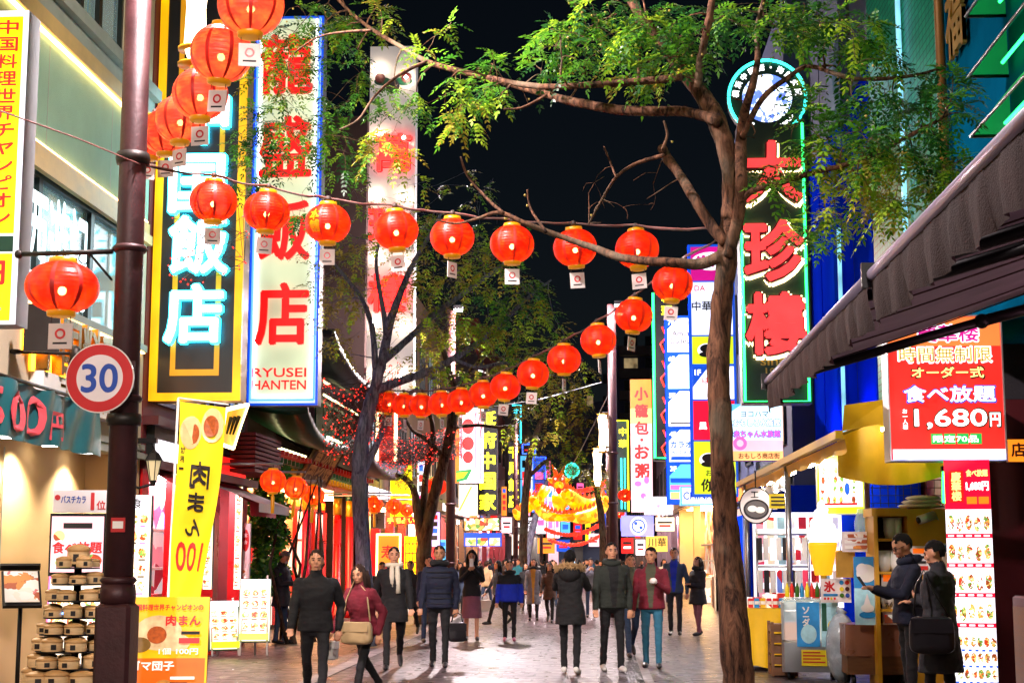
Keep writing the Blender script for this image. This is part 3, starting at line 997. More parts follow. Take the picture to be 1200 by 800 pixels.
def window_awning(ya, yb, z0, out_x=0.42, rise=0.62):
    a = MB()
    xf, xw = XR - out_x, XR - 0.01
    a.add([(xf, ya, z0), (xf, yb, z0), (xw, yb, z0 + rise), (xw, ya, z0 + rise)], [(0, 1, 2, 3)], 'green_canvas')
    a.add([(xf, yb, z0), (xw, yb, z0 + rise), (xw, yb, z0)], [(0, 1, 2)], 'green_canvas')
    a.add([(xf, ya, z0), (xw, ya, z0 + rise), (xw, ya, z0)], [(0, 2, 1)], 'green_canvas')
    for q in ([(xf, ya, z0), (xf, yb, z0)], [(xf, yb, z0), (xw, yb, z0)], [(xf, ya, z0), (xw, ya, z0)]):
        a.tube(q, 0.018, 'black_metal', 6)
    o = a.build('window_awning', b4)
    g = MB().tube([(XR - 0.12, ya + 0.2, z0 + 0.08), (XR - 0.12, yb - 0.2, z0 + 0.08)], 0.02, 'neon_green', 6).build('green_tube', b4)
    g.parent = o
for z_ in (5.17, 5.80, 6.43, 7.07):
    window_awning(10.5, 15.45, z_, 0.42, 0.5)
# little sign with bulb lettering on the teal wall
sg = MB()
for k in range(26):
    a = k / 26 * 2 * math.pi
    y_, z_ = 15.7 + 0.5 * math.cos(a), 5.55 + 0.32 * math.sin(a) - 0.12 * math.cos(a)
    sg.ell((XR - 0.05, y_, z_), 0.025, 'sign_pink', 6, 4)
sg.text('酒家', 0, 0, 0, 0.3, 'lit_gold_text', 0.02)
sg.v = [p if p[0] > 2 else (XR - 0.03, 15.7 - p[0], 5.55 + p[2]) for p in sg.v]
sg.build('bulb_emblem', b4)

# ---- blue panelled building with the green tiled bay
b5 = thing('blue_panel_building', 'building faced in cobalt blue panels with a green tiled bay', 'building', (XR, 24, 0))
m, nt, out = newmat('green_tile')
b_ = N(nt, 'BsdfPrincipled')
tc = N(nt, 'TexCoord')
mp = N(nt, 'Mapping'); mp.inputs['Rotation'].default_value = (0, math.pi / 2, 0)
nt.links.new(tc.outputs['Object'], mp.inputs['Vector'])
sx_ = N(nt, 'SeparateXYZ'); nt.links.new(tc.outputs['Object'], sx_.inputs[0])
cb_ = N(nt, 'CombineXYZ'); nt.links.new(sx_.outputs[1], cb_.inputs[0]); nt.links.new(sx_.outputs[2], cb_.inputs[1])
br = N(nt, 'TexBrick', Scale=1.0); br.offset = 0.0
br.inputs['Brick Width'].default_value = 0.2; br.inputs['Row Height'].default_value = 0.1
br.inputs['Mortar Size'].default_value = 0.008
br.inputs['Color1'].default_value = (*lin('#1f9a74'), 1); br.inputs['Color2'].default_value = (*lin('#1c8466'), 1); br.inputs['Mortar'].default_value = (*lin('#0c2420'), 1)
nt.links.new(cb_.outputs[0], br.inputs['Vector']); nt.links.new(br.outputs[0], b_.inputs['Base Color'])
b_.inputs['Roughness'].default_value = 0.3; b_.inputs['Specular IOR Level'].default_value = 0.08
nt.links.new(b_.outputs[0], out.inputs[0])
w = MB()
w.box(XR + 0.25, 13, 18.35, 30.5, 3.4, 16, 'dark_wall')
w.box(XR + 0.25, 13, 18.35, 30.5, 0, 3.397, 'wine_wall')
w.build('wall', b5)
MB().box(XR, XR + 0.24, 18.5, 23.3, 3.6, 15, 'green_tile').build('tiled_bay', b5)
for (ya, yb) in ((23.7, 25.4), (26.6, 29.0), (29.1, 30.45)):
    MB().box(XR + 0.05, XR + 0.247, ya, yb, 3.6, 9.2, 'blue_panel').build('blue_cladding', b5)
    MB().box(XR + 0.10, XR + 0.247, ya, yb, 9.3, 15, 'navy_wall').build('upper_cladding', b5)
em('pipe_light', '#8fe0ff', 0.8, 0.3)
MB().tube([(XR - 0.06, 20.6, 3.6), (XR - 0.06, 20.6, 15)], 0.035, 'pipe_light', 8).build('lit_pipe', b5)
MB().tube([(XR - 0.02, 26.45, 3.6), (XR - 0.02, 26.45, 7.2)], 0.035, 'pipe_light', 8).build('lit_pipe', b5)

# ---- beyond
block('navy_building', 'dark building behind the blue floor directory signs', 1, 3.9, 30.8, 44.5, 13, 'navy_wall', 2.9, 'goods_white', 'ceiling_light', 4, 9, 2, 4, (1.4, 1.5), 'glass_dark', 0.2, 'blue_panel', seed=11)
block('cream_shop_building', 'cream rendered shop with a bright corner column right of the street', 1, 3.4, 45, 64, 8.5, 'cream_wall', 3.4, 'goods_warm', 'ceiling_light_gold', 3, 9, 1, 5, (1.3, 1.5), 'glass_dark', 0.4, 'cream_wall', ('stucco_beige', (3.4, 7.9), 0.25, 0.22), seed=12)
block('lilac_shop_building', 'building with bright lilac shopfront beyond the cream shop', 1, 3.4, 64.4, 88, 10, 'grey_wall', 3.3, 'goods_pink', 'ceiling_light_pink', 5, 9, 2, 5, (1.4, 1.5), 'glass_dark', 0.4, seed=13)
block('brown_shop_building', 'far brown building with bright shops at the right end of the street', 1, 3.2, 88.5, 150, 12, 'brown_wall', 3.4, 'goods_white', 'ceiling_light', 8, 9, 2, 10, (1.6, 1.6), 'glass_dark', 0.4, seed=14)
# apartment slabs closing the view
ap = thing('apartment_block', 'dim slate apartment slab with rows of balconies above the end of the street', 'building', (3, 158, 0))
w = MB()
a, b_ = P(722, 405, 158), P(772, 405, 158)
w.box(a.x, b_.x + 8, 158, 172, 0, a.z, 'navy_wall')
w.build('wall', ap)
for k in range(9):
    z = 3.5 + k * 2.3
    bl = MB()
    bl.box(a.x + 0.3, b_.x + 8, 156.9, 157.99, z, z + 0.95, 'grey_wall')
    bl.build('balcony', ap)
    for j in range(4):
        MB().box(a.x + 0.8 + j * 2.2, a.x + 2.2 + j * 2.2, 157.9, 157.995, z + 1.0, z + 2.1, 'pane_dim' if (k * 3 + j) % 7 == 0 else 'glass_dark').build('window', ap)
ap = thing('narrow_apartment_block', 'narrow slate tower with a column of small windows left of the twin lamp post', 'building', (-4, 150, 0))
w = MB()
a, b_ = P(653, 468, 150), P(712, 468, 150)
w.box(a.x, b_.x, 152, 164, 0, a.z, 'navy_wall')
w.box(a.x + 1.6, a.x + 2.4, 151.4, 151.99, 0, a.z + 0.8, 'grey_wall')
w.build('wall', ap)
for k in range(8):
    for j in (0, 1):
        MB().box(a.x + 2.9 + j * 1.6, a.x + 3.5 + j * 1.6, 151.9, 151.995, 3 + k * 2.2, 4 + k * 2.2, 'pane_dim' if (k + j) % 5 == 1 else 'glass_dark').build('window', ap)
# the shop that closes the street
block('end_shop_building', 'low bright shopfront closing the far end of the street', 1, -4.0, 175, 190, 6, 'tan_wall', 3.2, None)
es = thing('end_arcade', 'row of white lit shop windows across the far end of the street', 'shopfront', (-1, 165, 0))
w = MB(); w.box(-5.5, 3.1, 165, 168, 0, 6.0, 'tan_wall'); w.build('wall', es)
for k in range(4):
    MB().box(-5.2 + k * 2.1, -3.4 + k * 2.1, 164.85, 164.995, 0.3, 3.0, 'sign_warm' if k % 2 else 'sign_pink').build('window', es)
MB().box(-5.4, 3.0, 164.7, 164.998, 3.3, 4.3, 'sign_red').build('fascia', es)

# ================================================================ street lamps that light the paving
pm('pole_brown', '#38181a', 0.5, 0.2, 0.35, 5.0, 0.15, 30)
em('flood_face', '#fff4ee', 60.0, 0)
def lamp_pole(x, y, h, label, heads, fancy, power, pedestal=False):
    t = thing('street_lamp', label, 'street lamp', (x, y, 0), 0, 'brown street lamp posts')
    p = MB()
    p.tube([(x, y, 0), (x, y, h)], [0.125, 0.11], 'pole_brown', 18)
    for z in (1.37, 2.9, 4.2):
        if z < h: p.lathe([(0.13, -0.03), (0.155, 0), (0.13, 0.03)], 'pole_brown', 18, (x, y, z))
    p.build('post', t)
    if pedestal:
        q = MB()
        q.bbox(x - 0.15, x + 0.15, y - 0.15, y + 0.15, 0, 1.18, 'pole_brown', 0.03)
        q.bbox(x - 0.18, x + 0.18, y - 0.18, y + 0.18, 0, 0.14, 'pole_brown', 0.03)
        q.lathe([(0.145, 1.18), (0.15, 1.25), (0.14, 1.34)], 'pole_brown', 18, (x, y, 0))
        q.build('pedestal', t)
    for (dx, dy, dz, ax) in heads:
        hd = MB()
        hd.cbox((x + dx, y + dy, h + dz), (0.24, 0.3, 0.1), 'black_metal', (ax, 0, 0))
        for k in (-1, 1):
            c_ = Vector((x + dx + 0.055 * k, y + dy, h + dz - 0.06))
            hd.cbox(c_, (0.09, 0.24, 0.02), 'flood_face', (ax, 0, 0))
        hd.tube([(x, y, h - 0.1), (x + dx, y + dy, h + dz)], 0.025, 'black_metal', 6)
        ho = hd.build('floodlight', t)
    if 12 < y < 14:
        light(t, 'SPOT', (x + 0.35, y + 0.1, h - 0.1), power * 0.5, (1.0, 0.9, 0.8), 0.15, R(120), (R(74), 0, R(-14)))  # extra beam added to light the tree crowns ahead
    if y < 0:  # front light from the unseen posts added behind the viewer
        light(t, 'SPOT', (x + 0.3, y + 0.3, h - 0.2), power * 1.9, (1.0, 0.86, 0.78), 0.2, R(34), (R(69), 0, R(2 if x < 0 else 4)))
    light(t, 'POINT' if 30 < y < 60 else 'SPOT', (x + (0.9 if x < 0 else -0.3), y - 0.4, h - 0.25), power, (1.0, 0.83, 0.85), 0.15, None if 30 < y < 60 else R(165), (R(-4), R(-10 if x < 0 else 10), 0))
    if fancy:
        for (dx, z) in fancy:
            lm = MB()
            lm.lathe([(0.05, -0.5), (0.10, -0.36), (0.085, 0.0), (0.12, 0.36), (0.06, 0.48)], em('lamp_glass', '#ffe6bf', 4.5, 0.1), 14, (x + dx, y, z))
            for zz in (-0.52, -0.38, 0.36, 0.46):
                lm.lathe([(0.15, zz - 0.012), (0.15, zz + 0.012)], 'gold_paint', 14, (x + dx, y, z))
            lm.tube([(x, y, z + 0.5), (x + dx, y, z + 0.5)], 0.02, 'black_metal', 6)
            lm.build('lamp_lantern', t)
    return t
# ================================================================ street lamps
lamp_pole(-4.02, 12.86, 8.6, 'brown lamp post in the left foreground carrying the round 30 sign', [(0.25, -0.2, 0, 0), (0.25, 0.25, 0, 0)], [(0.52, 6.36)], 3000, True)
lamp_pole(0.42, 40, 8.1, 'brown lamp post with two stacked glass lanterns right of the street', [(0.2, -0.2, 0, 0), (0.2, 0.2, -0.16, 0)], [(-0.26, 4.75), (-0.4, 3.85)], 900)
lamp_pole(-3.85, 40.5, 8.1, 'brown lamp post left of the street in front of the pink neon sign', [(0.2, -0.2, 0, 0)], None, 4200)
lamp_pole(0.55, 72, 8.1, 'slim far lamp post right of the street beyond the dragon lantern', [(-0.2, -0.2, 0, 0)], None, 2400)
lamp_pole(-4.02, -4.5, 8.6, 'brown lamp post on the left pavement behind the viewer', [(0.25, -0.2, 0, 0)], None, 1700)  # this post and the next are added out of view to light the fronts
lamp_pole(0.5, -1.5, 8.6, 'brown lamp post on the right pavement behind the viewer', [(0.25, -0.2, 0, 0)], None, 1700)
lamp_pole(-3.9, 74, 8.1, 'slim far lamp post left of the street beside the yellow dragon body', [(0.2, -0.2, 0, 0)], None, 2400)
lamp_pole(-3.9, 108, 8.1, 'farthest lamp post at the left end of the street', [(0.2, -0.2, 0, 0)], None, 2400)

# stickers, clamp and lantern arm on the near post
pole = bpy.data.objects['street_lamp']
st = MB()
st.cbox((-4.0, 12.735, 1.83), (0.12, 0.012, 0.12), 'red_paint')
st.cbox((-4.0, 12.727, 1.83), (0.09, 0.004, 0.06), 'white_paint')
st.build('sticker', pole)
st = MB()
st.cbox((-3.955, 12.745, 3.09), (0.10, 0.012, 0.24), 'pole_brown')
st.text('山', -3.955, 12.737, 3.15, 0.08, 'white_paint', 0.02)
st.text('90', -3.955, 12.737, 3.04, 0.08, 'white_paint', 0.02)
st.build('number_plate', pole, label='small plate reading 山 90')
for z in (5.0, 2.72):
    c = MB(); c.lathe([(0.14, -0.05), (0.15, 0), (0.14, 0.05)], 'iron', 16, (-4.02, 12.86, z)); c.build('clamp', pole)
arm = MB()
az = P(70, 297, 12.86).z
arm.tube([(-4.15, 12.8, az), P(22, 298, 12.8)], 0.022, 'iron', 8)
arm.tube([(-4.15, 12.8, az - 0.25), (-4.35, 12.8, az - 0.02)], 0.012, 'iron', 6)
for k in (0.3, 0.55):
    q = Vector((-4.15, 12.8, az)).lerp(P(22, 298, 12.8), k)
    arm.tube([q + Vector((0.05 * math.cos(a), 0, -0.05 + 0.05 * math.sin(a))) for a in [i * 0.7 for i in range(9)]], 0.007, 'iron', 5)
arm.ell(P(22, 298, 12.8), 0.04, 'iron', 8, 6)
arm.build('lantern_arm', pole)

# ---- round speed sign
k = 12.6 / 1800
c0 = P(117, 443, 12.6)
rs = thing('speed_limit_sign', 'round red rimmed speed sign with blue number 30 on the brown lamp post', 'road sign', (c0.x, 12.6, c0.z))
pm('sign_rim_red', '#c4161c', 0.35, 0, 0.06); pm('sign_face_white', '#e8dfdf', 0.35, 0, 0.05); pm('sign_num_blue', '#1546a8', 0.35, 0, 0.05)
m = MB()
m.lathe([(0.293, -0.0), (0.293, 0.012), (0.0, 0.0121)], 'steel', 48)
m.v = [(x, 0.012 - z, y) for x, y, z in m.v]
m.disc(0, -0.0025, 0, 0.293, 0.293, 'white_paint', 56)
m.build('plate', rs, True)
m = MB(); m.disc(0, -0.006, 0, 0.283, 0.283, 'sign_rim_red', 56, 0.70); m.build('rim', rs, True)
m = MB(); m.disc(0, -0.006, 0, 0.198, 0.198, 'sign_face_white', 56); m.build('face', rs, True)
m = MB(); m.text('30', 0, -0.010, 0, 0.33, 'sign_num_blue', 0.035, w=0.315, h=0.245, res=6); m.build('number', rs, True)
m = MB()
for z in (-0.1, 0.1):
    m.tube([(0.05, 0.02, z), (0.2, 0.14, z)], 0.018, 'steel', 6)
m.build('bracket', rs, True)

# ================================================================ left hand signs
em('pale_lit', '#e0ecc0', 0.62, 0.35, 0.8)
sign('vertical_sign', 'tall yellow sign box with orange red column of characters at the left edge', 'shop sign', (-52, 20, 33, 383), 13.6, 0.3, 'grey_box', 'sign_white',
     [('r', 4, 7, 75, 253, 'sign_yellow'), ('r', 4, 263, 75, 18, 'roof_green'), ('r', 4, 283, 75, 76, 'sign_yellow'),
      ('v', '中国料理世界チャンピオン', 62, 20, 22, 20.2, 'lit_red_text', {'w': 25, 'h': 17, 'bold': 0.035}),
      ('t', '円', 58, 305, 30, 'lit_red_text', {'bold': 0.05}), ('t', 'し', 62, 342, 20, 'lit_blue_text', {'bold': 0.04})])
pm('sign_black', '#0d0d12', 0.35, 0, 0.2)
em('frame_yellow', '#ffb800', 0.62, 0.3); em('frame_dull', '#e8a010', 0.38, 0.3)
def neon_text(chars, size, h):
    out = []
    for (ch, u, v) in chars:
        out.append(('t', ch, u, v, size, 'neon_cyan', {'bold': 0.062, 'h': h + 4, 'ex': 0.04, 'part': 'letter_edge'}))  # cyan halo put in as a bolder glowing letter behind
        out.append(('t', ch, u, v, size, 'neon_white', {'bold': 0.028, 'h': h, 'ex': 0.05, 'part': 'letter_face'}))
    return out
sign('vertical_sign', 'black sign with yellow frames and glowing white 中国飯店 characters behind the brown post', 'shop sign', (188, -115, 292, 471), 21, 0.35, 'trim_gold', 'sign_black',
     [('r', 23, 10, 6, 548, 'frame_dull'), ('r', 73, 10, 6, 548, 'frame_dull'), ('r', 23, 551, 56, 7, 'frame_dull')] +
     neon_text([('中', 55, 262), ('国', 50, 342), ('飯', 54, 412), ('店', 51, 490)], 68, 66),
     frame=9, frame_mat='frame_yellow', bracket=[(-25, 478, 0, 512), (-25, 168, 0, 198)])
zz = []
for side in (4, 77):
    n = 90
    zz.append(('n', [(side, 2 + 444 * i / n) for i in range(n + 1)], 1.3, 'neon_blue', {}))
sign('vertical_sign', 'white lit sign with blue neon edges, red brush characters and RYUSEI HANTEN', 'shop sign', (297, 24, 378, 476), 27, 0.35, 'grey_box', 'pale_lit',
     zz + [('n', [(4, 446), (77, 446)], 1.3, 'neon_blue'), ('n', [(8, 4), (8, 442)], 0.6, 'neon_white'), ('n', [(73, 4), (73, 442)], 0.6, 'neon_white'), ('n', [(8, 442), (73, 442)], 0.8, 'neon_white'),
           ('v', '龍盛飯店', 39, 58, 62, 97, 'lit_red_text', {'h': 72, 'w': 62, 'bold': 0.03, 'ex': 0.03}),
           ('t', 'RYUSEI', 37, 415, 12, 'lit_red_text', {'w': 62, 'h': 10.5, 'bold': 0.03}), ('t', 'HANTEN', 37, 429, 12, 'lit_red_text', {'w': 62, 'h': 10.5, 'bold': 0.03})],
     frame=2.5, frame_mat='sign_blue', bracket=[(-8, 60, 0, 74), (-8, 380, 0, 394)])
# white perforated tower sign with bulbs
m, nt, out = newmat('perforated')
b_ = N(nt, 'BsdfPrincipled'); v_ = coords(nt)
ch_ = N(nt, 'TexVoronoi', Scale=9.0); ch_.inputs['Randomness'].default_value = 0.0
nt.links.new(v_, ch_.inputs['Vector'])
rp = N(nt, 'ValToRGB'); rp.color_ramp.elements[0].position = 0.2; rp.color_ramp.elements[1].position = 0.26
rp.color_ramp.elements[0].color = (0.2, 0.18, 0.18, 1); rp.color_ramp.elements[1].color = (0.72, 0.68, 0.68, 1)
nt.links.new(ch_.outputs['Distance'], rp.inputs[0]); nt.links.new(rp.outputs[0], b_.inputs['Base Color'])
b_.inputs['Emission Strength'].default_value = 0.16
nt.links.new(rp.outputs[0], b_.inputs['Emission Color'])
b_.inputs['Roughness'].default_value = 0.5
nt.links.new(b_.outputs[0], out.inputs[0])
pt = sign('vertical_sign', 'tall white perforated metal sign with spot bulbs and red neon characters', 'shop sign', (433, 58, 487, 464), 40, 0.5, 'alu', 'perforated',
     [('o', 15, 42, 10, 5, 'roof_green'), ('o', 40, 42, 10, 5, 'roof_green'), ('o', 27, 48, 8, 9, 'roof_dark'), ('o', 12, 38, 6, 6, 'wine_wall'), ('o', 43, 38, 6, 6, 'wine_wall')] +
     sum([[('t', c, u, v, 44, 'lit_red_text', {'h': 46, 'bold': 0.06, 'part': 'letter_edge'}), ('t', c, u, v, 44, 'neon_red', {'h': 44, 'bold': 0.02, 'ex': 0.06})] for c, u, v in (('萬', 29, 127), ('珍', 24, 212), ('樓', 24, 290))], []))
kk = 40 / 1800
for (u, v) in ((10, 10), (44, 22), (12, 92), (42, 97), (8, 165), (44, 168), (10, 240), (44, 246), (8, 320), (42, 325), (12, 380), (40, 384)):
    MB().ell(((u - 27) * kk, -0.42, (406 - v) * kk), 0.045, em('spot_bulb', '#ffe8c8', 90.0, 0), 8, 6).build('bulb', pt, True)
# ---- white sign on the cream building reading フカヒレ料理
sb = thing('name_board', 'narrow white board reading フカヒレ料理 under the gold letters', 'shop sign', (XL + 0.1, 17.9, 3.36))
m = MB(); m.box(XL + 0.002, XL + 0.16, 16.4, 19.4, 3.24, 3.58, 'white_paint'); m.build('board', sb)
m = MB(); m.text('フカヒレ料理', 0, 0, 0, 0.26, 'gold_paint', 0.03)
m.v = [(XL + 0.165, 17.9 + p[0] * 1.25, 3.41 + p[2]) for p in m.v]
m.build('lettering', sb)
# ---- wavy banner with 00円
pm('banner_teal', '#1c5a5e', 0.45, 0, 0.2); pm('banner_red', '#e0525a', 0.6, 0, 0.1)
bn = thing('cloth_banner', 'dark teal cloth banner with pink red 00円 hung on the cream building', 'banner', (XL + 0.35, 15.3, 2.72))
def wav(y, z): return XL + 0.40 + 0.035 * math.sin(y * 5.2 + z * 2) + 0.02 * math.sin(y * 13 - z * 5)
m = MB()
ny, nz_ = 70, 8
vs = [(wav(12.6 + 5.1 * j / ny, 2.72 + 0.58 * i / nz_), 12.6 + 5.1 * j / ny, 2.72 + 0.58 * i / nz_ + 0.012 * math.sin(j * 0.7)) for j in range(ny + 1) for i in range(nz_ + 1)]
m.add(vs, [(j * (nz_ + 1) + i, (j + 1) * (nz_ + 1) + i, (j + 1) * (nz_ + 1) + i + 1, j * (nz_ + 1) + i + 1) for j in range(ny) for i in range(nz_)], 'banner_teal', True)
m.build('cloth', bn)
m = MB(); m.text('500', -1.0, 0, 0.0, 0.5, 'banner_red', 0.03, w=1.5, h=0.42); m.text('円', 0.05, 0, -0.06, 0.34, 'banner_red', 0.03)
m.v = [(wav(16.05 + p[0] * 1.05, 3.0 + p[2]) + 0.02, 16.05 + p[0] * 1.05, 3.0 + p[2]) for p in m.v]
m.build('lettering', bn)
m = MB(); m.tube([(XL + 0.40, 12.6, 3.32), (XL + 0.40, 17.75, 3.32)], 0.02, 'iron', 8)
for y in (13, 15, 17.4): m.tube([(XL, y, 3.4), (XL + 0.40, y, 3.32)], 0.012, 'iron', 6)
m.build('rail', bn)
# small angled board and gooseneck lamp under the letters
gn = thing('gooseneck_lamp', 'small black spotlight on a thin arm under the gold letters', 'lamp', (XL, 16.9, 3.85))
m = MB(); a_, b_ = PXP(14, 412, XL), P(70, 410, 16.8)
m.lathe([(0.07, -0.02), (0.07, 0.02)], 'iron', 12, (XL + 0.03, a_.y, a_.z)); m.tube([(XL + 0.03, a_.y, a_.z), (XL + 0.62, a_.y + 0.2, a_.z + 0.0)], 0.018, 'iron', 8); m.build('arm', gn)
m = MB(); m.lathe([(0.03, 0.1), (0.06, 0.06), (0.075, -0.12)], 'iron', 12, (XL + 0.62, a_.y + 0.2, a_.z - 0.02)); m.build('shade', gn)
hb = thing('hanging_board', 'small dark board with pale blue wave emblem beneath the yellow sign box', 'shop sign', (XL + 0.4, 15.7, 3.7))
m = MB(); m.cbox((XL + 0.42, 15.6, 3.93), (0.36, 0.08, 0.5), 'iron', (0, 0, 0.25)); m.build('board', hb)
m = MB()
for k in range(3): m.tube([(XL + 0.28 + i * 0.028, 15.545 + 0.007 * i, 3.8 + 0.12 * k + 0.025 * math.sin(i * 1.2)) for i in range(11)], 0.016, 'sign_sky', 5)
m.build('wave_emblem', hb)

# ---- menu stand with 1位 header
ms = thing('menu_stand', 'lit menu stand with white 1位 header against the beige wall', 'menu stand', (-5.55, 16.3, 0), R(12))
m = MB()
m.box(-0.29, 0.29, -0.05, 0.05, 1.36, 2.02, 'black_metal'); m.box(-0.29, 0.29, 0.0, 0.05, 0.0, 0.2, 'black_metal')
m.box(-0.29, -0.25, 0.0, 0.05, 0.2, 1.36, 'black_metal'); m.box(0.25, 0.29, 0.0, 0.05, 0.2, 1.36, 'black_metal')
m.build('frame', ms, True)
m = MB(); m.quad((-0.27, -0.055, 1.4), (0.27, -0.055, 1.4), (0.27, -0.055, 1.99), (-0.27, -0.055, 1.99), 'sign_pink'); m.build('upper_panel', ms, True)
m = MB(); m.text('食べ放題', 0, -0.06, 1.66, 0.13, 'lit_red_text', 0.04); m.box(-0.15, 0.15, -0.061, -0.058, 1.86, 1.92, 'ink_on_lit'); m.disc(-0.19, -0.06, 1.78, 0.06, 0.06, 'food_lit'); m.disc(0.17, -0.06, 1.52, 0.09, 0.07, 'food_lit'); m.disc(-0.12, -0.06, 1.5, 0.1, 0.06, 'food_lit'); m.build('lettering', ms, True)
m = MB(); m.add([(-0.26, -0.22, 0.3), (0.26, -0.22, 0.3), (0.26, -0.06, 1.33), (-0.26, -0.06, 1.33)], [(0, 1, 2, 3)], 'sign_warm')
for r_ in range(4):
    for c_ in range(3):
        f0 = 0.1 + 0.23 * r_; yy, zz = -0.225 + 0.16 * f0, 0.3 + 1.03 * f0
        m.add([(-0.17 + 0.17 * c_ + 0.07 * math.cos(a), yy + 0.155 * 0.09 * math.sin(a) - 0.006, zz + 0.09 * math.sin(a)) for a in [i * math.pi / 8 for i in range(16)]], [tuple(range(16))], 'food_tiny')
m.add([(-0.28, -0.21, 0.28), (0.28, -0.21, 0.28), (0.28, -0.045, 1.36), (-0.28, -0.045, 1.36)], [(0, 1, 2, 3)], 'lit_pink_text'); m.build('lower_panel', ms, True)
m = MB(); m.box(-0.27, 0.29, -0.03, 0.03, 2.03, 2.27, 'sign_face_white'); m.build('header', ms, True)
m = MB(); m.text('1', 0.14, -0.035, 2.15, 0.22, 'sign_rim_red', 0.05, h=0.19); m.text('位', 0.23, -0.035, 2.11, 0.1, 'sign_rim_red', 0.03)
m.text('バスチカラ', -0.06, -0.035, 2.17, 0.09, 'sign_num_blue', 0.03, w=0.26); m.disc(-0.225, -0.035, 2.19, 0.03, 0.03, 'sign_rim_red', 12); m.build('lettering', ms, True)
sign('dish_menu', 'narrow lit menu panel of dishes just behind the brown post', 'menu board', (150, 580, 177, 722), 19.2, 0.12, 'black_metal', 'sign_warm',
     dish_grid(2, 20, 23, 118, 2, 6, 'lit_pink_text', seed=4) + [('r', 1, 2, 25, 16, 'sign_white'), ('t', '食', 13, 10, 12, 'ink_on_lit')])
for i, (bx, Y, lb) in enumerate((((204, 527, 216, 690), 22.2, 'tall narrow lit menu strip left of the yellow flag pole'), ((240, 582, 250, 690), 22.9, 'tall narrow lit menu strip right of the yellow flag'), ((276, 560, 284, 690), 26.4, 'slim white lit strip on the wine red pillar'))):
    sign('dish_menu', lb, 'menu board', bx, Y, 0.1, 'black_metal', 'sign_warm', dish_grid(0.5, 2, bx[2] - bx[0] - 1, bx[3] - bx[1] - 4, 1, 8, seed=i))
# ---- lectern menu on thin black stand
ml = thing('menu_lectern', 'open menu on a thin black music stand by the entrance', 'menu stand', (-5.28, 14.0, 0), R(25))
m = MB(); m.tube([(0, 0, 0.03), (0, 0, 1.2)], 0.02, 'black_metal', 8); m.lathe([(0.2, 0.0), (0.2, 0.02), (0.03, 0.04)], 'black_metal', 20); m.build('stand', ml, True)
m = MB(); m.cbox((0, -0.02, 1.27), (0.34, 0.5, 0.03), 'black_metal', (R(38), 0, 0)); m.cbox((0, 0.21, 1.47), (0.36, 0.03, 0.06), 'black_metal', (R(38), 0, 0)); m.build('tray', ml, True)
m = MB(); m.cbox((0, -0.03, 1.295), (0.3, 0.44, 0.006), 'menu_print', (R(38), 0, 0)); m.build('menu_sheet', ml, True)
# ---- tower of bamboo steamers
pm('bamboo', '#ecc890', 0.55, 0, 0.2, 6.0, 0.3, 60, (1, 1, 6)); pm('bamboo_dark', '#d8aa6c', 0.55, 0, 0.2, 8.0); pm('label_black', '#1c1814', 0.5)
TWX, TWY = -4.62, 13.6
tw = thing('steamer_tower', 'tiered black rack full of round bamboo steamers beside the brown post', 'display tower', (TWX, TWY, 0))
m = MB(); m.tube([(TWX, TWY, 0), (TWX, TWY, 1.5)], 0.035, 'black_metal', 8); m.build('mast', tw)
stp = None
ntier = 11
for t in range(ntier):
    f = t / (ntier - 1)
    z = 0.03 + 1.44 * f
    rad = 0.43 * (1 - f) + 0.13 * f
    m = MB(); m.lathe([(rad + 0.06, -0.012), (rad + 0.06, 0.0), (0.0, 0.001)], 'black_metal', 20, (TWX, TWY, z)); m.build('shelf', tw)
    n = max(4, int(2 * math.pi * rad / (0.225 - 0.05 * f)))
    sr = (0.11 * (1 - f) + 0.074 * f) * (0.93 + 0.14 * random.random())
    for q in range(n):
        a = 2 * math.pi * q / n + t * 0.7
        loc = (TWX + math.cos(a) * rad, TWY + math.sin(a) * rad, z + 0.003)
        lb = 'small round bamboo steamer on the tiered tower beside the brown post'
        if stp is None:
            stp = thing('bamboo_steamer', lb, 'steamer', loc, 0, 'bamboo steamers on the tower')
            m = MB(); m.lathe([(0.088, 0), (0.09, 0.004), (0.09, 0.062), (0.084, 0.066), (0.0, 0.066)], 'bamboo', 20); m.build('tub', stp, True)
            m = MB(); m.lathe([(0.094, 0.066), (0.094, 0.08), (0.08, 0.09), (0.04, 0.102), (0.0, 0.104)], 'bamboo_dark', 20); m.build('lid', stp, True)
            m = MB(); m.box(-0.022, 0.022, -0.0945, -0.09, 0.014, 0.052, 'label_black'); m.build('tag', stp, True)
            stp.scale = (sr / 0.09,) * 3
        else:
            dup(stp, loc, random.uniform(-0.5, 0.5), None, (sr / 0.09, sr / 0.09, sr / 0.09 * random.uniform(0.9, 1.25)))
top = dup(stp, (TWX, TWY, 1.50), 0.1, 'large bamboo steamer crowning the tiered tower', (1.1, 1.1, 1.7))
em('led_blue', '#5a8cff', 6.0, 0)
for q in range(14):
    a = q * 1.7; f = (q + 1) / 15
    MB().ell((TWX + math.cos(a) * (0.42 - 0.3 * f), TWY + math.sin(a) * (0.42 - 0.3 * f), 0.02 + 1.44 * f), 0.009, 'led_blue', 6, 4).build('fairy_bulb', tw)

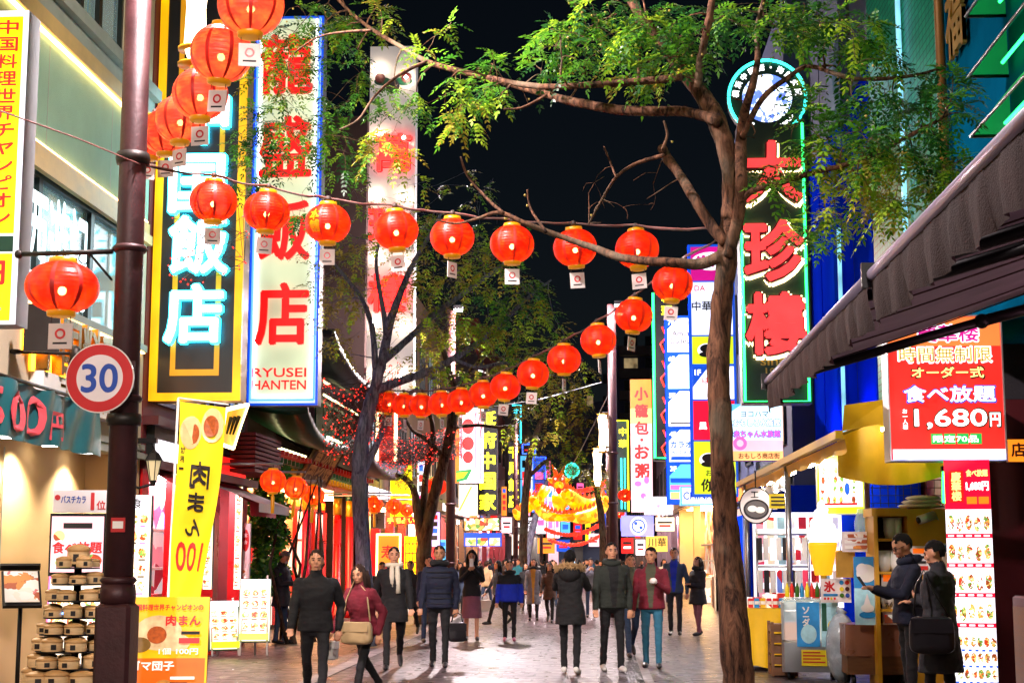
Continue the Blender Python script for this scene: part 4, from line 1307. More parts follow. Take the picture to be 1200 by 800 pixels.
# ---- sandwich board with buns
def steamer_face(its): return its
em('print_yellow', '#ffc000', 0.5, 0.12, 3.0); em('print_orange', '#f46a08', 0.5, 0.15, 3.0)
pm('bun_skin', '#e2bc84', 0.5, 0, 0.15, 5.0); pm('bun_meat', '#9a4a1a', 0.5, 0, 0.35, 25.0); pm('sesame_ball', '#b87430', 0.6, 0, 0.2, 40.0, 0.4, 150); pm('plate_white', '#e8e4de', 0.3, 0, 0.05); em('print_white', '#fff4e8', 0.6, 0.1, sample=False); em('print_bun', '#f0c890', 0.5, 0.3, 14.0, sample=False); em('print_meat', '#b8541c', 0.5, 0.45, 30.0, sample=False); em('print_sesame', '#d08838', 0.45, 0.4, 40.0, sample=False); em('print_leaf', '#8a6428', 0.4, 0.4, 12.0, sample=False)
pm('bamboo_leaf', '#7a5a2a', 0.6, 0, 0.3, 9.0)
bd = sign_at('sandwich_board', 'orange and yellow standing board picturing 肉まん and ゴマ団子 at the foot of the post', 'sandwich board', (-3.97, 14.2, 0.02), (74, 118), 0.01, 0.01, 0.05, 'wood_brown', 'print_yellow',
   [('r', 0, 56, 72, 62, 'print_orange'), ('o', 28, 33, 22, 16, 'print_bun'), ('o', 28, 34, 13, 11, 'print_bun'), ('o', 27, 35, 9, 8, 'print_meat'), ('o', 12, 44, 10, 7, 'print_leaf'), ('o', 46, 42, 12, 8, 'print_bun'),
    ('o', 30, 97, 29, 17, 'print_white'), ('o', 18, 88, 10, 9.5, 'print_sesame'), ('o', 36, 85, 10, 9.5, 'print_sesame'), ('o', 31, 98, 10, 9.5, 'print_sesame'),
    ('t', '中国料理世界チャンピオンの', 36, 10, 6, 'lit_red_text', {'w': 66, 'h': 6, 'bold': 0.04}), ('t', '肉まん', 51, 22, 11, 'lit_red_text', {'w': 32, 'h': 10, 'bold': 0.05}),
    ('t', '1個 100円', 48, 50, 7, 'print_white', {'w': 36, 'bold': 0.03, 'h': 6}), ('r', 48, 38, 19, 5, 'lit_red_text'), ('r', 50, 32, 17, 3, 'dark_ink'),
    ('t', 'ゴマ団子', 25, 63, 10, 'print_white', {'w': 40, 'h': 9, 'bold': 0.05}), ('r', 42, 73, 22, 2.5, 'print_white'), ('r', 42, 78, 16, 2.5, 'dark_ink'),
    ('t', '1個 90円', 52, 92, 8, 'print_white', {'w': 32, 'h': 7, 'bold': 0.03}), ('t', '6個 500円', 48, 105, 8, 'print_white', {'w': 40, 'h': 7.5, 'bold': 0.03})], rz=R(6), rx=R(-7))
m = MB()
for x in (-0.32, 0.32): m.tube([(x, 0.35, -0.02), (x, 0.04, 1.05)], 0.018, 'wood_brown', 6)
m.build('rear_leg', bd, True)

# ---- easel menu boards
def easel(label, x, y, w, h, rz, z0, lean=R(-14)):
    r_ = sign_at('easel_board', label, 'easel sign', (x, y, z0), (w * 100, h * 100), 0.01, 0.01, 0.03, 'roof_green', 'sign_warm',
        dish_grid(4, 14, w * 100 - 8, h * 100 - 28, 3, 4, seed=int(w * 77)) + [('r', 2, 2, w * 100 - 4, 9, 'sign_white'), ('r', 2, h * 100 - 12, w * 100 - 4, 10, 'sign_lime')], None, 1.5, 'roof_green', rz=rz, rx=lean)
    for sx in (-1, 1):
        m = MB(); m.tube([(sx * w * 0.42, -0.05, -z0 + 0.01), (sx * w * 0.36, 0.05, h * 1.08)], 0.016, 'white_paint', 6); m.build('leg', r_, True)
    m = MB(); m.tube([(0, 0.55, -z0 + 0.01), (0, 0.05, h * 0.9)], 0.016, 'white_paint', 6); m.build('leg', r_, True)
    return r_
easel('white and green menu easel standing open before the hedge', -5.40, 24.3, 0.5, 1.0, R(10), 0.22)
easel('low white menu board leaning at the foot of the wine red pillar', -5.84, 24.2, 0.5, 0.78, R(28), 0.1)

# ---- yellow flag seen from behind
FLY = 19.0
def flag_pt(u, v):
    """u 0..1 left to right in view, v 0..1 top to bottom"""
    xl = 211 - 13 * v; xr = 266 - 30 * v ** 1.1
    p = P(xl + (xr - xl) * u, 470 + (8 * u) * (1 - v) + 232 * v, FLY)
    p.y += 0.05 * math.sin(u * 5 + v * 7) + 0.05 * math.sin(v * 4) * u
    return p
pm('flag_yellow', '#f2d800', 0.7, 0, 0.08, 2.0); pm('flag_red', '#d8261c', 0.7); pm('flag_ink', '#23180f', 0.7)
fl = thing('yellow_flag', 'tall yellow cloth flag reading 肉まん 100 in reverse with a split bun picture', 'flag', (P(205, 700, FLY).x, FLY, 0))
m = MB(); nu, nv = 10, 30
m.add([flag_pt(i / nu, j / nv) for j in range(nv + 1) for i in range(nu + 1)], [(j * (nu + 1) + i, (j + 1) * (nu + 1) + i, (j + 1) * (nu + 1) + i + 1, j * (nu + 1) + i + 1) for j in range(nv) for i in range(nu)], 'flag_yellow', True)
m.build('cloth', fl)
m = MB()
def on_flag(t, u, v, su, sv, mat, bold=0.05):
    q = MB(); q.text(t, 0, 0, 0, 1.0, mat, bold, w=su, h=sv, mirror=True, res=3)
    q.v = [tuple(flag_pt(u + p[0], v - p[2]) + Vector((0, -0.012, 0))) for p in q.v]
    o = len(m.v); m.v += q.v; m.f += [[i + o for i in f] for f in q.f]; m.m += [m.mi(mat)] * len(q.f); m.sm += [False] * len(q.f)
on_flag('肉', 0.56, 0.36, 0.42, 0.14, 'flag_ink'); on_flag('ま', 0.52, 0.50, 0.36, 0.10, 'flag_ink'); on_flag('ん', 0.5, 0.63, 0.36, 0.09, 'flag_ink')
on_flag('100', 0.48, 0.78, 0.7, 0.15, 'flag_red', 0.03)
on_flag('世', 0.11, 0.24, 0.12, 0.035, 'flag_ink', 0.02); on_flag('界', 0.11, 0.29, 0.12, 0.035, 'flag_ink', 0.02); on_flag('一', 0.11, 0.335, 0.12, 0.012, 'flag_ink', 0.02)
m.build('lettering', fl)
def flag_blob(u, v, ru, rv, mat, off):
    q = [flag_pt(max(0.02, min(0.98, u + ru * math.cos(a))), max(0.01, v + rv * math.sin(a))) + Vector((0, -off, 0)) for a in [2 * math.pi * i / 18 for i in range(18)]]
    return MB().add(q, [tuple(range(18))], mat)
pic = MB()
for (u, v, ru, rv, mt, of) in ((0.27, 0.15, 0.25, 0.085, 'bun_skin', 0.012), (0.74, 0.10, 0.25, 0.09, 'bun_skin', 0.014), (0.3, 0.155, 0.17, 0.055, 'bun_meat', 0.02), (0.72, 0.105, 0.17, 0.055, 'bun_meat', 0.022)):
    q = flag_blob(u, v, ru, rv, mt, of); o = len(pic.v); pic.v += q.v; pic.f += [[i + o for i in f] for f in q.f]; pic.m += [pic.mi(mt)] * len(q.f); pic.sm += [False] * len(q.f)
pic.build('bun_picture', fl)
m = MB(); a_, b_ = P(209, 466, FLY + 0.02), P(197, 702, FLY + 0.02)
m.tube([(b_.x - 0.03, FLY + 0.02, 0.0), b_, a_], 0.016, 'white_paint', 8); m.tube([a_, P(268, 474, FLY + 0.02)], 0.012, 'white_paint', 6); m.lathe([(0.2, 0.0), (0.19, 0.14), (0.03, 0.16)], 'white_paint', 16, (b_.x - 0.03, FLY + 0.02, 0.0)); m.build('pole', fl)
# slanting yellow shop board behind it
sb = thing('slanted_board', 'slanting yellow lit board with dark script beside the yellow flag top', 'shop sign', (-5.6, 22, 3.0))
A, B, C, D = P(264, 480, 21.6), P(290, 474, 23), P(273, 525, 23), P(258, 520, 21.6)
m = MB(); m.add([A, B, C, D], [(0, 3, 2, 1)], 'frame_yellow'); m.add([p + Vector((-0.08, 0.06, 0)) for p in (A, B, C, D)], [(0, 1, 2, 3)], 'wood_brown'); m.tube([A, B, C, D, A], 0.03, 'neon_warm', 6); m.build('board', sb)
m = MB()
for q in (0.3, 0.5, 0.7):
    m.tube([A.lerp(D, 0.25).lerp(B.lerp(C, 0.25), q) + Vector((0.02, -0.03, 0)), A.lerp(D, 0.7).lerp(B.lerp(C, 0.7), q - 0.05) + Vector((0.02, -0.03, 0))], [0.03, 0.015], 'dark_ink', 5)
m.build('script', sb)
# wall lamp
wl = thing('wall_lantern_lamp', 'black iron carriage lamp on a scrolled bracket behind the brown post', 'wall lamp', P(168, 545, 20.3))
m = MB(); o = P(180, 545, 20.3)
m.lathe([(0.05, -0.2), (0.10, 0.06)], em('lamp_glass_dim', '#c8b48a', 0.6, 0.2), 6, o, False)
m.build('glass', wl)
m = MB(); m.lathe([(0.13, 0.06), (0.07, 0.16), (0.03, 0.19), (0.0, 0.24)], 'black_metal', 6, o, False); m.lathe([(0.03, -0.28), (0.055, -0.2)], 'black_metal', 6, o, False)
for q in range(6):
    a = q * math.pi / 3; m.tube([(o.x + 0.052 * math.cos(a), o.y + 0.052 * math.sin(a), o.z - 0.2), (o.x + 0.103 * math.cos(a), o.y + 0.103 * math.sin(a), o.z + 0.06)], 0.007, 'black_metal', 4)
m.build('cage', wl)
m = MB(); m.tube([(o.x - 0.42, o.y, o.z - 0.2), (o.x - 0.2, o.y, o.z - 0.3), (o.x, o.y, o.z - 0.25)], 0.018, 'black_metal', 6); m.cbox((o.x - 0.16, o.y, o.z + 0.33), (0.4, 0.08, 0.07), 'black_metal'); m.tube([(o.x - 0.03, o.y, o.z + 0.3), (o.x, o.y, o.z + 0.22)], 0.015, 'black_metal', 6); m.build('bracket', wl)
# banner sign with red oval
sign('pillar_sign', 'pale blue upright sign with red oval at the edge of the hedge', 'shop sign', (283, 613, 293, 700), 26.8, 0.08, 'alu', 'sign_face_white', [('o', 5, 20, 3.8, 13, 'sign_rim_red'), ('v', '宴会', 5, 14, 5, 8, 'sign_face_white'), ('o', 5, 62, 3.5, 10, 'menu_print')])
# carved gold calligraphy board on the temple roof
cb = thing('calligraphy_board', 'tilted dark board with three gold brush characters under the swept roof', 'shop sign', (-5.7, 32, 3.1))
A, B = Vector((-5.55, 30.7, 3.86)), Vector((-5.55, 33.6, 3.86)); D, C = Vector((-5.98, 30.7, 3.08)), Vector((-5.98, 33.6, 3.08))
m = MB(); nrm = Vector((0.88, 0, -0.48)); m.add([A, B, C, D], [(0, 1, 2, 3)], 'wood_brown'); m.add([p - nrm * 0.1 for p in (A, B, C, D)], [(3, 2, 1, 0)], 'wood_brown'); m.tube([A, B, C, D, A], 0.05, 'wood_brown', 6); m.build('board', cb)
m = MB(); q = MB(); q.text('萬珍樓', 0, 0, 0, 1.0, 'gold_leaf', 0.03, w=2.6, h=0.72)
for p in q.v:
    u, v = (p[0] + 1.45) / 2.9, (0.445 - p[2]) / 0.89
    m.v.append(tuple(A.lerp(B, u).lerp(D.lerp(C, u), v) + nrm * 0.03))
m.f, m.m, m.sm, m.mats = q.f, q.m, q.sm, q.mats; m.build('lettering', cb)
MB().tube([A + Vector((0.12, 0.1, 0.08)), B + Vector((0.12, -0.1, 0.08))], 0.03, 'eave_tube', 6).build('light_tube', cb)
sign('door_sign', 'small framed orange lit panel with a red ornament by the temple doorway', 'shop sign', (441, 625, 470, 700), 40.2, 0.1, 'gold_paint', 'sign_orange', [('t', '寿', 14, 22, 18, 'lit_red_text'), ('o', 14, 48, 9, 12, 'lit_red_text')], frame=2, frame_mat='neon_warm')
sign('fascia_sign', 'red horizontal sign with yellow 手相占い characters under the orange lanterns', 'shop sign', (452, 605, 488, 614), 46, 0.15, 'red_paint', 'sign_red', [('t', '手相占い', 18, 4.5, 8, 'lit_yellow_text', {'w': 32, 'h': 7})])
sign('dish_menu', 'yellow lattice menu panel right of the orange framed door sign', 'menu board', (474, 628, 492, 688), 45, 0.1, 'gold_paint', 'sign_yellow', [('r', 1 + 4.2 * i, 4, 1, 52, 'lit_red_text') for i in range(4)] + [('r', 1, 8 + 11 * i, 16, 1.2, 'lit_red_text') for i in range(4)])

# ---- neon signs farther down on the left
sign('vertical_sign', 'white sign with red flower shapes and a pink neon edge above the far left shops', 'shop sign', (534, 478, 567, 566), 58, 0.4, 'white_paint', 'sign_white',
     [('r', 0, 0, 5, 88, 'sign_orange'), ('n', [(7, 6), (24, 6), (24, 70), (7, 70), (7, 6)], 1.0, 'neon_pink'), ('o', 15, 22, 7, 9, 'lit_red_text'), ('o', 15, 42, 7, 8, 'lit_red_text'), ('o', 15, 58, 6, 7, 'lit_red_text'),
      ('n', [(30, 2), (30, 84)], 1.0, 'neon_pink'), ('p', [(1, 74), (20, 72), (14, 84), (2, 87)], 'sign_green'), ('p', [(2, 76), (15, 75), (10, 82), (2, 84)], 'sign_yellow')])
sign('vertical_sign', 'black sign with glowing yellow characters 延府中国家 left of the street', 'shop sign', (561, 478, 583, 602), 66, 0.4, 'dark_wall', 'sign_black',
     [('v', '延府中国家', 11, 14, 20, 24, 'neon_yellow', {'h': 20, 'bold': 0.04})])
sign('vertical_sign', 'blue neon framed sign reading オーダー式 beyond the yellow characters', 'shop sign', (600, 474, 611, 520), 82, 0.4, 'navy_wall', 'glass_dark',
     [('n', [(0.5, 1), (10.5, 1), (10.5, 45)], 0.8, 'neon_cyan'), ('v', 'オ丨ダ丨式', 5, 8, 7, 7.6, 'neon_cyan', {'bold': 0.0})])
sign('vertical_sign', 'black sign with glowing yellow characters 千尾飯店 beside the dragon', 'shop sign', (596, 518, 608, 600), 78, 0.4, 'dark_wall', 'sign_black',
     [('v', '千尾飯店', 6, 12, 13, 19, 'neon_yellow', {'h': 15, 'w': 12, 'bold': 0.05})])
sign('picture_board', 'wide lit photo strip of dishes above the blue framed menu', 'menu board', (543, 606, 586, 622), 60, 0.2, 'wood_brown', 'food_lit', [], frame=1, frame_mat='dark_wall')
sign('picture_board', 'blue framed lit menu board with three dish photographs', 'menu board', (544, 624, 588, 640), 58, 0.2, 'blue_panel', 'sign_blue', [('r', 2 + 14 * i, 6, 12, 9, 'food_lit') for i in range(3)])
sign('slanted_tube_sign', 'bright warm lit slanting shop canopy edge under the white flower sign', 'shop sign', (538, 568, 560, 604), 57, 0.3, 'tan_wall', 'sign_warm', [('n', [(20, 2), (4, 34)], 1.2, 'neon_warm'), ('n', [(15, 2), (1, 30)], 1.0, 'neon_yellow')])
em('sign_lilac_lit', '#c8b8ff', 0.9)
# colourful cluster beyond
far = [((612, 520, 628, 532), 92, 'neon_blue', 'glass_dark', '', 'small blue neon outlined box high at the left end'),
       ((610, 534, 620, 600), 96, None, 'sign_sky', '', 'pale blue lit column sign at the left end of the street'),
       ((616, 536, 624, 596), 94, None, 'sign_warm', '', 'cream lit column sign beside the pale blue one'),
       ((624, 535, 640, 600), 99, 'neon_blue', 'sign_blue', '', 'deep blue sign with a blue neon outline near the dragon head'),
       ((628, 575, 640, 625), 104, None, 'sign_white', '', 'white sign box behind the dragon body'),
       ((641, 570, 649, 630), 110, None, 'sign_pink', '', 'pink lit sign behind the dragon body'),
       ((650, 566, 656, 630), 116, None, 'sign_white', '', 'narrow white sign under the dragon head'),
       ((657, 585, 668, 628), 121, None, 'sign_sky', '', 'light blue sign right of the dragon neck'),
       ((640, 540, 645, 562), 101, None, 'lit_pink_text', '', 'tiny magenta sign left of the dragon horns'),
       ((612, 606, 628, 622), 88, None, 'sign_white', 'る', 'white square sign with a black kana under the dragon tail'),
       ((588, 606, 600, 624), 76, None, 'sign_pink', '', 'pale pink square sign under the yellow characters'),
       ((600, 626, 622, 650), 86, None, 'sign_warm', '', 'warm lit panel above the far crowd on the left'),
       ((672, 600, 682, 632), 128, None, 'sign_red', '', 'far red sign at the end of the street'),
       ((630, 630, 650, 648), 118, None, 'sign_orange', '', 'far orange sign above the crowd'),
       ((652, 632, 668, 646), 124, None, 'sign_blue', '', 'far blue sign above the crowd'),
       ((575, 604, 583, 640), 72, None, 'sign_red', '', 'slim red lit sign beside the black yellow character sign'),
       ((588, 570, 594, 604), 84, None, 'sign_orange', '', 'slim orange lit sign left of the yellow 千尾飯店 sign'),
       ((613, 560, 621, 604), 90, 'neon_pink', 'sign_pink', '', 'pink neon outlined sign above the dragon tail'),
       ((686, 610, 692, 634), 118, None, 'sign_yellow', '', 'tiny yellow sign below the right dragon coil'),
       ((676, 566, 684, 578), 120, None, 'lit_pink_text', '', 'tiny magenta sign right of the dragon head'),
       ((502, 600, 516, 640), 50, None, 'sign_lilac_lit', '', 'pale lilac lit panel behind the dark forked trunk'),
       ((514, 632, 524, 668), 53, None, 'sign_sky', '', 'sky blue lit menu panel left of the brown lamp post'),
       ((490, 540, 498, 600), 48, None, 'sign_white', '', 'narrow white lit column sign left of the dark forked trunk'),
       ((744, 606, 750, 630), 70, None, 'sign_red', '', 'narrow red lit sign under the plain white box'),
       ((768, 606, 790, 622), 52, None, 'sign_warm', '', 'cream lit fascia sign below the floor directories'),
       ((705, 565, 712, 596), 96, 'neon_red', 'sign_red', '', 'red neon outlined sign just left of the twin lamp post')]
for (bx, Y, neon, face, t, lb) in far:
    w_, h_ = bx[2] - bx[0], bx[3] - bx[1]
    its = []
    if neon: its.append(('n', [(0.5, 0.5), (w_ - 0.5, 0.5), (w_ - 0.5, h_ - 0.5), (0.5, h_ - 0.5), (0.5, 0.5)], 0.7, neon))
    if t: its.append(('t', t, w_ / 2, h_ / 2, h_ * 0.7, 'ink_on_lit'))
    elif h_ > 30:
        its += [('r', w_ * 0.2, h_ * (0.08 + 0.2 * i), w_ * 0.6, h_ * 0.13, random.choice(['lit_red_text', 'lit_blue_text', 'ink_on_lit', 'lit_pink_text'])) for i in range(4)]
    else:
        its += [('r', w_ * 0.12, h_ * 0.3, w_ * 0.76, h_ * 0.14, 'ink_on_lit'), ('r', w_ * 0.2, h_ * 0.55, w_ * 0.6, h_ * 0.14, 'lit_red_text')]
    sign('shop_sign', lb, 'shop sign', bx, Y, 0.3, 'dark_wall', face, its)
rs = thing('round_neon_sign', 'round turquoise neon sign with a scroll pattern above the dragon', 'shop sign', P(670, 551, 105))
m = MB(); c = P(670, 551, 105); m.disc(c.x, c.y, c.z, 0.46, 0.46, em('disc_teal', '#1fd8a8', 1.0), 24); m.disc(c.x, c.y + 0.1, c.z, 0.5, 0.5, 'roof_green', 24); m.build('face', rs)
m = MB(); m.disc(c.x, c.y - 0.01, c.z, 0.30, 0.30, 'roof_green', 20, 0.8); m.disc(c.x, c.y - 0.01, c.z, 0.16, 0.16, 'roof_green', 16, 0.7)
m.build('scroll', rs)
MB().tube([(c.x + 0.48 * math.cos(a), c.y - 0.03, c.z + 0.48 * math.sin(a)) for a in [i * math.pi / 12 for i in range(25)]], 0.05, 'neon_teal', 6).build('neon_tube', rs)
MB().tube([(c.x, c.y + 0.05, c.z), (c.x + 3.0, c.y + 0.05, c.z)], 0.04, 'iron', 6).build('bracket', rs)

# ================================================================ right hand signs
sign('vertical_sign', 'orange to white sign reading 小籠包・お粥 left of the green neon frame', 'shop sign', (739, 445, 764, 600), 50, 0.3, 'alu', 'sign_pink',
     [('r', 0, 0, 25, 34, 'sign_orange'), ('r', 0, 34, 25, 18, em('sign_peach', '#ffae6a', 1.2)), ('v', '小籠包', 13, 17, 19, 20, 'lit_red_text', {'h': 16, 'bold': 0.05}), ('o', 13, 71, 1.8, 1.8, 'lit_red_text'), ('v', 'お粥', 13, 85, 19, 22, 'lit_red_text', {'h': 17, 'bold': 0.05}),
      ('o', 8, 122, 4, 3, 'lit_pink_text'), ('o', 18, 118, 3, 4, 'lit_pink_text'), ('o', 14, 136, 3, 3, 'lit_pink_text')])
sign('vertical_sign', 'green neon framed black sign with red script and yellow 料理 behind the floor directory', 'shop sign', (765, 345, 792, 540), 46, 0.5, 'roof_green', 'sign_black',
     [('n', [(1, 0), (1, 192), (26, 192)], 1.6, 'neon_green'), ('v', '料理', 17, 5, 15, 16, 'neon_yellow', {'h': 12, 'bold': 0.04})] + [('n', [(13, v + 18), (9, v + 8), (16, v), (11, v - 12)], 0.9, 'neon_red') for v in (52, 92, 134, 172)])
def directory_cell(v, h, fl, body, its):
    out = [('r', 3, v, 27, h, body)]
    if fl: out += [('p', [(3, v), (3, v + 13), (16, v)], 'sign_blue'), ('t', fl, 7.5, v + 5, 8, 'lit_white_text', {'bold': 0.03})]
    return out + its
sign('floor_directory', 'tall blue framed floor directory listing 7F to 3F left of the big tree trunk', 'shop sign', (780, 371, 812, 591), 42, 0.35, 'blue_panel', 'sign_blue',
     directory_cell(3, 40, '7F', 'sign_white', [('t', 'Amin', 18, 21, 9, 'grey_wall', {'w': 20}), ('t', 'Collec', 17, 30, 9, 'grey_wall', {'w': 24})]) +
     directory_cell(46, 40, '6F', em('sign_pale_blue', '#c4ecff', 1.3), [('o', 18, 66, 7, 5, 'sign_white')]) + directory_cell(89, 41, '5F', 'sign_white', [('r', 5, 125, 24, 2, 'grey_wall')]) +
     directory_cell(134, 37, '4F', 'sign_white', [('t', 'カラオ', 17, 151, 9, 'lit_blue_text', {'w': 25, 'h': 8, 'bold': 0.05}), ('t', '045-228-2', 16, 160, 5, 'lit_blue_text', {'w': 24, 'h': 4}), ('r', 5, 165, 23, 4, 'sign_blue')]) +
     directory_cell(174, 40, '3F', 'sign_sky', [('r', 4, 190, 25, 5, 'sign_blue'), ('r', 4, 198, 25, 5, 'lit_pink_text'), ('r', 4, 206, 25, 8, 'sign_peach')]))
pm('panda_black', '#151515', 0.5)
def plate_icon(v): return [('o', 20, v, 11, 8, 'sign_white'), ('o', 20, v - 2, 8, 5, 'ink_on_lit'), ('o', 20, v + 5, 9, 3.4, 'ink_on_lit')]
sign('floor_directory', 'wider floor directory with magenta top and lime panels partly hidden by the big trunk', 'shop sign', (808, 288, 862, 582), 38, 0.35, 'blue_panel', 'sign_blue',
     [('r', 3, 3, 48, 40, em('sign_magenta', '#b80a78', 1.0)), ('o', 27, 20, 23, 11, 'sign_white'), ('t', 'ダイ', 20, 20, 15, 'sign_magenta', {'bold': 0.06}), ('r', 3, 45, 48, 62, em('sign_lilac', '#d8dcf6', 1.2)), ('t', 'DA', 13, 52, 9, 'lit_red_text'), ('t', '中華', 15, 73, 12, 'ink_on_lit', {'bold': 0.03}),
      ('r', 3, 109, 48, 32, 'sign_lime')] + plate_icon(125) + [('p', [(3, 144), (3, 182), (51, 182), (51, 144)], 'sign_white'), ('p', [(3, 144), (3, 168), (22, 144)], 'sign_blue'), ('t', '1F', 9, 151, 9, 'lit_white_text', {'bold': 0.04}), ('t', 'は', 18, 160, 9, 'lit_red_text'),
      ('r', 3, 184, 48, 45, em('sign_crimson', '#e80a2e', 1.1)), ('t', '風', 14, 213, 9, 'lit_white_text', {'bold': 0.05}), ('r', 3, 231, 48, 60, 'sign_lime')] + plate_icon(252) + [('t', '你', 18, 281, 15, 'ink_on_lit', {'bold': 0.04}), ('t', 'お', 20, 267, 8, 'ink_on_lit')])
sign('shop_sign', 'white lit box reading CHINA below the floor directories', 'shop sign', (797, 570, 850, 592), 39.5, 0.5, 'sign_sky', 'sign_white', [('t', 'CHINA', 20, 11, 11, 'lit_blue_text', {'w': 34, 'h': 9, 'bold': 0.03})], frame=1.5, frame_mat='sign_sky')
sign('shop_sign', 'plain white lit box beside the pink お粥 sign', 'shop sign', (755, 582, 788, 603), 47, 0.3, 'alu', 'sign_white', [('t', '中華', 14, 11, 6, 'lit_pink_text')])
sign('shop_sign', 'white round emblem board on lilac neon panel above the right crowd', 'shop sign', (728, 604, 766, 628), 62, 0.3, 'navy_wall', em('sign_violet', '#8a8cff', 1.2), [('o', 20, 12, 10, 11, 'sign_white'), ('g', 20, 12, 8, 0.8, 'lit_blue_text'), ('o', 17, 9, 2, 2, 'lit_blue_text'), ('o', 23, 14, 2, 2, 'lit_blue_text')])
sign('shop_sign', 'mustard sign with black 川華 characters above the right crowd', 'shop sign', (757, 628, 782, 646), 56, 0.2, 'wood_brown', em('sign_mustard', '#e8c050', 1.0), [('t', '川華', 13, 7, 11, 'ink_on_lit', {'bold': 0.02})])
sign('vertical_sign', 'yellow edged dark sign with 中 behind the twin lamp post', 'shop sign', (722, 492, 737, 600), 68, 0.3, 'gold_paint', 'roof_green', [('n', [(1, 1), (14, 1), (14, 107)], 0.8, 'neon_yellow'), ('v', '中華', 8, 14, 10, 14, 'neon_yellow'), ('n', [(6, 45), (6, 104)], 0.8, 'neon_cyan'), ('n', [(10, 45), (10, 104)], 0.6, 'neon_teal')])
for (bx, Y, face, lb) in (((690, 625, 702, 640), 112, 'sign_pink', 'far pink sign box behind the black jacket man'), ((728, 630, 742, 648), 86, 'sign_red', 'red lit panel low on the right shops'), ((745, 632, 756, 650), 80, 'sign_white', 'small white lit panel low on the right shops'), ((703, 600, 710, 628), 104, 'sign_blue', 'narrow blue lit sign right of the red garland'), ((727, 600, 734, 622), 90, 'sign_violet', 'narrow violet lit sign right of the lamp post')):
    w_, h_ = bx[2] - bx[0], bx[3] - bx[1]
    sign('shop_sign', lb, 'shop sign', bx, Y, 0.3, 'dark_wall', face, [('r', w_ * 0.15, h_ * 0.25, w_ * 0.7, h_ * 0.16, 'ink_on_lit'), ('r', w_ * 0.2, h_ * 0.55, w_ * 0.6, h_ * 0.14, 'lit_red_text' if face != 'sign_red' else 'lit_white_text')])
# ---- tall green framed sign
pm('sign_dark_green', '#14261a', 0.5, 0, 0.25, 1.0)
its = [('n', [(75.5, 0), (75.5, 322), (2, 322), (2, 40)], 1.6, 'neon_green', {'off': 0.08})]
for c, v in (('大', 60), ('珍', 152), ('樓', 236)):
    its += [('t', c, 40, v, 70, 'neon_warm', {'h': 79, 'w': 77, 'bold': 0.085, 'ex': 0.02, 'part': 'letter_backlight'}), ('t', c, 38, v - 1, 70, em('letter_red', '#ff4040', 0.95, 0.15), {'h': 72, 'w': 70, 'bold': 0.04, 'ex': 0.12, 'part': 'letter_face'}), ('t', c, 38, v - 1, 70, 'wine_wall', {'h': 75, 'w': 73, 'bold': 0.07, 'ex': 0.09, 'part': 'letter_side'})]  # warm halo put in as a larger glowing letter under each face
its += [('t', 'since', 40, 276, 16, 'gold_leaf', {'w': 38, 'bold': 0.01}), ('t', '19', 32, 289, 14, 'gold_leaf', {'bold': 0.01})]
ts = sign('vertical_sign', 'tall green neon framed sign with red 大珍樓 characters behind the tree', 'shop sign', (866, 150, 946, 474), 28, 0.5, 'roof_dark', 'sign_dark_green', its)
# round restaurant emblem above it
rs = thing('round_neon_sign', 'round turquoise ringed emblem on top of the tall green neon sign', 'shop sign', P(898, 117, 28))
c = P(898, 117, 28)
m = MB(); q = MB(); q.lathe([(0.0, -0.12), (0.72, -0.12), (0.72, 0.12), (0.0, 0.12)], 'dark_wall', 40)
m.add([(c.x + x, c.y + z, c.z + y) for x, y, z in q.v], q.f, 'dark_wall'); m.build('drum', rs)
m = MB(); m.disc(c.x, c.y - 0.124, c.z, 0.71, 0.71, 'sign_dark_green', 48); m.build('face', rs)
m, nt, out = newmat('emblem_art')
b_ = N(nt, 'BsdfPrincipled'); v_ = coords(nt, (1, 1, 1)); nz = N(nt, 'TexNoise', Scale=4.5, Detail=3.0, Distortion=1.6); nt.links.new(v_, nz.inputs['Vector'])
rp = N(nt, 'ValToRGB'); rp.color_ramp.interpolation = 'CONSTANT'; rp.color_ramp.elements[0].color = (0.02, 0.08, 0.6, 1); rp.color_ramp.elements[1].color = (0.85, 0.95, 1, 1); rp.color_ramp.elements[1].position = 0.48
nt.links.new(nz.outputs['Fac'], rp.inputs[0]); nt.links.new(rp.outputs[0], b_.inputs['Emission Color']); b_.inputs['Emission Strength'].default_value = 1.6; nt.links.new(b_.outputs[0], out.inputs[0])
m = MB(); m.disc(c.x, c.y - 0.13, c.z - 0.01, 0.46, 0.46, 'emblem_art', 40); m.disc(c.x + 0.02, c.y - 0.136, c.z - 0.12, 0.15, 0.18, 'sign_white', 20); m.disc(c.x - 0.1, c.y - 0.136, c.z + 0.27, 0.2, 0.12, 'sign_white', 20); m.build('emblem', rs)
m = MB()
def ring_text(t, a0, a1, r, size, flip):
    for i, ch in enumerate(t):
        if ch == ' ': continue
        a = R(a0 + (a1 - a0) * i / (len(t) - 1))
        q = MB(); q.text(ch, 0, 0, 0, size, 'lit_white_text', 0.02)
        rot = (a + math.pi / 2) if flip else (a - math.pi / 2)
        m.add([(c.x + r * math.cos(a) + x * math.cos(rot) - z * math.sin(rot), c.y - 0.132, c.z + r * math.sin(a) + x * math.sin(rot) + z * math.cos(rot)) for x, y, z in q.v], q.f, 'lit_white_text')
ring_text('横浜中華街・海鮮火鍋', 172, 10, 0.585, 0.135, False)
ring_text('Dai Chin Rou Restaurant', 222, 322, 0.585, 0.115, True)
m.build('lettering', rs)
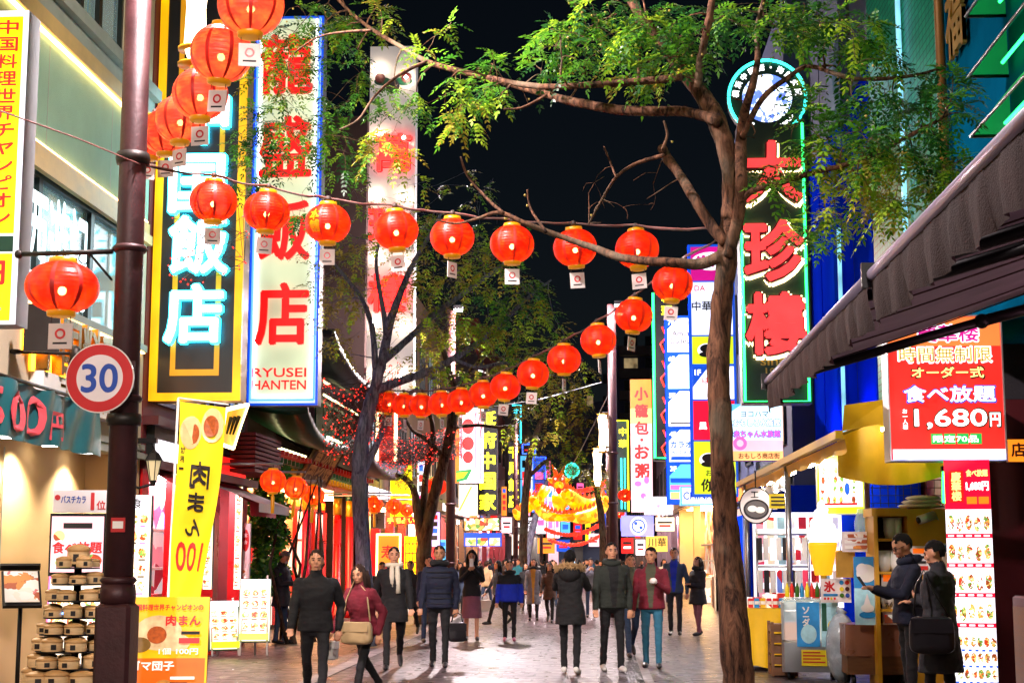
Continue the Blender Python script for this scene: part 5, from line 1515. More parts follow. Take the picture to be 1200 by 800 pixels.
MB().tube([(c.x + 0.71 * math.cos(a), c.y - 0.16, c.z + 0.71 * math.sin(a)) for a in [i * math.pi / 24 for i in range(49)]], 0.028, 'neon_teal', 8).build('neon_tube', rs)
# ---- pale blue and pink attraction sign
sign('shop_sign', 'pale blue and pink sign reading おもしろ水族館 below the tall green neon sign', 'shop sign', (846, 474, 916, 540), 31, 0.3, 'blue_panel', 'sign_pale_blue',
     [('r', 0, 42, 70, 13, 'sign_pink'), ('r', 0, 55, 70, 11, 'sign_peach'), ('p', [(0, 0), (0, 16), (24, 0)], 'sign_sky'), ('t', 'ヨコハマ', 38, 12, 9, 'wine_wall', {'w': 32, 'h': 6}), 
      ('t', 'おもしろ水族館', 40, 22, 9, 'lit_blue_text', {'w': 56, 'h': 9.5, 'bold': 0.09}), ('t', 'おもしろ水族館', 40, 22, 9, 'lit_white_text', {'w': 54, 'h': 8, 'bold': 0.0}),
      ('t', '赤ちゃん水族館', 40, 35, 9, 'lit_blue_text', {'w': 56, 'h': 9.5, 'bold': 0.09}), ('t', '赤ちゃん水族館', 40, 35, 9, 'lit_pink_text', {'w': 54, 'h': 8, 'bold': 0.0}),
      ('t', 'おもしろ商店街', 42, 60.5, 7, 'wood_brown', {'w': 48, 'h': 7, 'bold': 0.03}), ('g', 20, 46, 8, 0.5, 'lit_pink_text')])
# ---- big red all you can eat sign
em('sign_coral', '#f02a22', 0.8, 0.15); em('sign_coral_top', '#ff7a3a', 0.8, 0.15); em('led_strip', '#b8c4ff', 2.0, 0.4, 5.0)
def outlined(t, u, v, sz, w, h, o_, i_, **k):
    return [('t', t, u, v, sz, o_, {'w': w + 3.5, 'h': h + 3.5, 'bold': 0.06}), ('t', t, u, v, sz, i_, {'w': w, 'h': h, 'bold': 0.03})]
sign('price_sign', 'large red lit sign reading 時間無制限 食べ放題 1,680円 under the grey awning', 'shop sign', (1037, 372, 1172, 541), 16.5, 0.3, 'alu', 'sign_coral',
     [('r', 2, 2, 131, 34, 'sign_coral_top'), ('t', '慶華楼', 72, 21, 24, 'sign_white', {'w': 76, 'h': 23, 'bold': 0.12}), ('t', '慶華楼', 72, 21, 24, 'sign_magenta', {'w': 72, 'h': 20, 'bold': 0.03})] +
     outlined('時間無制限', 68, 46, 20, 108, 18, 'sign_white', 'lit_gold_text') + [('t', '時間無制限', 68, 46, 20, 'wood_brown', {'w': 106, 'h': 16, 'bold': -0.012})] +
     outlined('オーダー式', 70, 67, 16, 84, 13, 'wine_wall', 'lit_gold_text') +
     outlined('食べ放題', 71, 92, 24, 106, 19, 'sign_blue', 'lit_white_text') +
     outlined('1,680', 71, 121, 28, 84, 23, 'wood_brown', 'lit_white_text') + outlined('円', 122, 122, 16, 12, 16, 'wood_brown', 'lit_white_text') +
     [('v', 'お一人様', 18, 112, 6, 6, 'lit_white_text')] + [('r', 47 + 15 * i, 138, 13, 12, 'sign_green') for i in range(4)] + [('t', '限定70品', 75, 144, 10, 'lit_white_text', {'w': 52, 'h': 8})] +
     [('r', 2, 156, 131, 5, 'sign_white'), ('r', 2, 161, 131, 7, 'led_strip')], frame=1.5, frame_mat='alu')
# ---- dish menu pillar
its = [('r', 0, 0, 50, 56, 'sign_crimson'), ('r', 5, 12, 16, 36, 'sign_red'), ('v', '慶華楼', 13, 19, 11, 11, 'lit_gold_text', {'bold': 0.05}), ('t', '食べ放題', 36, 15, 8, 'lit_gold_text', {'w': 24, 'bold': 0.05}), ('t', '1,680円', 36, 30, 12, 'lit_white_text', {'w': 25, 'h': 11, 'bold': 0.05}), ('r', 24, 42, 11, 8, 'sign_orange'), ('r', 37, 42, 11, 8, 'sign_orange')]
for r in range(4):
    v = 72 + r * 33
    for k_ in range(5):
        its += [('o', 5.5 + 9.7 * k_, v + (1.2 if k_ % 2 else -1), 3.8, 8.5, 'food_tiny')]
    its += [('r', 0, v + 11.5, 50, 5, 'sign_crimson')] + [('r', 2 + 9.7 * k_, v + 13, 6.5, 2, 'sign_white', {'part': 'captions'}) for k_ in range(5)]
for r in range(9):
    v = 203 + r * 17
    its += [('o', 3.5 + 7.2 * k_, v, 3.0, 5.4, 'food_tiny') for k_ in range(7)] + [('r', 0, v + 8, 50, 2.2, 'lit_blue_text')] + [('r', 1.5 + 7.2 * k_, v + 8.4, 4, 1.3, 'sign_white', {'part': 'captions'}) for k_ in range(7)]
c_ = P(1143, 800, 16.0)
k_ = 16.0 / 1800
sign_at('menu_pillar', 'tall lit pillar covered with rows of dish photographs at the right', 'menu board', (c_.x, 16.0, 0.03), (50, 282), k_, k_, 0.28, 'alu', 'sign_white', its, rz=R(-14))
# ================================================================ lanterns
def lantern_mat(name, col, trans=0.08, glow=0.25):
    m, nt, out = newmat(name)
    c = lin(col)
    tr = N(nt, 'BsdfTranslucent')
    df = N(nt, 'BsdfPrincipled')
    v = coords(nt)
    wv = N(nt, 'TexNoise', Scale=7.0, Detail=3.0)
    nt.links.new(v, wv.inputs['Vector'])
    rp = N(nt, 'ValToRGB')
    rp.color_ramp.elements[0].position = 0.42; rp.color_ramp.elements[1].position = 0.66
    rp.color_ramp.elements[0].color = (*[x * 0.82 for x in c], 1)
    rp.color_ramp.elements[1].color = (c[0], c[1] * 2.6 + 0.02, c[2] * 1.2, 1)
    nt.links.new(wv.outputs['Fac'], rp.inputs[0])
    nt.links.new(rp.outputs[0], tr.inputs['Color'])
    dk = N(nt, 'MixRGB', blend_type='MULTIPLY'); dk.inputs[0].default_value = 1.0; dk.inputs[2].default_value = (0.5, 0.28, 0.3, 1)
    nt.links.new(rp.outputs[0], dk.inputs[1]); nt.links.new(dk.outputs[0], df.inputs['Base Color'])
    df.inputs['Roughness'].default_value = 0.38
    df.inputs['Emission Color'].default_value = (c[0], c[1] * 0.25, c[2] * 0.3, 1)
    df.inputs['Emission Strength'].default_value = glow
    tp = N(nt, 'BsdfTransparent'); tp.inputs['Color'].default_value = (1, 0.75, 0.55, 1)
    wb = N(nt, 'TexWave', Scale=11.0, Distortion=0.4); wb.bands_direction = 'Z'
    nt.links.new(v, wb.inputs['Vector'])
    bp = N(nt, 'Bump', Strength=0.35, Distance=0.006)
    nt.links.new(wb.outputs['Fac'], bp.inputs['Height'])
    nt.links.new(bp.outputs[0], df.inputs['Normal']); nt.links.new(bp.outputs[0], tr.inputs['Normal'])
    m1 = N(nt, 'MixShader'); m1.inputs[0].default_value = 0.55
    nt.links.new(df.outputs[0], m1.inputs[1]); nt.links.new(tr.outputs[0], m1.inputs[2])
    m2 = N(nt, 'MixShader'); m2.inputs[0].default_value = trans
    nt.links.new(m1.outputs[0], m2.inputs[1]); nt.links.new(tp.outputs[0], m2.inputs[2])
    nt.links.new(m2.outputs[0], out.inputs[0])
    m.cycles.emission_sampling = 'NONE'
    return name
lantern_mat('silk_red', '#ff3812', 0.10, 0.12)
lantern_mat('silk_pale', '#ff6a58', 0.05, 0.5)  # red silk paled and brightened in place of strong light on it
lantern_mat('silk_orange', '#ff5a14', 0.08, 0.5)
pm('silk_seam', '#c81808', 0.5, 0, 0.1)
m, nt, out = newmat('tag_card')
d_ = N(nt, 'BsdfPrincipled'); d_.inputs['Base Color'].default_value = (0.85, 0.78, 0.75, 1); t_ = N(nt, 'BsdfTranslucent'); t_.inputs['Color'].default_value = (0.85, 0.78, 0.75, 1)
x_ = N(nt, 'MixShader'); x_.inputs[0].default_value = 0.4; nt.links.new(d_.outputs[0], x_.inputs[1]); nt.links.new(t_.outputs[0], x_.inputs[2]); nt.links.new(x_.outputs[0], out.inputs[0])
em('lantern_bulb', '#ffb070', 75.0, 0)
em('gold_trim', '#e8960a', 0.25, 0.2, sample=False)
def make_lantern(label, group, mat='silk_red', flat=0.82, tag_=True, tassel=False, gold_text=None, tagside=0.0):
    t = thing('paper_lantern', label, 'lantern', (0, 0, 0), 0, group)
    r, H = 0.225, 0.225 * flat
    prof = []
    for i in range(15):
        a = -1.22 + 2.44 * i / 14
        prof.append((r * math.cos(a) ** 0.9, -0.07 - H + H * math.sin(a) / math.sin(1.22)))
    m = MB()
    m.lathe(prof, mat, 48, (0, 0, 0), True, ripple=lambda a: 1 + 0.012 * abs(math.cos(a * 8)), colmat=('silk_seam', lambda j: j % 6 == 0))
    m.build('shade', t, True)
    zt, zb = -0.07, -0.07 - 2 * H
    m = MB(); m.lathe([(0.085, zt - 0.015), (0.09, zt), (0.085, zt + 0.03), (0.05, zt + 0.035)], 'gold_trim', 20); m.tube([(0, 0, zt + 0.03), (0, 0, 0.02)], 0.006, 'wire_dark', 5); m.build('cap', t, True)
    m = MB(); m.lathe([(0.05, zb - 0.035), (0.085, zb - 0.03), (0.09, zb), (0.085, zb + 0.015)], 'gold_trim', 20); m.build('base_ring', t, True)
    MB().ell((0, 0, zt - H * 1.15), 0.028, 'lantern_bulb', 8, 6).build('bulb', t, True)
    if gold_text:
        q = MB(); q.text(gold_text[0], 0, 0, 0.055, 0.12, 'gold_trim', 0.05); q.text(gold_text[1], 0, 0, -0.06, 0.12, 'gold_trim', 0.05)
        m = MB()
        for x, y, z in q.v:
            a = (x - 0.05) / r
            rr = r * math.sqrt(max(0.1, 1 - (z / (H * 1.06)) ** 2)) + 0.006
            m.v.append((rr * math.sin(a), -rr * math.cos(a), zt - H + z))
        m.f, m.m, m.sm, m.mats = q.f, q.m, q.sm, q.mats
        m.build('gold_lettering', t, True)
    if tag_:
        m = MB()
        for sx in (-0.06, 0.06): m.tube([(sx, 0, zb - 0.03), (sx, 0, zb - 0.075)], 0.003, 'wire_dark', 4)
        m.box(-0.075, 0.075, -0.004, 0.004, zb - 0.235, zb - 0.075, 'tag_card')
        m.disc(0, -0.006, zb - 0.14, 0.034, 0.034, 'sign_rim_red', 18, 0.6)
        m.box(-0.045, 0.045, -0.0065, -0.0045, zb - 0.205, zb - 0.193, 'dark_ink')
        m.disc(0, 0.006, zb - 0.14, 0.034, 0.034, 'sign_rim_red', 18, 0.6)
        g = m.build('name_tag', t, True)
        if tagside: g.rotation_euler = (0, 0, tagside)
    if tassel:
        m = MB(); m.lathe([(0.012, zb - 0.035), (0.03, zb - 0.08), (0.034, zb - 0.22), (0.03, zb - 0.36)], 'gold_trim', 10); m.build('tassel', t, True)
    return t
G1 = 'red lanterns on the wire across the street'
ORD = ['first', 'second', 'third', 'fourth', 'fifth', 'sixth', 'seventh', 'eighth', 'ninth', 'tenth', 'eleventh', 'twelfth', 'thirteenth', 'fourteenth']
L_tag = make_lantern('red lantern with white tag, first from the left on the wire across the street', G1)
L_side = make_lantern('x', G1, tagside=R(75))
L_gold = make_lantern('x', G1, gold_text=('本', '舗'), tagside=R(20))
wires = []
def put(proto, px, py, Y, diam, label, rz=0.0, used=set()):
    """hang a copy so that its shade is centred on the photo position"""
    s = diam / 0.45
    c = P(px, py, Y)
    loc = (c.x, Y, c.z + (0.07 + 0.185) * s)
    if proto.name not in used:
        used.add(proto.name)
        proto.location = loc; proto.rotation_euler = (0, 0, rz); proto.scale = (s, s, s); proto['label'] = label
        return loc
    d_ = dup(proto, loc, rz, label, s)
    d_.rotation_euler = (random.uniform(-0.09, 0.09), random.uniform(-0.09, 0.09), rz)
    return loc
row = [(250, 236, 14.0), (314, 248, 14.4), (384, 262, 14.7), (462, 270, 15.0), (530, 278, 15.2), (600, 286, 15.3), (672, 290, 15.4), (745, 293, 15.4)]
w1 = []
for i, (px, py, Y) in enumerate(row):
    pr = {2: L_gold, 4: L_side}.get(i, L_tag)
    lb = 'red lantern with gold characters on its side, third on the wire across the street' if i == 2 else 'red lantern with white tag, %s from the left on the wire across the street' % ORD[i]
    w1.append(put(pr, px, py, Y, 0.445, lb, random.uniform(-0.35, 0.35)))
row2 = [(790, 333, 16.6, 0), (745, 370, 17.6, 1), (700, 399, 18.8, 1), (661, 421, 19.8, 1), (626, 438, 20.8, 0), (594, 453, 21.8, 0), (566, 462, 22.8, 1), (541, 470, 23.8, 1), (517, 473, 24.8, 1), (495, 475, 25.7, 1), (473, 474.5, 26.5, 1), (457, 472, 27.2, 0), (444, 469, 27.8, 1)]
w2 = []
for i, (px, py, Y, e) in enumerate(row2):
    w2.append(put(L_side if e else L_tag, px, py, Y, 0.44, 'red lantern, %s from the right on the wire slanting back to the left' % ORD[i] if i < 12 else 'last small red lantern at the left tree end of the slanting wire', random.uniform(-0.4, 0.4)))
L_pale = make_lantern('x', 'pale pink lit lanterns strung toward the camera', 'silk_pale', 0.88)
row3 = [(294, 4, 9.3, 'nearest pale red lantern cut off by the top edge'), (262, 60, 10.2, 'large pale red lantern with its tag turned to the right, second from the top'), (234, 109, 11.5, 'pale red lantern third down the string beside the brown post'), (211, 139, 12.5, 'pale red lantern fourth down the string beside the brown post'), (193, 153, 13.3, 'pale red lantern fifth down the string, half behind its neighbour'), (181, 160, 14.0, 'farthest pale red lantern tucked against the brown post')]
w3 = [put(L_pale, px, py, Y, 0.43 if i else 0.42, lb, random.uniform(-0.5, 0.5)) for i, (px, py, Y, lb) in enumerate(row3)]
L_big = make_lantern('large wide red lantern hanging from an iron arm on the brown lamp post', 'single lantern', flat=0.68)
del L_big['group']
c = P(73, 336, 12.8); s_ = 1.38
L_big.location = (c.x, 12.8, c.z + 0.22 * s_); L_big.scale = (s_,) * 3
L_or = make_lantern('x', 'orange lanterns by the temple restaurant', 'silk_orange', 0.85, False, True)
for px, py, Y, d, lb in ((320, 563, 24.5, 0.42, 'orange glowing lantern in front of the hedge, leftmost of three'), (348, 571, 26.5, 0.42, 'orange glowing lantern with long tassel, middle of the three by the hedge'), (369, 580, 29.0, 0.42, 'orange glowing lantern, rightmost of the three by the hedge'), (438, 591, 34, 0.40, 'orange lantern just right of the grey tree trunk'), (461, 593, 37, 0.40, 'orange lantern between the grey trunk and the dark trunk'), (477, 597, 40, 0.36, 'small reddish orange lantern nearest the dark trunk')):
    put(L_or, px, py, Y, d, lb)
L_rd = make_lantern('x', 'red lanterns hung over far shopfronts', 'silk_red', 0.72, False, False)
for px, py, Y, d, lb in ((511, 571, 48, 0.7, 'wide red lantern behind the dark forked trunk'), (733, 581, 62, 0.62, 'wide red lantern right of the lamp post above the far shops'), (726, 602, 74, 0.5, 'small red lantern right of the lamp post near the violet sign')):
    put(L_rd, px, py, Y, d, lb)
hk = thing('lantern_rail', 'thin iron rails holding the orange lanterns by the hedge', 'rail', (-5.2, 26.5, 3.1))
m = MB()
for px, py, Y in ((320, 563, 24.5), (348, 571, 26.5), (369, 580, 29.0)):
    q = P(px, py, Y); m.tube([(XL - 0.4, Y, q.z + 0.27), (q.x + 0.15, Y, q.z + 0.27)], 0.02, 'steel', 6)
for px, py, Y in ((438, 591, 34), (461, 593, 37), (477, 597, 40)):
    q = P(px, py, Y); m.tube([(XL - 0.3, Y, q.z + 0.26), (q.x + 0.4, Y, q.z + 0.26)], 0.02, 'steel', 6)
m.build('rail', hk)
def cable(name, label, pts, r=0.009, knots=True):
    t = thing(name, label, 'wire', pts[0])
    full = []
    for a, b in zip(pts[:-1], pts[1:]):
        a, b = Vector(a), Vector(b)
        n = 6
        for i in range(n):
            u = i / n
            full.append(a.lerp(b, u) + Vector((0, 0, -0.02 * math.sin(math.pi * u) + random.uniform(-0.008, 0.008))))
    full.append(Vector(pts[-1]))
    m = MB(); m.tube(full, r, 'wire_dark', 6); m.build('cable', t)
    m = MB(); m.tube([p + Vector((0.012 * math.sin(i * 1.3), 0.012 * math.cos(i * 1.3), 0.01)) for i, p in enumerate(full)], r * 0.7, pm('wire_pink', '#8a5a54', 0.5), 5); m.build('cord', t)
    for p in pts[1:-1]:
        m = MB(); m.ell(p, 0.03, 'wire_dark', 8, 5); m.build('clip', t)
    return t
cable('lantern_wire', 'dark wire with the red lanterns running from brown post to big tree', [P(170, 194, 12.86)] + w1 + [P(842, 268, 13.6)])
cable('lantern_wire', 'dark wire slanting back from the big tree to the left trees', [P(842, 280, 13.6)] + w2 + [P(426, 462, 27.6)])
cable('lantern_wire', 'dark wire from above the camera to the brown post', [P(330, -40, 8.2)] + w3 + [P(168, 150, 12.95)])
thin = thing('overhead_wire', 'thin reddish wire crossing in front of the green rendered wall', 'wire', P(0, 130, 11))
m = MB(); m.tube([P(-40, 115, 10), P(0, 130, 10.6), P(90, 162, 11.8), P(165, 193, 12.8)], 0.006, 'wire_pink', 5); m.build('cable', thin)
for (a, b, lb) in (((P(565, 478, 42), P(705, 448, 40), 'thin stay wire from the left trees to the twin lamp post')), ((P(718, 452, 40), P(662, 560, 70), 'thin diagonal stay wire running down from the twin lamp post'))):
    t = thing('overhead_wire', lb, 'wire', a); m = MB(); m.tube([a, a.lerp(b, 0.5) - Vector((0, 0, 0.1)), b], 0.012, 'steel', 5); m.build('cable', t)

# ================================================================ dragon lantern over the street
food('dragon_silk', 0.75, 5.0, ('#ffa800', '#ffc400', '#ff9000', '#ffd23a', '#ffb000', '#ff7a00'))
em('dragon_red', '#ff4a10', 0.9, 0.4, 3.0)
dg = thing('dragon_lantern', 'glowing yellow and orange dragon lantern spanning the street', 'lantern', P(655, 600, 70))
def smooth_path(pts, n=6):
    out = []
    P_ = [pts[0]] + list(pts) + [pts[-1]]
    for i in range(1, len(P_) - 2):
        p0, p1, p2, p3 = [np.array(q, float) for q in P_[i - 1:i + 3]]
        for k in range(n):
            t = k / n
            out.append(tuple(0.5 * ((2 * p1) + (-p0 + p2) * t + (2 * p0 - 5 * p1 + 4 * p2 - p3) * t * t + (-p0 + 3 * p1 - 3 * p2 + p3) * t ** 3)))
    out.append(tuple(P_[-1]))
    return out
path = [(603, 598, 3), (608, 604, 6), (616, 594, 9), (628, 588, 9), (634, 598, 7), (642, 604, 7), (654, 606, 5), (668, 606, 5), (680, 606, 8), (694, 603, 10), (704, 594, 9), (706, 586, 8), (692, 592, 9), (678, 590, 10), (668, 582, 9), (662, 578, 7)]
sp = smooth_path(path, 8)
kk = 70 / 1800
m = MB(); m.tube([P(u, v, 70 + 0.9 * math.sin(i * 0.09)) for i, (u, v, r) in enumerate(sp)], [max(0.05, r * 0.85 * kk * (1 + 0.10 * (i % 2))) for i, (u, v, r) in enumerate(sp)], 'dragon_silk', 12)
m.build('body', dg)
m = MB()
for i in range(4, len(sp) - 2, 3):
    u, v, r = sp[i]; q = P(u, v, 70 + 0.9 * math.sin(i * 0.09)); q.z += r * kk * 0.9
    m.add([q + Vector((-0.12, 0, 0)), q + Vector((0.12, 0, 0)), q + Vector((0.04, 0, 0.28)), q + Vector((0, 0.12, 0.02)), q + Vector((0, -0.12, 0.02))], [(0, 4, 2), (4, 1, 2), (1, 3, 2), (3, 0, 2)], 'dragon_red')
m.build('spine_fins', dg)
m = MB(); hc = P(655, 563, 69); hs = 0.62
m.ell(hc, (0.52*hs, 0.5*hs, 0.55*hs), 'dragon_red', 14, 10); m.ell(hc + Vector((0, -0.35, -0.35)) * hs, (0.36*hs, 0.4*hs, 0.3*hs), 'dragon_silk', 12, 8); m.ell(hc + Vector((0, -0.62, -0.75)) * hs, (0.2*hs, 0.2*hs, 0.25*hs), 'lit_red_text', 10, 8)
for sx in (-1, 1):
    m.ell(hc + Vector((sx * 0.24, -0.42, 0.12)) * hs, 0.08*hs, 'sign_white', 8, 6); m.tube([hc + Vector((sx * 0.45, 0, 0.0)) * hs, hc + Vector((sx * 0.85, 0, 0.15)) * hs], [0.16, 0.02], 'dragon_silk', 8)
m.build('head', dg)
for sx in (-1, 1):
    m = MB(); m.tube([hc + Vector((sx * 0.2, 0, 0.4)) * hs, hc + Vector((sx * 0.32, 0, 0.8)) * hs, hc + Vector((sx * 0.5, 0, 1.15)) * hs], [0.11, 0.07, 0.02], 'dragon_red', 8); m.build('horn', dg)
m = MB(); m.tube([P(640, 572, 70), P(634, 582, 69.8), P(636, 590, 69.6)], [0.25, 0.2, 0.1], 'dragon_silk', 8); m.build('foreleg', dg)
m = MB(); m.tube([P(655, 582, 69.6), P(656, 590, 70), P(664, 580, 70.4)], [0.35, 0.36, 0.3], 'dragon_silk', 10); m.build('neck', dg)
m = MB()
for px in (612, 650, 700): m.tube([P(px, 592, 70.3), P(px, 560, 70.3)], 0.015, 'wire_dark', 4)
m.tube([P(535, 560, 70.3), P(650, 562, 70.3), P(722, 552, 70.3)], 0.02, 'wire_dark', 5); m.build('hanging_wire', dg)
# garlands of small red lanterns farther on
em('garland_red', '#ff2a1a', 1.6, 0, sample=False); em('garland_pink', '#ff4434', 1.6, 0, sample=False)
small = None
for g, (x0, y0, x1, y1, sag, Y, n) in enumerate(((636, 600, 706, 588, 14, 88, 22), (640, 620, 706, 612, 10, 98, 20), (644, 632, 702, 628, 8, 108, 18), (645, 566, 716, 560, 12, 82, 24))):
    lb = 'small red ball lantern on a garland strung across the far street'
    pts = []
    for i in range(n):
        u = i / (n - 1); q = P(x0 + (x1 - x0) * u, y0 + (y1 - y0) * u + sag * 4 * u * (1 - u), Y); pts.append(q + Vector((0, 0, 0.12)))
        if small is None:
            m = MB(); m.ell((0, 0, 0), (0.15, 0.15, 0.13), 'garland_red', 10, 8); m.lathe([(0.05, 0.11), (0.05, 0.15)], 'gold_trim', 8)
            small = m.build('small_lantern'); small.location = q; tag(small, lb, 'lantern', 'tiny red lanterns on garlands over the far street')
        else:
            o = small.copy(); COL.objects.link(o); o.location = q; o.scale = (random.uniform(0.8, 1.15),) * 3
    m = MB(); m.tube(pts, 0.015, 'wire_dark', 4); o = m.build('garland_wire'); tag(o, 'wire of the %s garland of tiny red lanterns beyond the dragon' % ('upper', 'middle', 'lowest', 'highest')[g], 'wire')
# red fairy light nets in the left trees
def fairy(label, box, Y, n, seed):
    rnd = random.Random(seed)
    t = thing('fairy_light_net', label, 'string lights', P((box[0] + box[2]) / 2, box[3], Y))
    m, w = MB(), MB()
    last = None
    for i in range(n):
        u, v = rnd.random(), rnd.random()
        x = box[0] + (box[2] - box[0]) * u; y = box[1] + (box[3] - box[1]) * (0.15 * math.sin(u * 5) + v * 0.85)
        q = P(x, y, Y + rnd.uniform(-0.8, 0.8)); r = 0.010 + 0.008 * rnd.random()
        m.add([q + Vector((r, 0, 0)), q + Vector((-r, 0, 0)), q + Vector((0, r, 0)), q + Vector((0, -r, 0)), q + Vector((0, 0, r)), q + Vector((0, 0, -r))], [(0, 2, 4), (2, 1, 4), (1, 3, 4), (3, 0, 4), (2, 0, 5), (1, 2, 5), (3, 1, 5), (0, 3, 5)], 'garland_red' if rnd.random() < 0.6 else 'garland_pink')
        if last is not None and (q - last).length < 1.6: w.tube([last, q], 0.004, 'wire_dark', 3)
        last = q
    o = m.build('fairy_bulbs', t); o['kind'] = 'stuff'
    w.build('wire', t)
fairy('red fairy lights in the leaves beside the RYUSEI HANTEN sign', (378, 440, 470, 545), 27.5, 420, 1)
fairy('red fairy lights between the grey trunk and the dark forked trunk', (436, 505, 545, 552), 36.5, 620, 2)
fairy('sparse red fairy lights before the black 中国飯店 sign', (196, 250, 292, 345), 19.5, 60, 3)
gf = thing('lit_gate', 'orange lit lattice gate with bright tube posts behind the grey trunk', 'shopfront', P(450, 540, 41.5))
a, b = P(443, 482, 41.3), P(464, 540, 41.3)
m = MB(); m.box(a.x, b.x, 41.3, 41.4, b.z, a.z, 'goods_red'); m.build('lattice', gf)
for x in (a.x, b.x): MB().tube([(x, 41.2, b.z), (x, 41.2, a.z)], 0.05, 'neon_warm', 6).build('tube_post', gf)
sign('fascia_sign', 'yellow lit wall sign with a faint calligraphy ornament behind the trunks', 'shop sign', (458, 545, 483, 605), 44, 0.2, 'gold_paint', 'sign_yellow', [('o', 12, 18, 8, 10, 'frame_yellow'), ('o', 12, 40, 9, 12, 'frame_yellow')])
sign('fascia_sign', 'round cornered silver gate plaque below the orange lanterns', 'shop sign', (435, 600, 451, 619), 40.3, 0.2, 'alu', 'grey_wall', [('t', '十', 8, 9, 9, 'dark_ink')])
wm = thing('window_lamp_cluster', 'cluster of warm round lamps in the upper window left of the grey tree', 'lamp', P(390, 440, 39))
for i, (u, v) in enumerate(((386, 425), (394, 422), (390, 434), (396, 440), (384, 445))):
    MB().ell(P(u, v, 39.5), 0.13, em('globe_warm', '#ffd0a0', 2.2, 0), 10, 8).build('globe', wm)

# ================================================================ hedge and potted shrubs on the left
def leaf_mat(name, c1, c2, tr=0.5):
    m, nt, out = newmat(name)
    d = N(nt, 'BsdfPrincipled'); t = N(nt, 'BsdfTranslucent')
    v = coords(nt)
    nz = N(nt, 'TexNoise', Scale=1.3, Detail=3.0); nt.links.new(v, nz.inputs['Vector'])
    rp = N(nt, 'ValToRGB'); rp.color_ramp.elements[0].position = 0.35; rp.color_ramp.elements[1].position = 0.68
    rp.color_ramp.elements[0].color = (*lin(c1), 1); rp.color_ramp.elements[1].color = (*lin(c2), 1)
    nt.links.new(nz.outputs['Fac'], rp.inputs[0])
    nt.links.new(rp.outputs[0], d.inputs['Base Color']); nt.links.new(rp.outputs[0], t.inputs['Color'])
    d.inputs['Roughness'].default_value = 0.45
    mx = N(nt, 'MixShader'); mx.inputs[0].default_value = tr
    nt.links.new(d.outputs[0], mx.inputs[1]); nt.links.new(t.outputs[0], mx.inputs[2]); nt.links.new(mx.outputs[0], out.inputs[0])
    return name
leaf_mat('leaf_green', '#2c6418', '#5f9c24'); leaf_mat('leaf_lime', '#5c9420', '#a4be2c'); leaf_mat('leaf_deep', '#17401c', '#2f6a2a'); leaf_mat('leaf_olive', '#747020', '#a89a30')
def bark(name, c1, c2, c3):
    m, nt, out = newmat(name)
    b = N(nt, 'BsdfPrincipled'); b.inputs['Roughness'].default_value = 0.9; b.inputs['Specular IOR Level'].default_value = 0.2
    v = coords(nt, (9, 9, 1.6))
    n1 = N(nt, 'TexNoise', Scale=2.2, Detail=8.0, Roughness=0.7, Distortion=0.6); nt.links.new(v, n1.inputs['Vector'])
    n2 = N(nt, 'TexNoise', Scale=1.4, Detail=4.0); nt.links.new(coords(nt), n2.inputs['Vector'])
    rp = N(nt, 'ValToRGB'); e = rp.color_ramp.elements; e[0].position = 0.38; e[1].position = 0.66
    e[0].color = (*lin(c1), 1); e[1].color = (*lin(c2), 1); nt.links.new(n1.outputs['Fac'], rp.inputs[0])
    r2 = N(nt, 'ValToRGB'); r2.color_ramp.elements[0].position = 0.52; r2.color_ramp.elements[1].position = 0.62; nt.links.new(n2.outputs['Fac'], r2.inputs[0])
    mx = N(nt, 'MixRGB'); mx.inputs[2].default_value = (*lin(c3), 1)
    mu = N(nt, 'Math', operation='MULTIPLY'); mu.inputs[1].default_value = 0.45; nt.links.new(r2.outputs[0], mu.inputs[0]); nt.links.new(mu.outputs[0], mx.inputs[0])
    nt.links.new(rp.outputs[0], mx.inputs[1]); nt.links.new(mx.outputs[0], b.inputs['Base Color'])
    bp = N(nt, 'Bump', Strength=1.0, Distance=0.03); nt.links.new(n1.outputs['Fac'], bp.inputs['Height']); nt.links.new(bp.outputs[0], b.inputs['Normal'])
    nt.links.new(b.outputs[0], out.inputs[0])
bark('bark_brown', '#22150e', '#7a543c', '#7a705c'); bark('bark_grey', '#3e3e50', '#8a8ca0', '#6a746a'); bark('bark_dark', '#241a14', '#6a5444', '#5a5c4c')
pm('berry', '#a08a3a', 0.5)
def leaf_quad(m, p, d, up, L, W, mat):
    s = d.cross(up)
    if s.length < 1e-4: s = d.orthogonal()
    s.normalize()
    m.add([p, p + d * L * 0.45 + s * W * 0.5, p + d * L, p + d * L * 0.45 - s * W * 0.5], [(0, 1, 2, 3)], mat)
hr = random.Random(5)
hd = thing('hedge_shrub', 'dense dark green climbing shrub between the wine red pillar and the temple', 'shrub', (-5.5, 28.2, 0))
m = MB(); 
for k in range(9): m.tube([(-5.5 + hr.uniform(-.3, .3), 28.2 + hr.uniform(-.5, .5), 0.0), (-5.5 + hr.uniform(-.5, .5), 28.2 + hr.uniform(-.8, .8), 1.4), (-5.5 + hr.uniform(-.6, .6), 28.2 + hr.uniform(-.9, .9), 3.0)], [0.04, 0.03, 0.01], 'bark_dark', 5)
m.build('stems', hd)
m = MB()
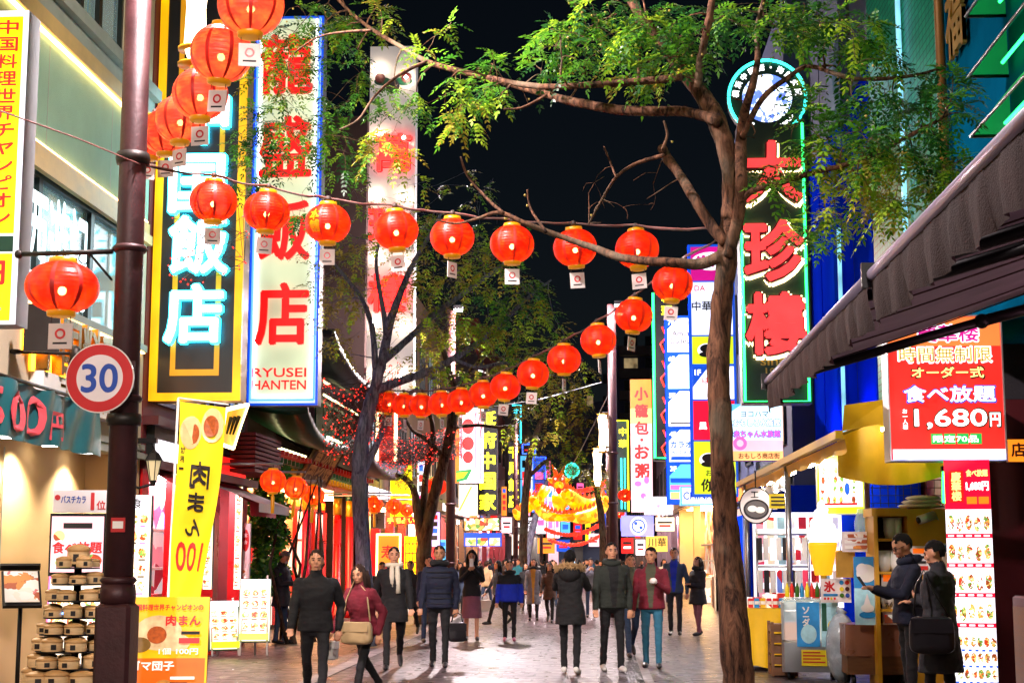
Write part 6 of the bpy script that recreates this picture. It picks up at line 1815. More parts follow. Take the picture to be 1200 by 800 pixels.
for k in range(5200):
    u, v = hr.random(), hr.random()
    x = 287 + 55 * u; y = 545 + 150 * v
    edge = abs(u - 0.5) * 2
    if edge > 0.75 + 0.25 * math.sin(v * 19 + 1) * math.sin(v * 7): continue
    q = P(x, y, 27.6 + hr.uniform(0, 1.5) + 0.5 * edge ** 2)
    d = Vector((hr.uniform(-1, 1), hr.uniform(-1, 0.2), hr.uniform(-0.9, 0.5))).normalized()
    leaf_quad(m, q, d, Vector((hr.uniform(-.4, .4), -1, hr.uniform(0, 1))), hr.uniform(0.07, 0.15), hr.uniform(0.04, 0.07), hr.choice(['leaf_deep', 'leaf_deep', 'leaf_green']))
m.build('foliage', hd)
# ================================================================ grey awning in the right foreground
m, nt, out = newmat('awning_cloth')
b_ = N(nt, 'BsdfPrincipled'); v_ = coords(nt); nz = N(nt, 'TexNoise', Scale=4.0, Detail=6.0); nt.links.new(v_, nz.inputs['Vector'])
rp = N(nt, 'ValToRGB'); rp.color_ramp.elements[0].color = (*lin('#3c3038'), 1); rp.color_ramp.elements[1].color = (*lin('#5e4c56'), 1); nt.links.new(nz.outputs['Fac'], rp.inputs[0])
nt.links.new(rp.outputs[0], b_.inputs['Base Color']); b_.inputs['Roughness'].default_value = 0.75
tr = N(nt, 'BsdfTranslucent'); nt.links.new(rp.outputs[0], tr.inputs['Color'])
mx = N(nt, 'MixShader'); mx.inputs[0].default_value = 0.2; nt.links.new(b_.outputs[0], mx.inputs[1]); nt.links.new(tr.outputs[0], mx.inputs[2]); nt.links.new(mx.outputs[0], out.inputs[0])
pm('valance_cloth', '#3a2c28', 0.9, 0, 0.35, 3.0, 0.35, 120, spec=0.2)
pm('bar_lilac', '#8c849a', 0.35, 0.3, 0.06)
AX, AZ, WX, WZ = 1.44, 3.0, 4.22, 3.96
def awning(label, ya, yb, drop, seed):
    rnd = random.Random(seed)
    t = thing('folding_awning', label, 'awning', (WX, (ya + yb) / 2, WZ))
    m = MB()
    nx, ny = 14, 24
    def pt(u, v, off=0.0):
        y = ya + (yb - ya) * v
        sag = -0.05 * math.sin(math.pi * u) * (0.6 + 0.4 * math.sin(v * 9 + seed)) + 0.008 * math.sin(v * 40)
        return (AX + (WX - AX) * u, y, AZ + (WZ - AZ) * u + sag + off)
    vs = [pt(i / nx, j / ny) for j in range(ny + 1) for i in range(nx + 1)]
    m.add(vs, [(j * (nx + 1) + i, (j + 1) * (nx + 1) + i, (j + 1) * (nx + 1) + i + 1, j * (nx + 1) + i + 1) for j in range(ny) for i in range(nx)], 'awning_cloth', True)
    m.build('canopy', t)
    for j in range(2, ny, 5):
        m = MB(); m.tube([pt(i / nx, j / ny, -0.008) for i in range(nx + 1)], 0.007, 'valance_cloth', 4); m.build('seam', t)
    m = MB(); n = 90
    vs = []
    for j in range(n + 1):
        y = ya + (yb - ya) * j / n
        w = 0.022 * math.sin(j * 0.9 + seed) + 0.012 * math.sin(j * 2.3)
        vs += [(AX - 0.03, y, AZ - 0.02), (AX - 0.03 + w * 0.5, y, AZ - drop * 0.5), (AX - 0.03 + w + 0.02, y, AZ - drop - 0.015 * math.sin(j * 0.5))]
    m.add(vs, [(j * 3 + i, j * 3 + i + 1, (j + 1) * 3 + i + 1, (j + 1) * 3 + i) for j in range(n) for i in range(2)], 'valance_cloth', True)
    m.build('valance', t)
    m = MB(); m.tube([(AX - 0.02, ya, AZ), (AX - 0.02, yb, AZ)], 0.034, 'bar_lilac', 12); m.cbox((AX - 0.02, yb + 0.02, AZ), (0.11, 0.04, 0.13), 'black_metal'); m.build('front_bar', t)
    m = MB(); m.tube([(WX - 0.05, ya, WZ), (WX - 0.05, yb, WZ)], 0.07, 'black_metal', 12); m.cbox((WX - 0.08, yb - 0.1, WZ - 0.1), (0.22, 0.2, 0.22), 'black_metal'); m.build('roller', t)
    for yy in (ya + 0.35, yb - 0.25):
        m = MB(); m.tube([(WX - 0.1, yy, WZ - 0.25), (3.0, yy + (0.45 if yy > (ya + yb) / 2 else 0.6) * -1.0, 3.38)], 0.045, 'black_metal', 8); m.tube([(3.0, yy - 0.45, 3.38), (AX, yy, AZ - 0.03)], 0.038, 'black_metal', 8); m.ell((3.0, yy - 0.45, 3.38), 0.06, 'black_metal', 8, 6); m.build('folding_arm', t)
awning('far grey shop awning with hanging valance over the red price sign', 7.98, 12.7, 0.25, 1)
awning('near grey shop awning with deep wrinkled valance at the right edge', 2.6, 7.84, 0.27, 2)
# ---- wine red shopfront bits at the right edge
sign('shop_sign', 'small orange sign reading 店 at the right edge', 'shop sign', (1180, 515, 1204, 541), 15.6, 0.08, 'wood_brown', 'sign_orange', [('t', '店', 12, 12, 17, 'wine_wall', {'bold': 0.04})])
cb = thing('display_case', 'dark display case with a checked cloth front at the right edge', 'display case', (4.0, 14.4, 0))
m = MB(); m.bbox(3.95, 4.24, 13.6, 15.1, 0, 1.2, 'wine_wall', 0.02); m.build('case', cb); m = MB(); m.box(3.94, 3.948, 13.65, 15.05, 0.1, 1.1, 'wood_brown'); m.build('cloth', cb)
# ================================================================ snack stand
em('stall_tube', '#fff4e4', 48.0, 0)
pm('tarp_yellow', '#dcae00', 0.55, 0, 0.12, 3.0, 0.2, 12); pm('tarp_edge', '#c8a00a', 0.5, 0, 0.1)
ya_ = thing('yellow_awning', 'long yellow awning with a steel front bar over the snack stand', 'awning', (XR, 23, 3.3))
YX, YZ, YW, YT = 2.72, 2.92, XR - 0.02, 3.62
m = MB(); nx, ny = 10, 40
vs = [(YX + (YW - YX) * i / nx, 17.2 + 12.4 * j / ny, YZ + (YT - YZ) * i / nx - 0.05 * math.sin(math.pi * i / nx) + 0.012 * math.sin(j * 1.7)) for j in range(ny + 1) for i in range(nx + 1)]
m.add(vs, [(j * (nx + 1) + i, (j + 1) * (nx + 1) + i, (j + 1) * (nx + 1) + i + 1, j * (nx + 1) + i + 1) for j in range(ny) for i in range(nx)], 'tarp_yellow', True); m.build('canopy', ya_)
m = MB(); m.box(YX - 0.07, YX + 0.01, 17.2, 29.6, YZ - 0.06, YZ + 0.03, 'tarp_edge'); m.build('front_bar', ya_)
m = MB(); vs = []
for j in range(61):
    y = 17.2 + 12.4 * j / 60
    vs += [(YX + 0.03, y, YZ - 0.06), (YX + 0.05 + 0.015 * math.sin(j * 1.3), y, YZ - 0.2 - 0.02 * math.sin(j * 0.8))]
m.add(vs, [(2 * j, 2 * j + 1, 2 * j + 3, 2 * j + 2) for j in range(60)], 'tarp_yellow', True); m.build('valance', ya_)
m = MB(); m.add([(YX, 17.18, YZ + 0.02), (YX + 0.62, 17.0, YZ + 0.12), (YX + 0.5, 17.0, YZ + 0.36), (YX + 0.02, 17.1, YZ + 0.3)], [(0, 1, 2, 3)], 'tarp_yellow'); m.build('end_flap', ya_)
m = MB()
vs = []
for j in range(25):
    u = j / 24
    x = 2.85 + 1.38 * u; zt = YZ + (YT - YZ) * (x - YX) / (YW - YX) - 0.02
    vs += [(x, 18.4, zt), (x, 18.4 + 0.05 * math.sin(j), 2.50 - 0.13 * math.sin(u * math.pi) + 0.05 * u)]
m.add(vs, [(2 * j, 2 * j + 1, 2 * j + 3, 2 * j + 2) for j in range(24)], 'tarp_yellow', True); m.build('side_curtain', ya_)
for y in (22.6, 28.8):
    m = MB(); m.tube([(YX + 0.05, y, 0), (YX + 0.05, y, YZ - 0.05)], 0.045, 'steel', 10); m.build('post', ya_)
for k in range(3):
    m = MB(); m.tube([(YX + 0.2, 20.0 + 3 * k, YZ - 0.12), (YX + 0.2, 21.4 + 3 * k, YZ - 0.12)], 0.035, 'stall_tube', 8); m.build('light_tube', ya_)
m = MB(); m.tube([(3.3, 18.0, 3.02), (3.75, 18.0, 3.14)], 0.02, 'stall_tube', 8); m.build('light_tube', ya_)
for k in range(4):
    t = thing('clip_spotlight', 'small white clip spotlight under the yellow awning, %s from the left' % ORD[k], 'lamp', (YX + 0.1, 26.5 - 1.0 * k, YZ - 0.2), 0, 'clip spotlights under the yellow awning')
    m = MB(); o = Vector((YX + 0.1, 26.5 - 1.0 * k, YZ - 0.3)); m.lathe([(0.03, 0.09), (0.07, 0.03), (0.09, -0.05)], 'white_paint', 12, o); m.tube([o + Vector((0, 0, 0.08)), o + Vector((0, 0, 0.2))], 0.012, 'steel', 5); m.build('shade', t)
    m = MB(); m.ell(o + Vector((0, 0, -0.03)), 0.045, 'tube_white', 8, 6); m.build('bulb', t)
t = thing('stall_partition', 'cobalt blue partition wall closing the far side of the snack stand', 'wall', (3.5, 29.3, 0))
m = MB(); m.box(2.85, XR + 0.2, 29.2, 29.3, 0, 2.88, 'blue_panel'); m.box(XR - 0.1, XR + 0.2, 21.5, 29.19, 0, 2.9, 'blue_panel'); m.build('panel', t)
# ---- lit menu box
sign_at('menu_lightbox', 'yellow and white lit menu box of drinks hanging under the yellow awning', 'menu board', (3.22, 20.4, 2.1), (66, 78), 0.01, 0.01, 0.16, 'alu', 'sign_lime',
        [('r', 4, 10, 58, 58, 'sign_white')] + [('o', 10 + 8.6 * (i % 6), 20 + 13 * (i // 6), 2.6, 4.8, 'food_small') for i in range(24)] + [('r', 8, 63, 50, 3, 'lit_red_text'), ('o', 45, 45, 3.5, 8, 'lit_blue_text')], frame=1.5, rz=R(-28))
# ---- soft ice cream lamp
ic = thing('ice_cream_lamp', 'giant glowing soft ice cream cone lamp above the drinks cooler', 'lamp', (2.92, 20.3, 0))
em('cream_lit', '#fff4e6', 1.7, 0.08); em('cone_lit', '#ffb01a', 0.75, 0.1)
m = MB(); m.lathe([(0.11, 1.32), (0.17, 1.62), (0.185, 1.7), (0.185, 1.74), (0.16, 1.75)], 'cone_lit', 24); m.build('cone', ic, True)
m = MB(); q = []
for i in range(70):
    a = i * 0.36; f = i / 69
    q.append((math.cos(a) * 0.10 * (1 - f) ** 0.8, math.sin(a) * 0.10 * (1 - f) ** 0.8, 1.79 + 0.50 * f))
m.tube(q, [0.105 * (1 - i / 69) ** 0.7 + 0.012 for i in range(70)], 'cream_lit', 12); m.lathe([(0.175, 1.745), (0.15, 1.85), (0.10, 2.05), (0.03, 2.25)], 'cream_lit', 20); m.build('swirl', ic, True)
m = MB(); m.tube([(0, 0, 0.95), (0, 0, 1.33)], 0.04, 'steel', 8); m.lathe([(0.12, 0.95), (0.12, 0.98)], 'steel', 16); m.build('stem', ic, True)
# ---- drinks cooler with arched glass
pm('poster_blue', '#1e86c8', 0.4, 0, 0.3, 4.0); pm('poster_pale', '#a8d8e8', 0.4, 0, 0.3, 5.0); pm('poster_yellow', '#e8d020', 0.4, 0, 0.1)
dc = thing('drinks_cooler', 'glass and steel ice cooler with blue and yellow posters in front of the snack stand', 'cooler', (2.75, 20.5, 0), R(-6))
m = MB(); m.bbox(-0.36, 0.36, -0.32, 0.32, 0.1, 0.5, 'steel', 0.03); m.box(-0.36, -0.33, -0.3, 0.3, 0.5, 0.98, 'steel'); m.box(0.33, 0.36, -0.3, 0.3, 0.5, 0.98, 'steel'); m.box(-0.33, 0.33, 0.26, 0.3, 0.5, 1.0, 'white_paint'); m.box(-0.33, 0.33, -0.28, 0.25, 0.5, 0.72, 'goods_white'); m.build('body', dc, True)
m = MB(); prof = [(-0.30 + 0.02, 0.5)] + [(-0.30 * math.cos(a) , 0.86 + 0.17 * math.sin(a)) for a in [i * math.pi / 12 for i in range(13)]]
n_ = len(prof)
m.add([(x, y, z) for x in (-0.355, 0.355) for y, z in prof], [(i, i + 1, n_ + i + 1, n_ + i) for i in range(n_ - 1)], 'shop_glass', True); m.build('glass_hood', dc, True)
m = MB(); m.quad((-0.17, -0.335, 0.42), (0.12, -0.335, 0.42), (0.12, -0.335, 0.98), (-0.17, -0.335, 0.98), 'poster_blue'); m.disc(-0.02, -0.34, 0.58, 0.10, 0.12, 'poster_pale'); m.text('ソ', -0.05, -0.34, 0.88, 0.11, 'white_paint', 0.05); m.text('ー', -0.05, -0.34, 0.8, 0.09, 'white_paint', 0.05); m.text('ダ', -0.05, -0.34, 0.73, 0.1, 'white_paint', 0.05); m.build('poster', dc, True)
m = MB(); m.quad((0.14, -0.335, 0.42), (0.355, -0.335, 0.42), (0.355, -0.335, 0.98), (0.14, -0.335, 0.98), 'poster_pale'); m.quad((0.15, -0.338, 0.62), (0.21, -0.338, 0.62), (0.21, -0.338, 0.97), (0.15, -0.338, 0.97), 'roof_green'); m.disc(0.27, -0.338, 0.55, 0.07, 0.12, 'poster_yellow'); m.disc(0.27, -0.339, 0.68, 0.05, 0.07, 'poster_yellow'); m.build('poster', dc, True)
m = MB(); m.box(-0.12, 0.2, -0.338, -0.332, 0.18, 0.38, 'poster_yellow')
for i in range(4): m.box(-0.1, 0.18 - 0.06 * (i % 2), -0.3405, -0.3385, 0.22 + 0.04 * i, 0.237 + 0.04 * i, 'red_ink')
m.build('price_card', dc, True)
for x in (-0.28, 0.28):
    for y in (-0.24, 0.24):
        m = MB(); m.tube([(x - 0.02, y, 0.05), (x + 0.02, y, 0.05)], 0.05, 'black_metal', 12); m.build('castor', dc, True)
sign_at('ice_sign', 'white card with a red 氷 character and six coloured syrup dots', 'sign', (3.02, 19.95, 0.985), (38, 30), 0.01, 0.01, 0.02, 'white_paint', 'sign_face_white',
        [('t', '氷', 11, 10, 14, 'sign_rim_red', {'bold': 0.06}), ('r', 3, 19, 18, 3, 'poster_blue')] + [('o', 26 + 7 * (i % 2), 5 + 8 * (i // 2), 2.8, 2.8, c) for i, c in enumerate(('poster_blue', 'flag_red', 'poster_yellow', 'wine_wall', 'leaf_green', 'sign_num_blue'))] + [('o', 4.5 + 4 * i, 25, 1.6, 1.6, c) for i, c in enumerate(('flag_red', 'flag_red', 'poster_yellow', 'flag_red'))])
# ---- yellow draped table and its stock
tb = thing('draped_table', 'table draped in a creased yellow cloth beside the big tree trunk', 'table', (2.38, 22.2, 0))
m = MB(); vs = []
ring = [(-0.36, -0.5), (0.36, -0.5), (0.36, 0.5), (-0.36, 0.5)]
pts_ = []
for k in range(4):
    a, b = ring[k], ring[(k + 1) % 4]
    pts_ += [(a[0] + (b[0] - a[0]) * i / 12, a[1] + (b[1] - a[1]) * i / 12) for i in range(12)]
for lvl, (z, gx) in enumerate(((0.85, 1.0), (0.6, 1.01), (0.3, 1.03), (0.06, 1.05))):
    for i, (x, y) in enumerate(pts_):
        w = 1 + (0.035 * math.sin(i * 1.9) + 0.02 * math.sin(i * 3.7)) * lvl / 3
        vs.append((x * gx * w, y * gx * w, z + (0.02 * math.sin(i * 0.8) if lvl == 3 else 0)))
n_ = len(pts_)
m.add(vs, [(l * n_ + i, l * n_ + (i + 1) % n_, (l + 1) * n_ + (i + 1) % n_, (l + 1) * n_ + i) for l in range(3) for i in range(n_)], 'tarp_yellow', True); m.add([(x, y, 0.853) for x, y in pts_], [tuple(range(n_))], 'tarp_yellow'); m.build('cloth', tb, True)
cr = thing('wooden_crate', 'small wooden slatted crate between the yellow table and the cooler', 'crate', (2.44, 20.9, 0))
m = MB()
for z in (0.02, 0.16, 0.30, 0.44, 0.58): m.box(-0.16, 0.16, -0.2, 0.2, z, z + 0.1, 'wood_brown')
for x in (-0.15, 0.15):
    for y in (-0.205, 0.205): m.cbox((x, y, 0.36), (0.04, 0.02, 0.7), 'wood_brown')
m.build('slats', cr, True)
for i, (x, y, c, lb) in enumerate(((2.2, 22.0, 'goods_pink', 'pink patterned box of sweets on the yellow table'), (2.45, 22.35, 'goods_white', 'pale carton of snacks on the yellow table'), (2.6, 21.9, 'goods_warm', 'brown carton of snacks on the yellow table'))):
    t = thing('snack_box', lb, 'box', (x, y, 0.856)); m = MB(); m.bbox(-0.1, 0.1, -0.08, 0.08, 0, 0.14 + 0.03 * i, c, 0.01); m.build('carton', t, True); m = MB(); m.box(-0.101, 0.101, -0.082, -0.0805, 0.03, 0.09, 'white_paint'); m.build('label_strip', t, True)
# ---- hanging stock racks at the back of the stand
rk = thing('goods_rack', 'bright rack of hanging black, white and pink goods behind the yellow table', 'rack', (2.9, 24.5, 0))
m = MB()
for x in (-0.4, 0.4): m.tube([(x, 0, 0), (x, 0, 2.0)], 0.02, 'steel', 6)
for z in (0.9, 1.4, 1.9): m.tube([(-0.4, 0, z), (0.4, 0, z)], 0.015, 'steel', 6)
m.build('frame', rk, True)
for i in range(8):
    for j in range(3):
        m = MB(); x = -0.36 + 0.1 * i; z = 1.9 - 0.5 * j; m.bbox(x - 0.04, x + 0.04, -0.04, 0.0, z - 0.4, z - 0.05, ('dark_ink', 'white_paint', 'goods_pink', 'white_paint')[(i + j * 3) % 4], 0.008); m.build('hanging_pack', rk, True)
sign_at('stall_backboard', 'bright white lit backboard of small goods inside the snack stand', 'display board', (3.4, 26.6, 0.7), (150, 160), 0.01, 0.01, 0.08, 'alu', 'sign_white', [('r', 5 + 18 * (i % 8), 8 + 30 * (i // 8), 13, 20, ('goods_pink', 'goods_white', 'poster_pale', 'goods_red')[(i * 7) % 4]) for i in range(40)])
rsn = thing('round_plate_sign', 'round black rimmed sign picturing two dumplings on a dark plate, beside the trunk', 'shop sign', P(886, 592, 24.5))
m = MB(); c = P(886, 592, 24.5); m.disc(c.x, c.y, c.z, 0.265, 0.29, 'dark_ink', 32); m.disc(c.x, c.y - 0.005, c.z, 0.245, 0.27, 'sign_face_white', 32); m.disc(c.x, c.y - 0.01, c.z - 0.06, 0.2, 0.16, 'dark_wall', 28); m.disc(c.x, c.y - 0.012, c.z - 0.06, 0.17, 0.13, 'grey_wall', 28); m.build('board', rsn)
m = MB(); m.disc(c.x - 0.06, c.y - 0.018, c.z - 0.05, 0.075, 0.05, 'plate_white', 16, a0=0.2); m.disc(c.x + 0.06, c.y - 0.019, c.z - 0.07, 0.075, 0.05, 'plate_white', 16); m.text('工', c.x - 0.02, c.y - 0.018, c.z + 0.17, 0.13, 'dark_ink', 0.03); m.build('dumpling_picture', rsn)
m = MB(); m.tube([(c.x, c.y + 0.02, c.z + 0.28), (c.x, c.y + 0.02, 2.9)], 0.012, 'iron', 5); m.build('hanger', rsn)
# ---- cart with brown vinyl cover and posters
pm('vinyl_brown', '#8a5a44', 0.3, 0, 0.2, 3.0)
ct = thing('covered_cart', 'trolley under a shiny brown vinyl cover behind the two men', 'cart', (3.42, 19.6, 0))
m = MB(); m.box(-0.38, 0.38, -0.3, 0.3, 0.14, 0.36, 'wood_brown'); m.build('base', ct, True)
vs = []
for l, z in enumerate((0.74, 0.56, 0.36)):
    for i in range(40):
        a = i / 40 * 4; k_ = int(a); u = a - k_
        c4 = [(-0.39, -0.31), (0.39, -0.31), (0.39, 0.31), (-0.39, 0.31)]
        x = c4[k_][0] + (c4[(k_ + 1) % 4][0] - c4[k_][0]) * u; y = c4[k_][1] + (c4[(k_ + 1) % 4][1] - c4[k_][1]) * u
        w = 1 + 0.02 * math.sin(i * 2.1 + l) * l
        vs.append((x * w, y * w, z))
m = MB(); m.add(vs, [(l * 40 + i, l * 40 + (i + 1) % 40, (l + 1) * 40 + (i + 1) % 40, (l + 1) * 40 + i) for l in range(2) for i in range(40)], 'vinyl_brown', True); m.add([vs[i] for i in range(40)], [tuple(range(40))], 'vinyl_brown'); m.build('vinyl_cover', ct, True)
for x in (-0.3, 0.3):
    for y in (-0.22, 0.22):
        m = MB(); m.tube([(x - 0.02, y, 0.07), (x + 0.02, y, 0.07)], 0.065, 'black_metal', 12); m.build('wheel', ct, True)
sign_at('shaved_ice_poster', 'blue standing poster of a white shaved ice heap beside the cooler', 'poster', (3.28, 19.2, 0.74), (30, 82), 0.01, 0.01, 0.02, 'white_paint', 'poster_blue', [('r', 0, 38, 30, 44, 'poster_pale'), ('o', 15, 20, 12, 11, 'plate_white'), ('o', 10, 15, 7, 7, 'sign_face_white'), ('o', 15, 70, 10, 4, 'poster_blue'), ('p', [(15, 44), (10, 60), (20, 60)], 'sign_face_white'), ('o', 15, 62, 8, 5, 'plate_white')], rz=R(-5))
sign_at('price_poster', 'white standing price poster with black handwriting and orange header', 'poster', (3.62, 19.25, 0.74), (30, 62), 0.01, 0.01, 0.02, 'white_paint', 'sign_face_white', [('r', 2, 2, 26, 8, 'print_orange'), ('r', 14, 3, 5, 6, 'poster_yellow')] + [('t', s_, 15, 17 + 10 * i, 8, 'dark_ink', {'w': 23, 'h': 7, 'bold': 0.02}) for i, s_ in enumerate(('大たこ焼', 'たこやき', '大あんまん'))] + [('r', 2, 50, 26, 10, 'goods_warm')])
sign_at('price_card', 'small white card with coloured rows hanging under the menu box', 'poster', (3.26, 19.6, 1.62), (40, 25), 0.01, 0.01, 0.015, 'white_paint', 'sign_face_white', [('r', 3, 3 + 7 * i, 34, 4.5, ('menu_print')) for i in range(3)])
bg_ = thing('hanging_bag', 'gold foil paper bag hung below the menu box', 'bag', (3.12, 19.75, 1.3)); m = MB(); m.bbox(-0.12, 0.12, -0.04, 0.04, 0, 0.34, 'gold_leaf', 0.02); m.build('bag_body', bg_, True)
m = MB(); m.tube([(-0.06, -0.02, 0.34), (-0.04, -0.02, 0.48), (0.04, -0.02, 0.48), (0.06, -0.02, 0.34)], 0.006, 'wood_brown', 5); m.build('handle', bg_, True)
bg_ = thing('plastic_bags', 'bunch of clear plastic bags hung beside the menu box', 'bag', (3.34, 19.7, 1.86)); m = MB()
for i in range(5): m.tube([(0.02 * i - 0.05, 0.01 * i, 0.3), (0.03 * i - 0.07, 0.01 * i, 0.12), (0.035 * i - 0.07, 0, -0.02)], [0.01, 0.035, 0.025], 'shop_glass', 7)
m.build('bundle', bg_, True)
sk = thing('covered_sack', 'grey translucent plastic covered heap between cooler and trolley', 'sack', (3.08, 20.0, 0)); m = MB(); m.ell((0, 0, 0.42), (0.2, 0.26, 0.44), pm('plastic_grey', '#9aa6b0', 0.25, 0, 0.3, 6.0, 0.6, 9), 18, 12); m.build('heap', sk, True); m = MB(); m.tube([(-0.02, 0, 0.84), (0.02, 0, 0.9)], [0.05, 0.08], 'plastic_grey', 8); m.build('knot', sk, True)
# ---- yellow cabinet, camera, cooler on the right
pm('cabinet_yellow', '#c8901a', 0.5, 0, 0.12, 2.0)
cbn = thing('yellow_cabinet', 'open fronted mustard wooden cabinet with white goods on its shelves', 'cabinet', (3.95, 19.4, 0))
m = MB(); m.box(-0.58, -0.53, -0.3, 0.3, 0.0, 2.12, 'cabinet_yellow'); m.box(-0.17, 0.55, -0.3, 0.3, 0, 2.14, 'cabinet_yellow'); m.box(-0.6, -0.172, -0.32, 0.3, 2.05, 2.15, 'cabinet_yellow'); m.box(-0.53, -0.173, 0.24, 0.28, 0, 2.05, 'wine_wall'); m.build('carcass', cbn, True)
for z in (0.9, 1.35, 1.75):
    m = MB(); m.box(-0.528, -0.174, -0.28, 0.238, z, z + 0.03, 'cabinet_yellow'); m.build('shelf', cbn, True)
for i, (x, z, r) in enumerate(((-0.42, 1.38, 0.08), (-0.28, 1.38, 0.09), (-0.35, 1.78, 0.08), (-0.26, 1.78, 0.06), (-0.4, 0.93, 0.09), (-0.27, 0.93, 0.09))):
    t = thing('cup_stack', 'stack of white cups on the mustard cabinet shelf', 'cups', (3.95 + x, 19.3, z), 0, 'white cup stacks in the cabinet')
    m = MB(); m.lathe([(r * 0.7, 0), (r, 0.1), (r * 0.95, 0.11), (r, 0.16), (r * 0.95, 0.17), (r, 0.24)], 'plate_white', 14); m.build('cups', t, True); m = MB(); m.lathe([(r * 1.05, 0.24), (r * 1.05, 0.255), (0, 0.256)], 'plate_white', 14); m.build('lid', t, True)
sc_ = thing('security_camera', 'silver bullet security camera mounted on the mustard cabinet', 'camera', (4.0, 19.1, 2.0)); m = MB(); m.tube([(0.1, -0.02, 0.06), (-0.1, -0.1, -0.0)], 0.055, 'alu', 12); m.tube([(-0.1, -0.1, 0.0), (-0.115, -0.106, -0.004)], 0.04, 'dark_ink', 12); m.build('housing', sc_, True); m = MB(); m.tube([(0.1, 0.0, 0.06), (0.16, 0.02, 0.0)], 0.02, 'alu', 6); m.build('mount', sc_, True)
pl = thing('folded_sheet', 'crumpled cream cloth folded on top of the mustard cabinet', 'cloth', (4.0, 19.4, 2.145)); m = MB()
for i in range(3): m.ell((0.02 * i, 0, 0.035 + 0.05 * i), (0.28 - 0.03 * i, 0.2, 0.035), 'white_paint', 18, 6)
m.build('cloth', pl, True)
fc = thing('upright_cooler', 'upright drinks fridge with blue printed door and a price card on top', 'fridge', (4.42, 18.7, 0)); m = MB(); m.bbox(-0.3, 0.3, -0.3, 0.3, 0.02, 1.62, 'white_paint', 0.03); m.build('cabinet', fc, True)
m = MB(); m.box(-0.28, 0.28, -0.325, -0.302, 0.1, 1.58, 'poster_blue'); m.build('door', fc, True); m = MB(); m.tube([(-0.24, -0.35, 0.7), (-0.24, -0.35, 1.2)], 0.012, 'steel', 6); m.build('handle', fc, True)
m = MB(); m.box(-0.28, 0.28, -0.06, -0.04, 1.62, 1.9, 'sign_face_white')
for i in range(3): m.box(-0.24, 0.2, -0.064, -0.061, 1.67 + 0.07 * i, 1.70 + 0.07 * i, ('sign_num_blue', 'red_ink', 'dark_ink')[i])
m.build('price_card', fc, True)
gt = thing('neon_corner_tube', 'short green neon tube bent in an L at the right end of the stand', 'neon light', P(1108, 560, 18.1)); m = MB(); m.tube([P(1107, 552, 18.1), P(1107, 588, 18.1), P(1113, 589, 18.1)], 0.03, 'neon_green', 8); m.build('neon_tube', gt); m = MB(); m.cbox(P(1108, 549, 18.1), (0.1, 0.06, 0.06), 'black_metal'); m.build('holder', gt)
gr = thing('wire_grille', 'dark wire mesh panel behind the mustard cabinet', 'mesh panel', (4.0, 20.4, 2.2)); m = MB()
for i in range(12): m.tube([(3.5 + 0.1 * i, 20.4, 2.2), (3.5 + 0.1 * i, 20.4, 3.1)], 0.006, 'iron', 4)
for i in range(9): m.tube([(3.5, 20.4, 2.25 + 0.1 * i), (4.6, 20.4, 2.25 + 0.1 * i)], 0.006, 'iron', 4)
m.build('mesh', gr)
# ---- shop lamps under the grey awnings and hidden lights added to brighten the blue and green walls
em('lamp_pinkish', '#ffb8cc', 26.0, 0); em('washer_blue', '#2a5cff', 40.0, 0); em('washer_green', '#5affb0', 60.0, 0)
for i, y in enumerate((6.2, 8.6, 11.2)):
    t = thing('shop_strip_lamp', 'pinkish strip lamp on the wine red shopfront under the grey awning, %s from the camera' % ORD[i], 'lamp', (4.18, y, 2.9), 0, 'strip lamps under the grey awnings')
    m = MB(); m.box(4.1, 4.247, y - 0.6, y + 0.6, 2.9, 2.96, 'alu'); m.build('housing', t); m = MB(); m.tube([(4.1, y - 0.55, 2.87), (4.1, y + 0.55, 2.87)], 0.03, 'lamp_pinkish', 8); m.build('tube', t)
for i, (y, mt, zz) in enumerate(((20.5, 'washer_green', 3.75), (24.4, 'washer_blue', 3.75), (27.8, 'washer_blue', 3.75))):
    t = thing('wall_washer', ('green', 'blue', 'blue')[i] + ' floodlight on the yellow awning lighting the wall above, ' + ('by the tiled bay', 'below the near blue panel', 'below the far blue panel')[i], 'lamp', (4.0, y, 3.55), 0, 'wall washers on the snack stand roof')
    m = MB(); m.box(3.98, 4.1, y - 0.45, y + 0.45, 3.57, 3.6, 'black_metal'); m.build('housing', t); m = MB(); m.box(3.99, 4.09, y - 0.44, y + 0.44, 3.602, 3.61, mt); m.build('lens', t)

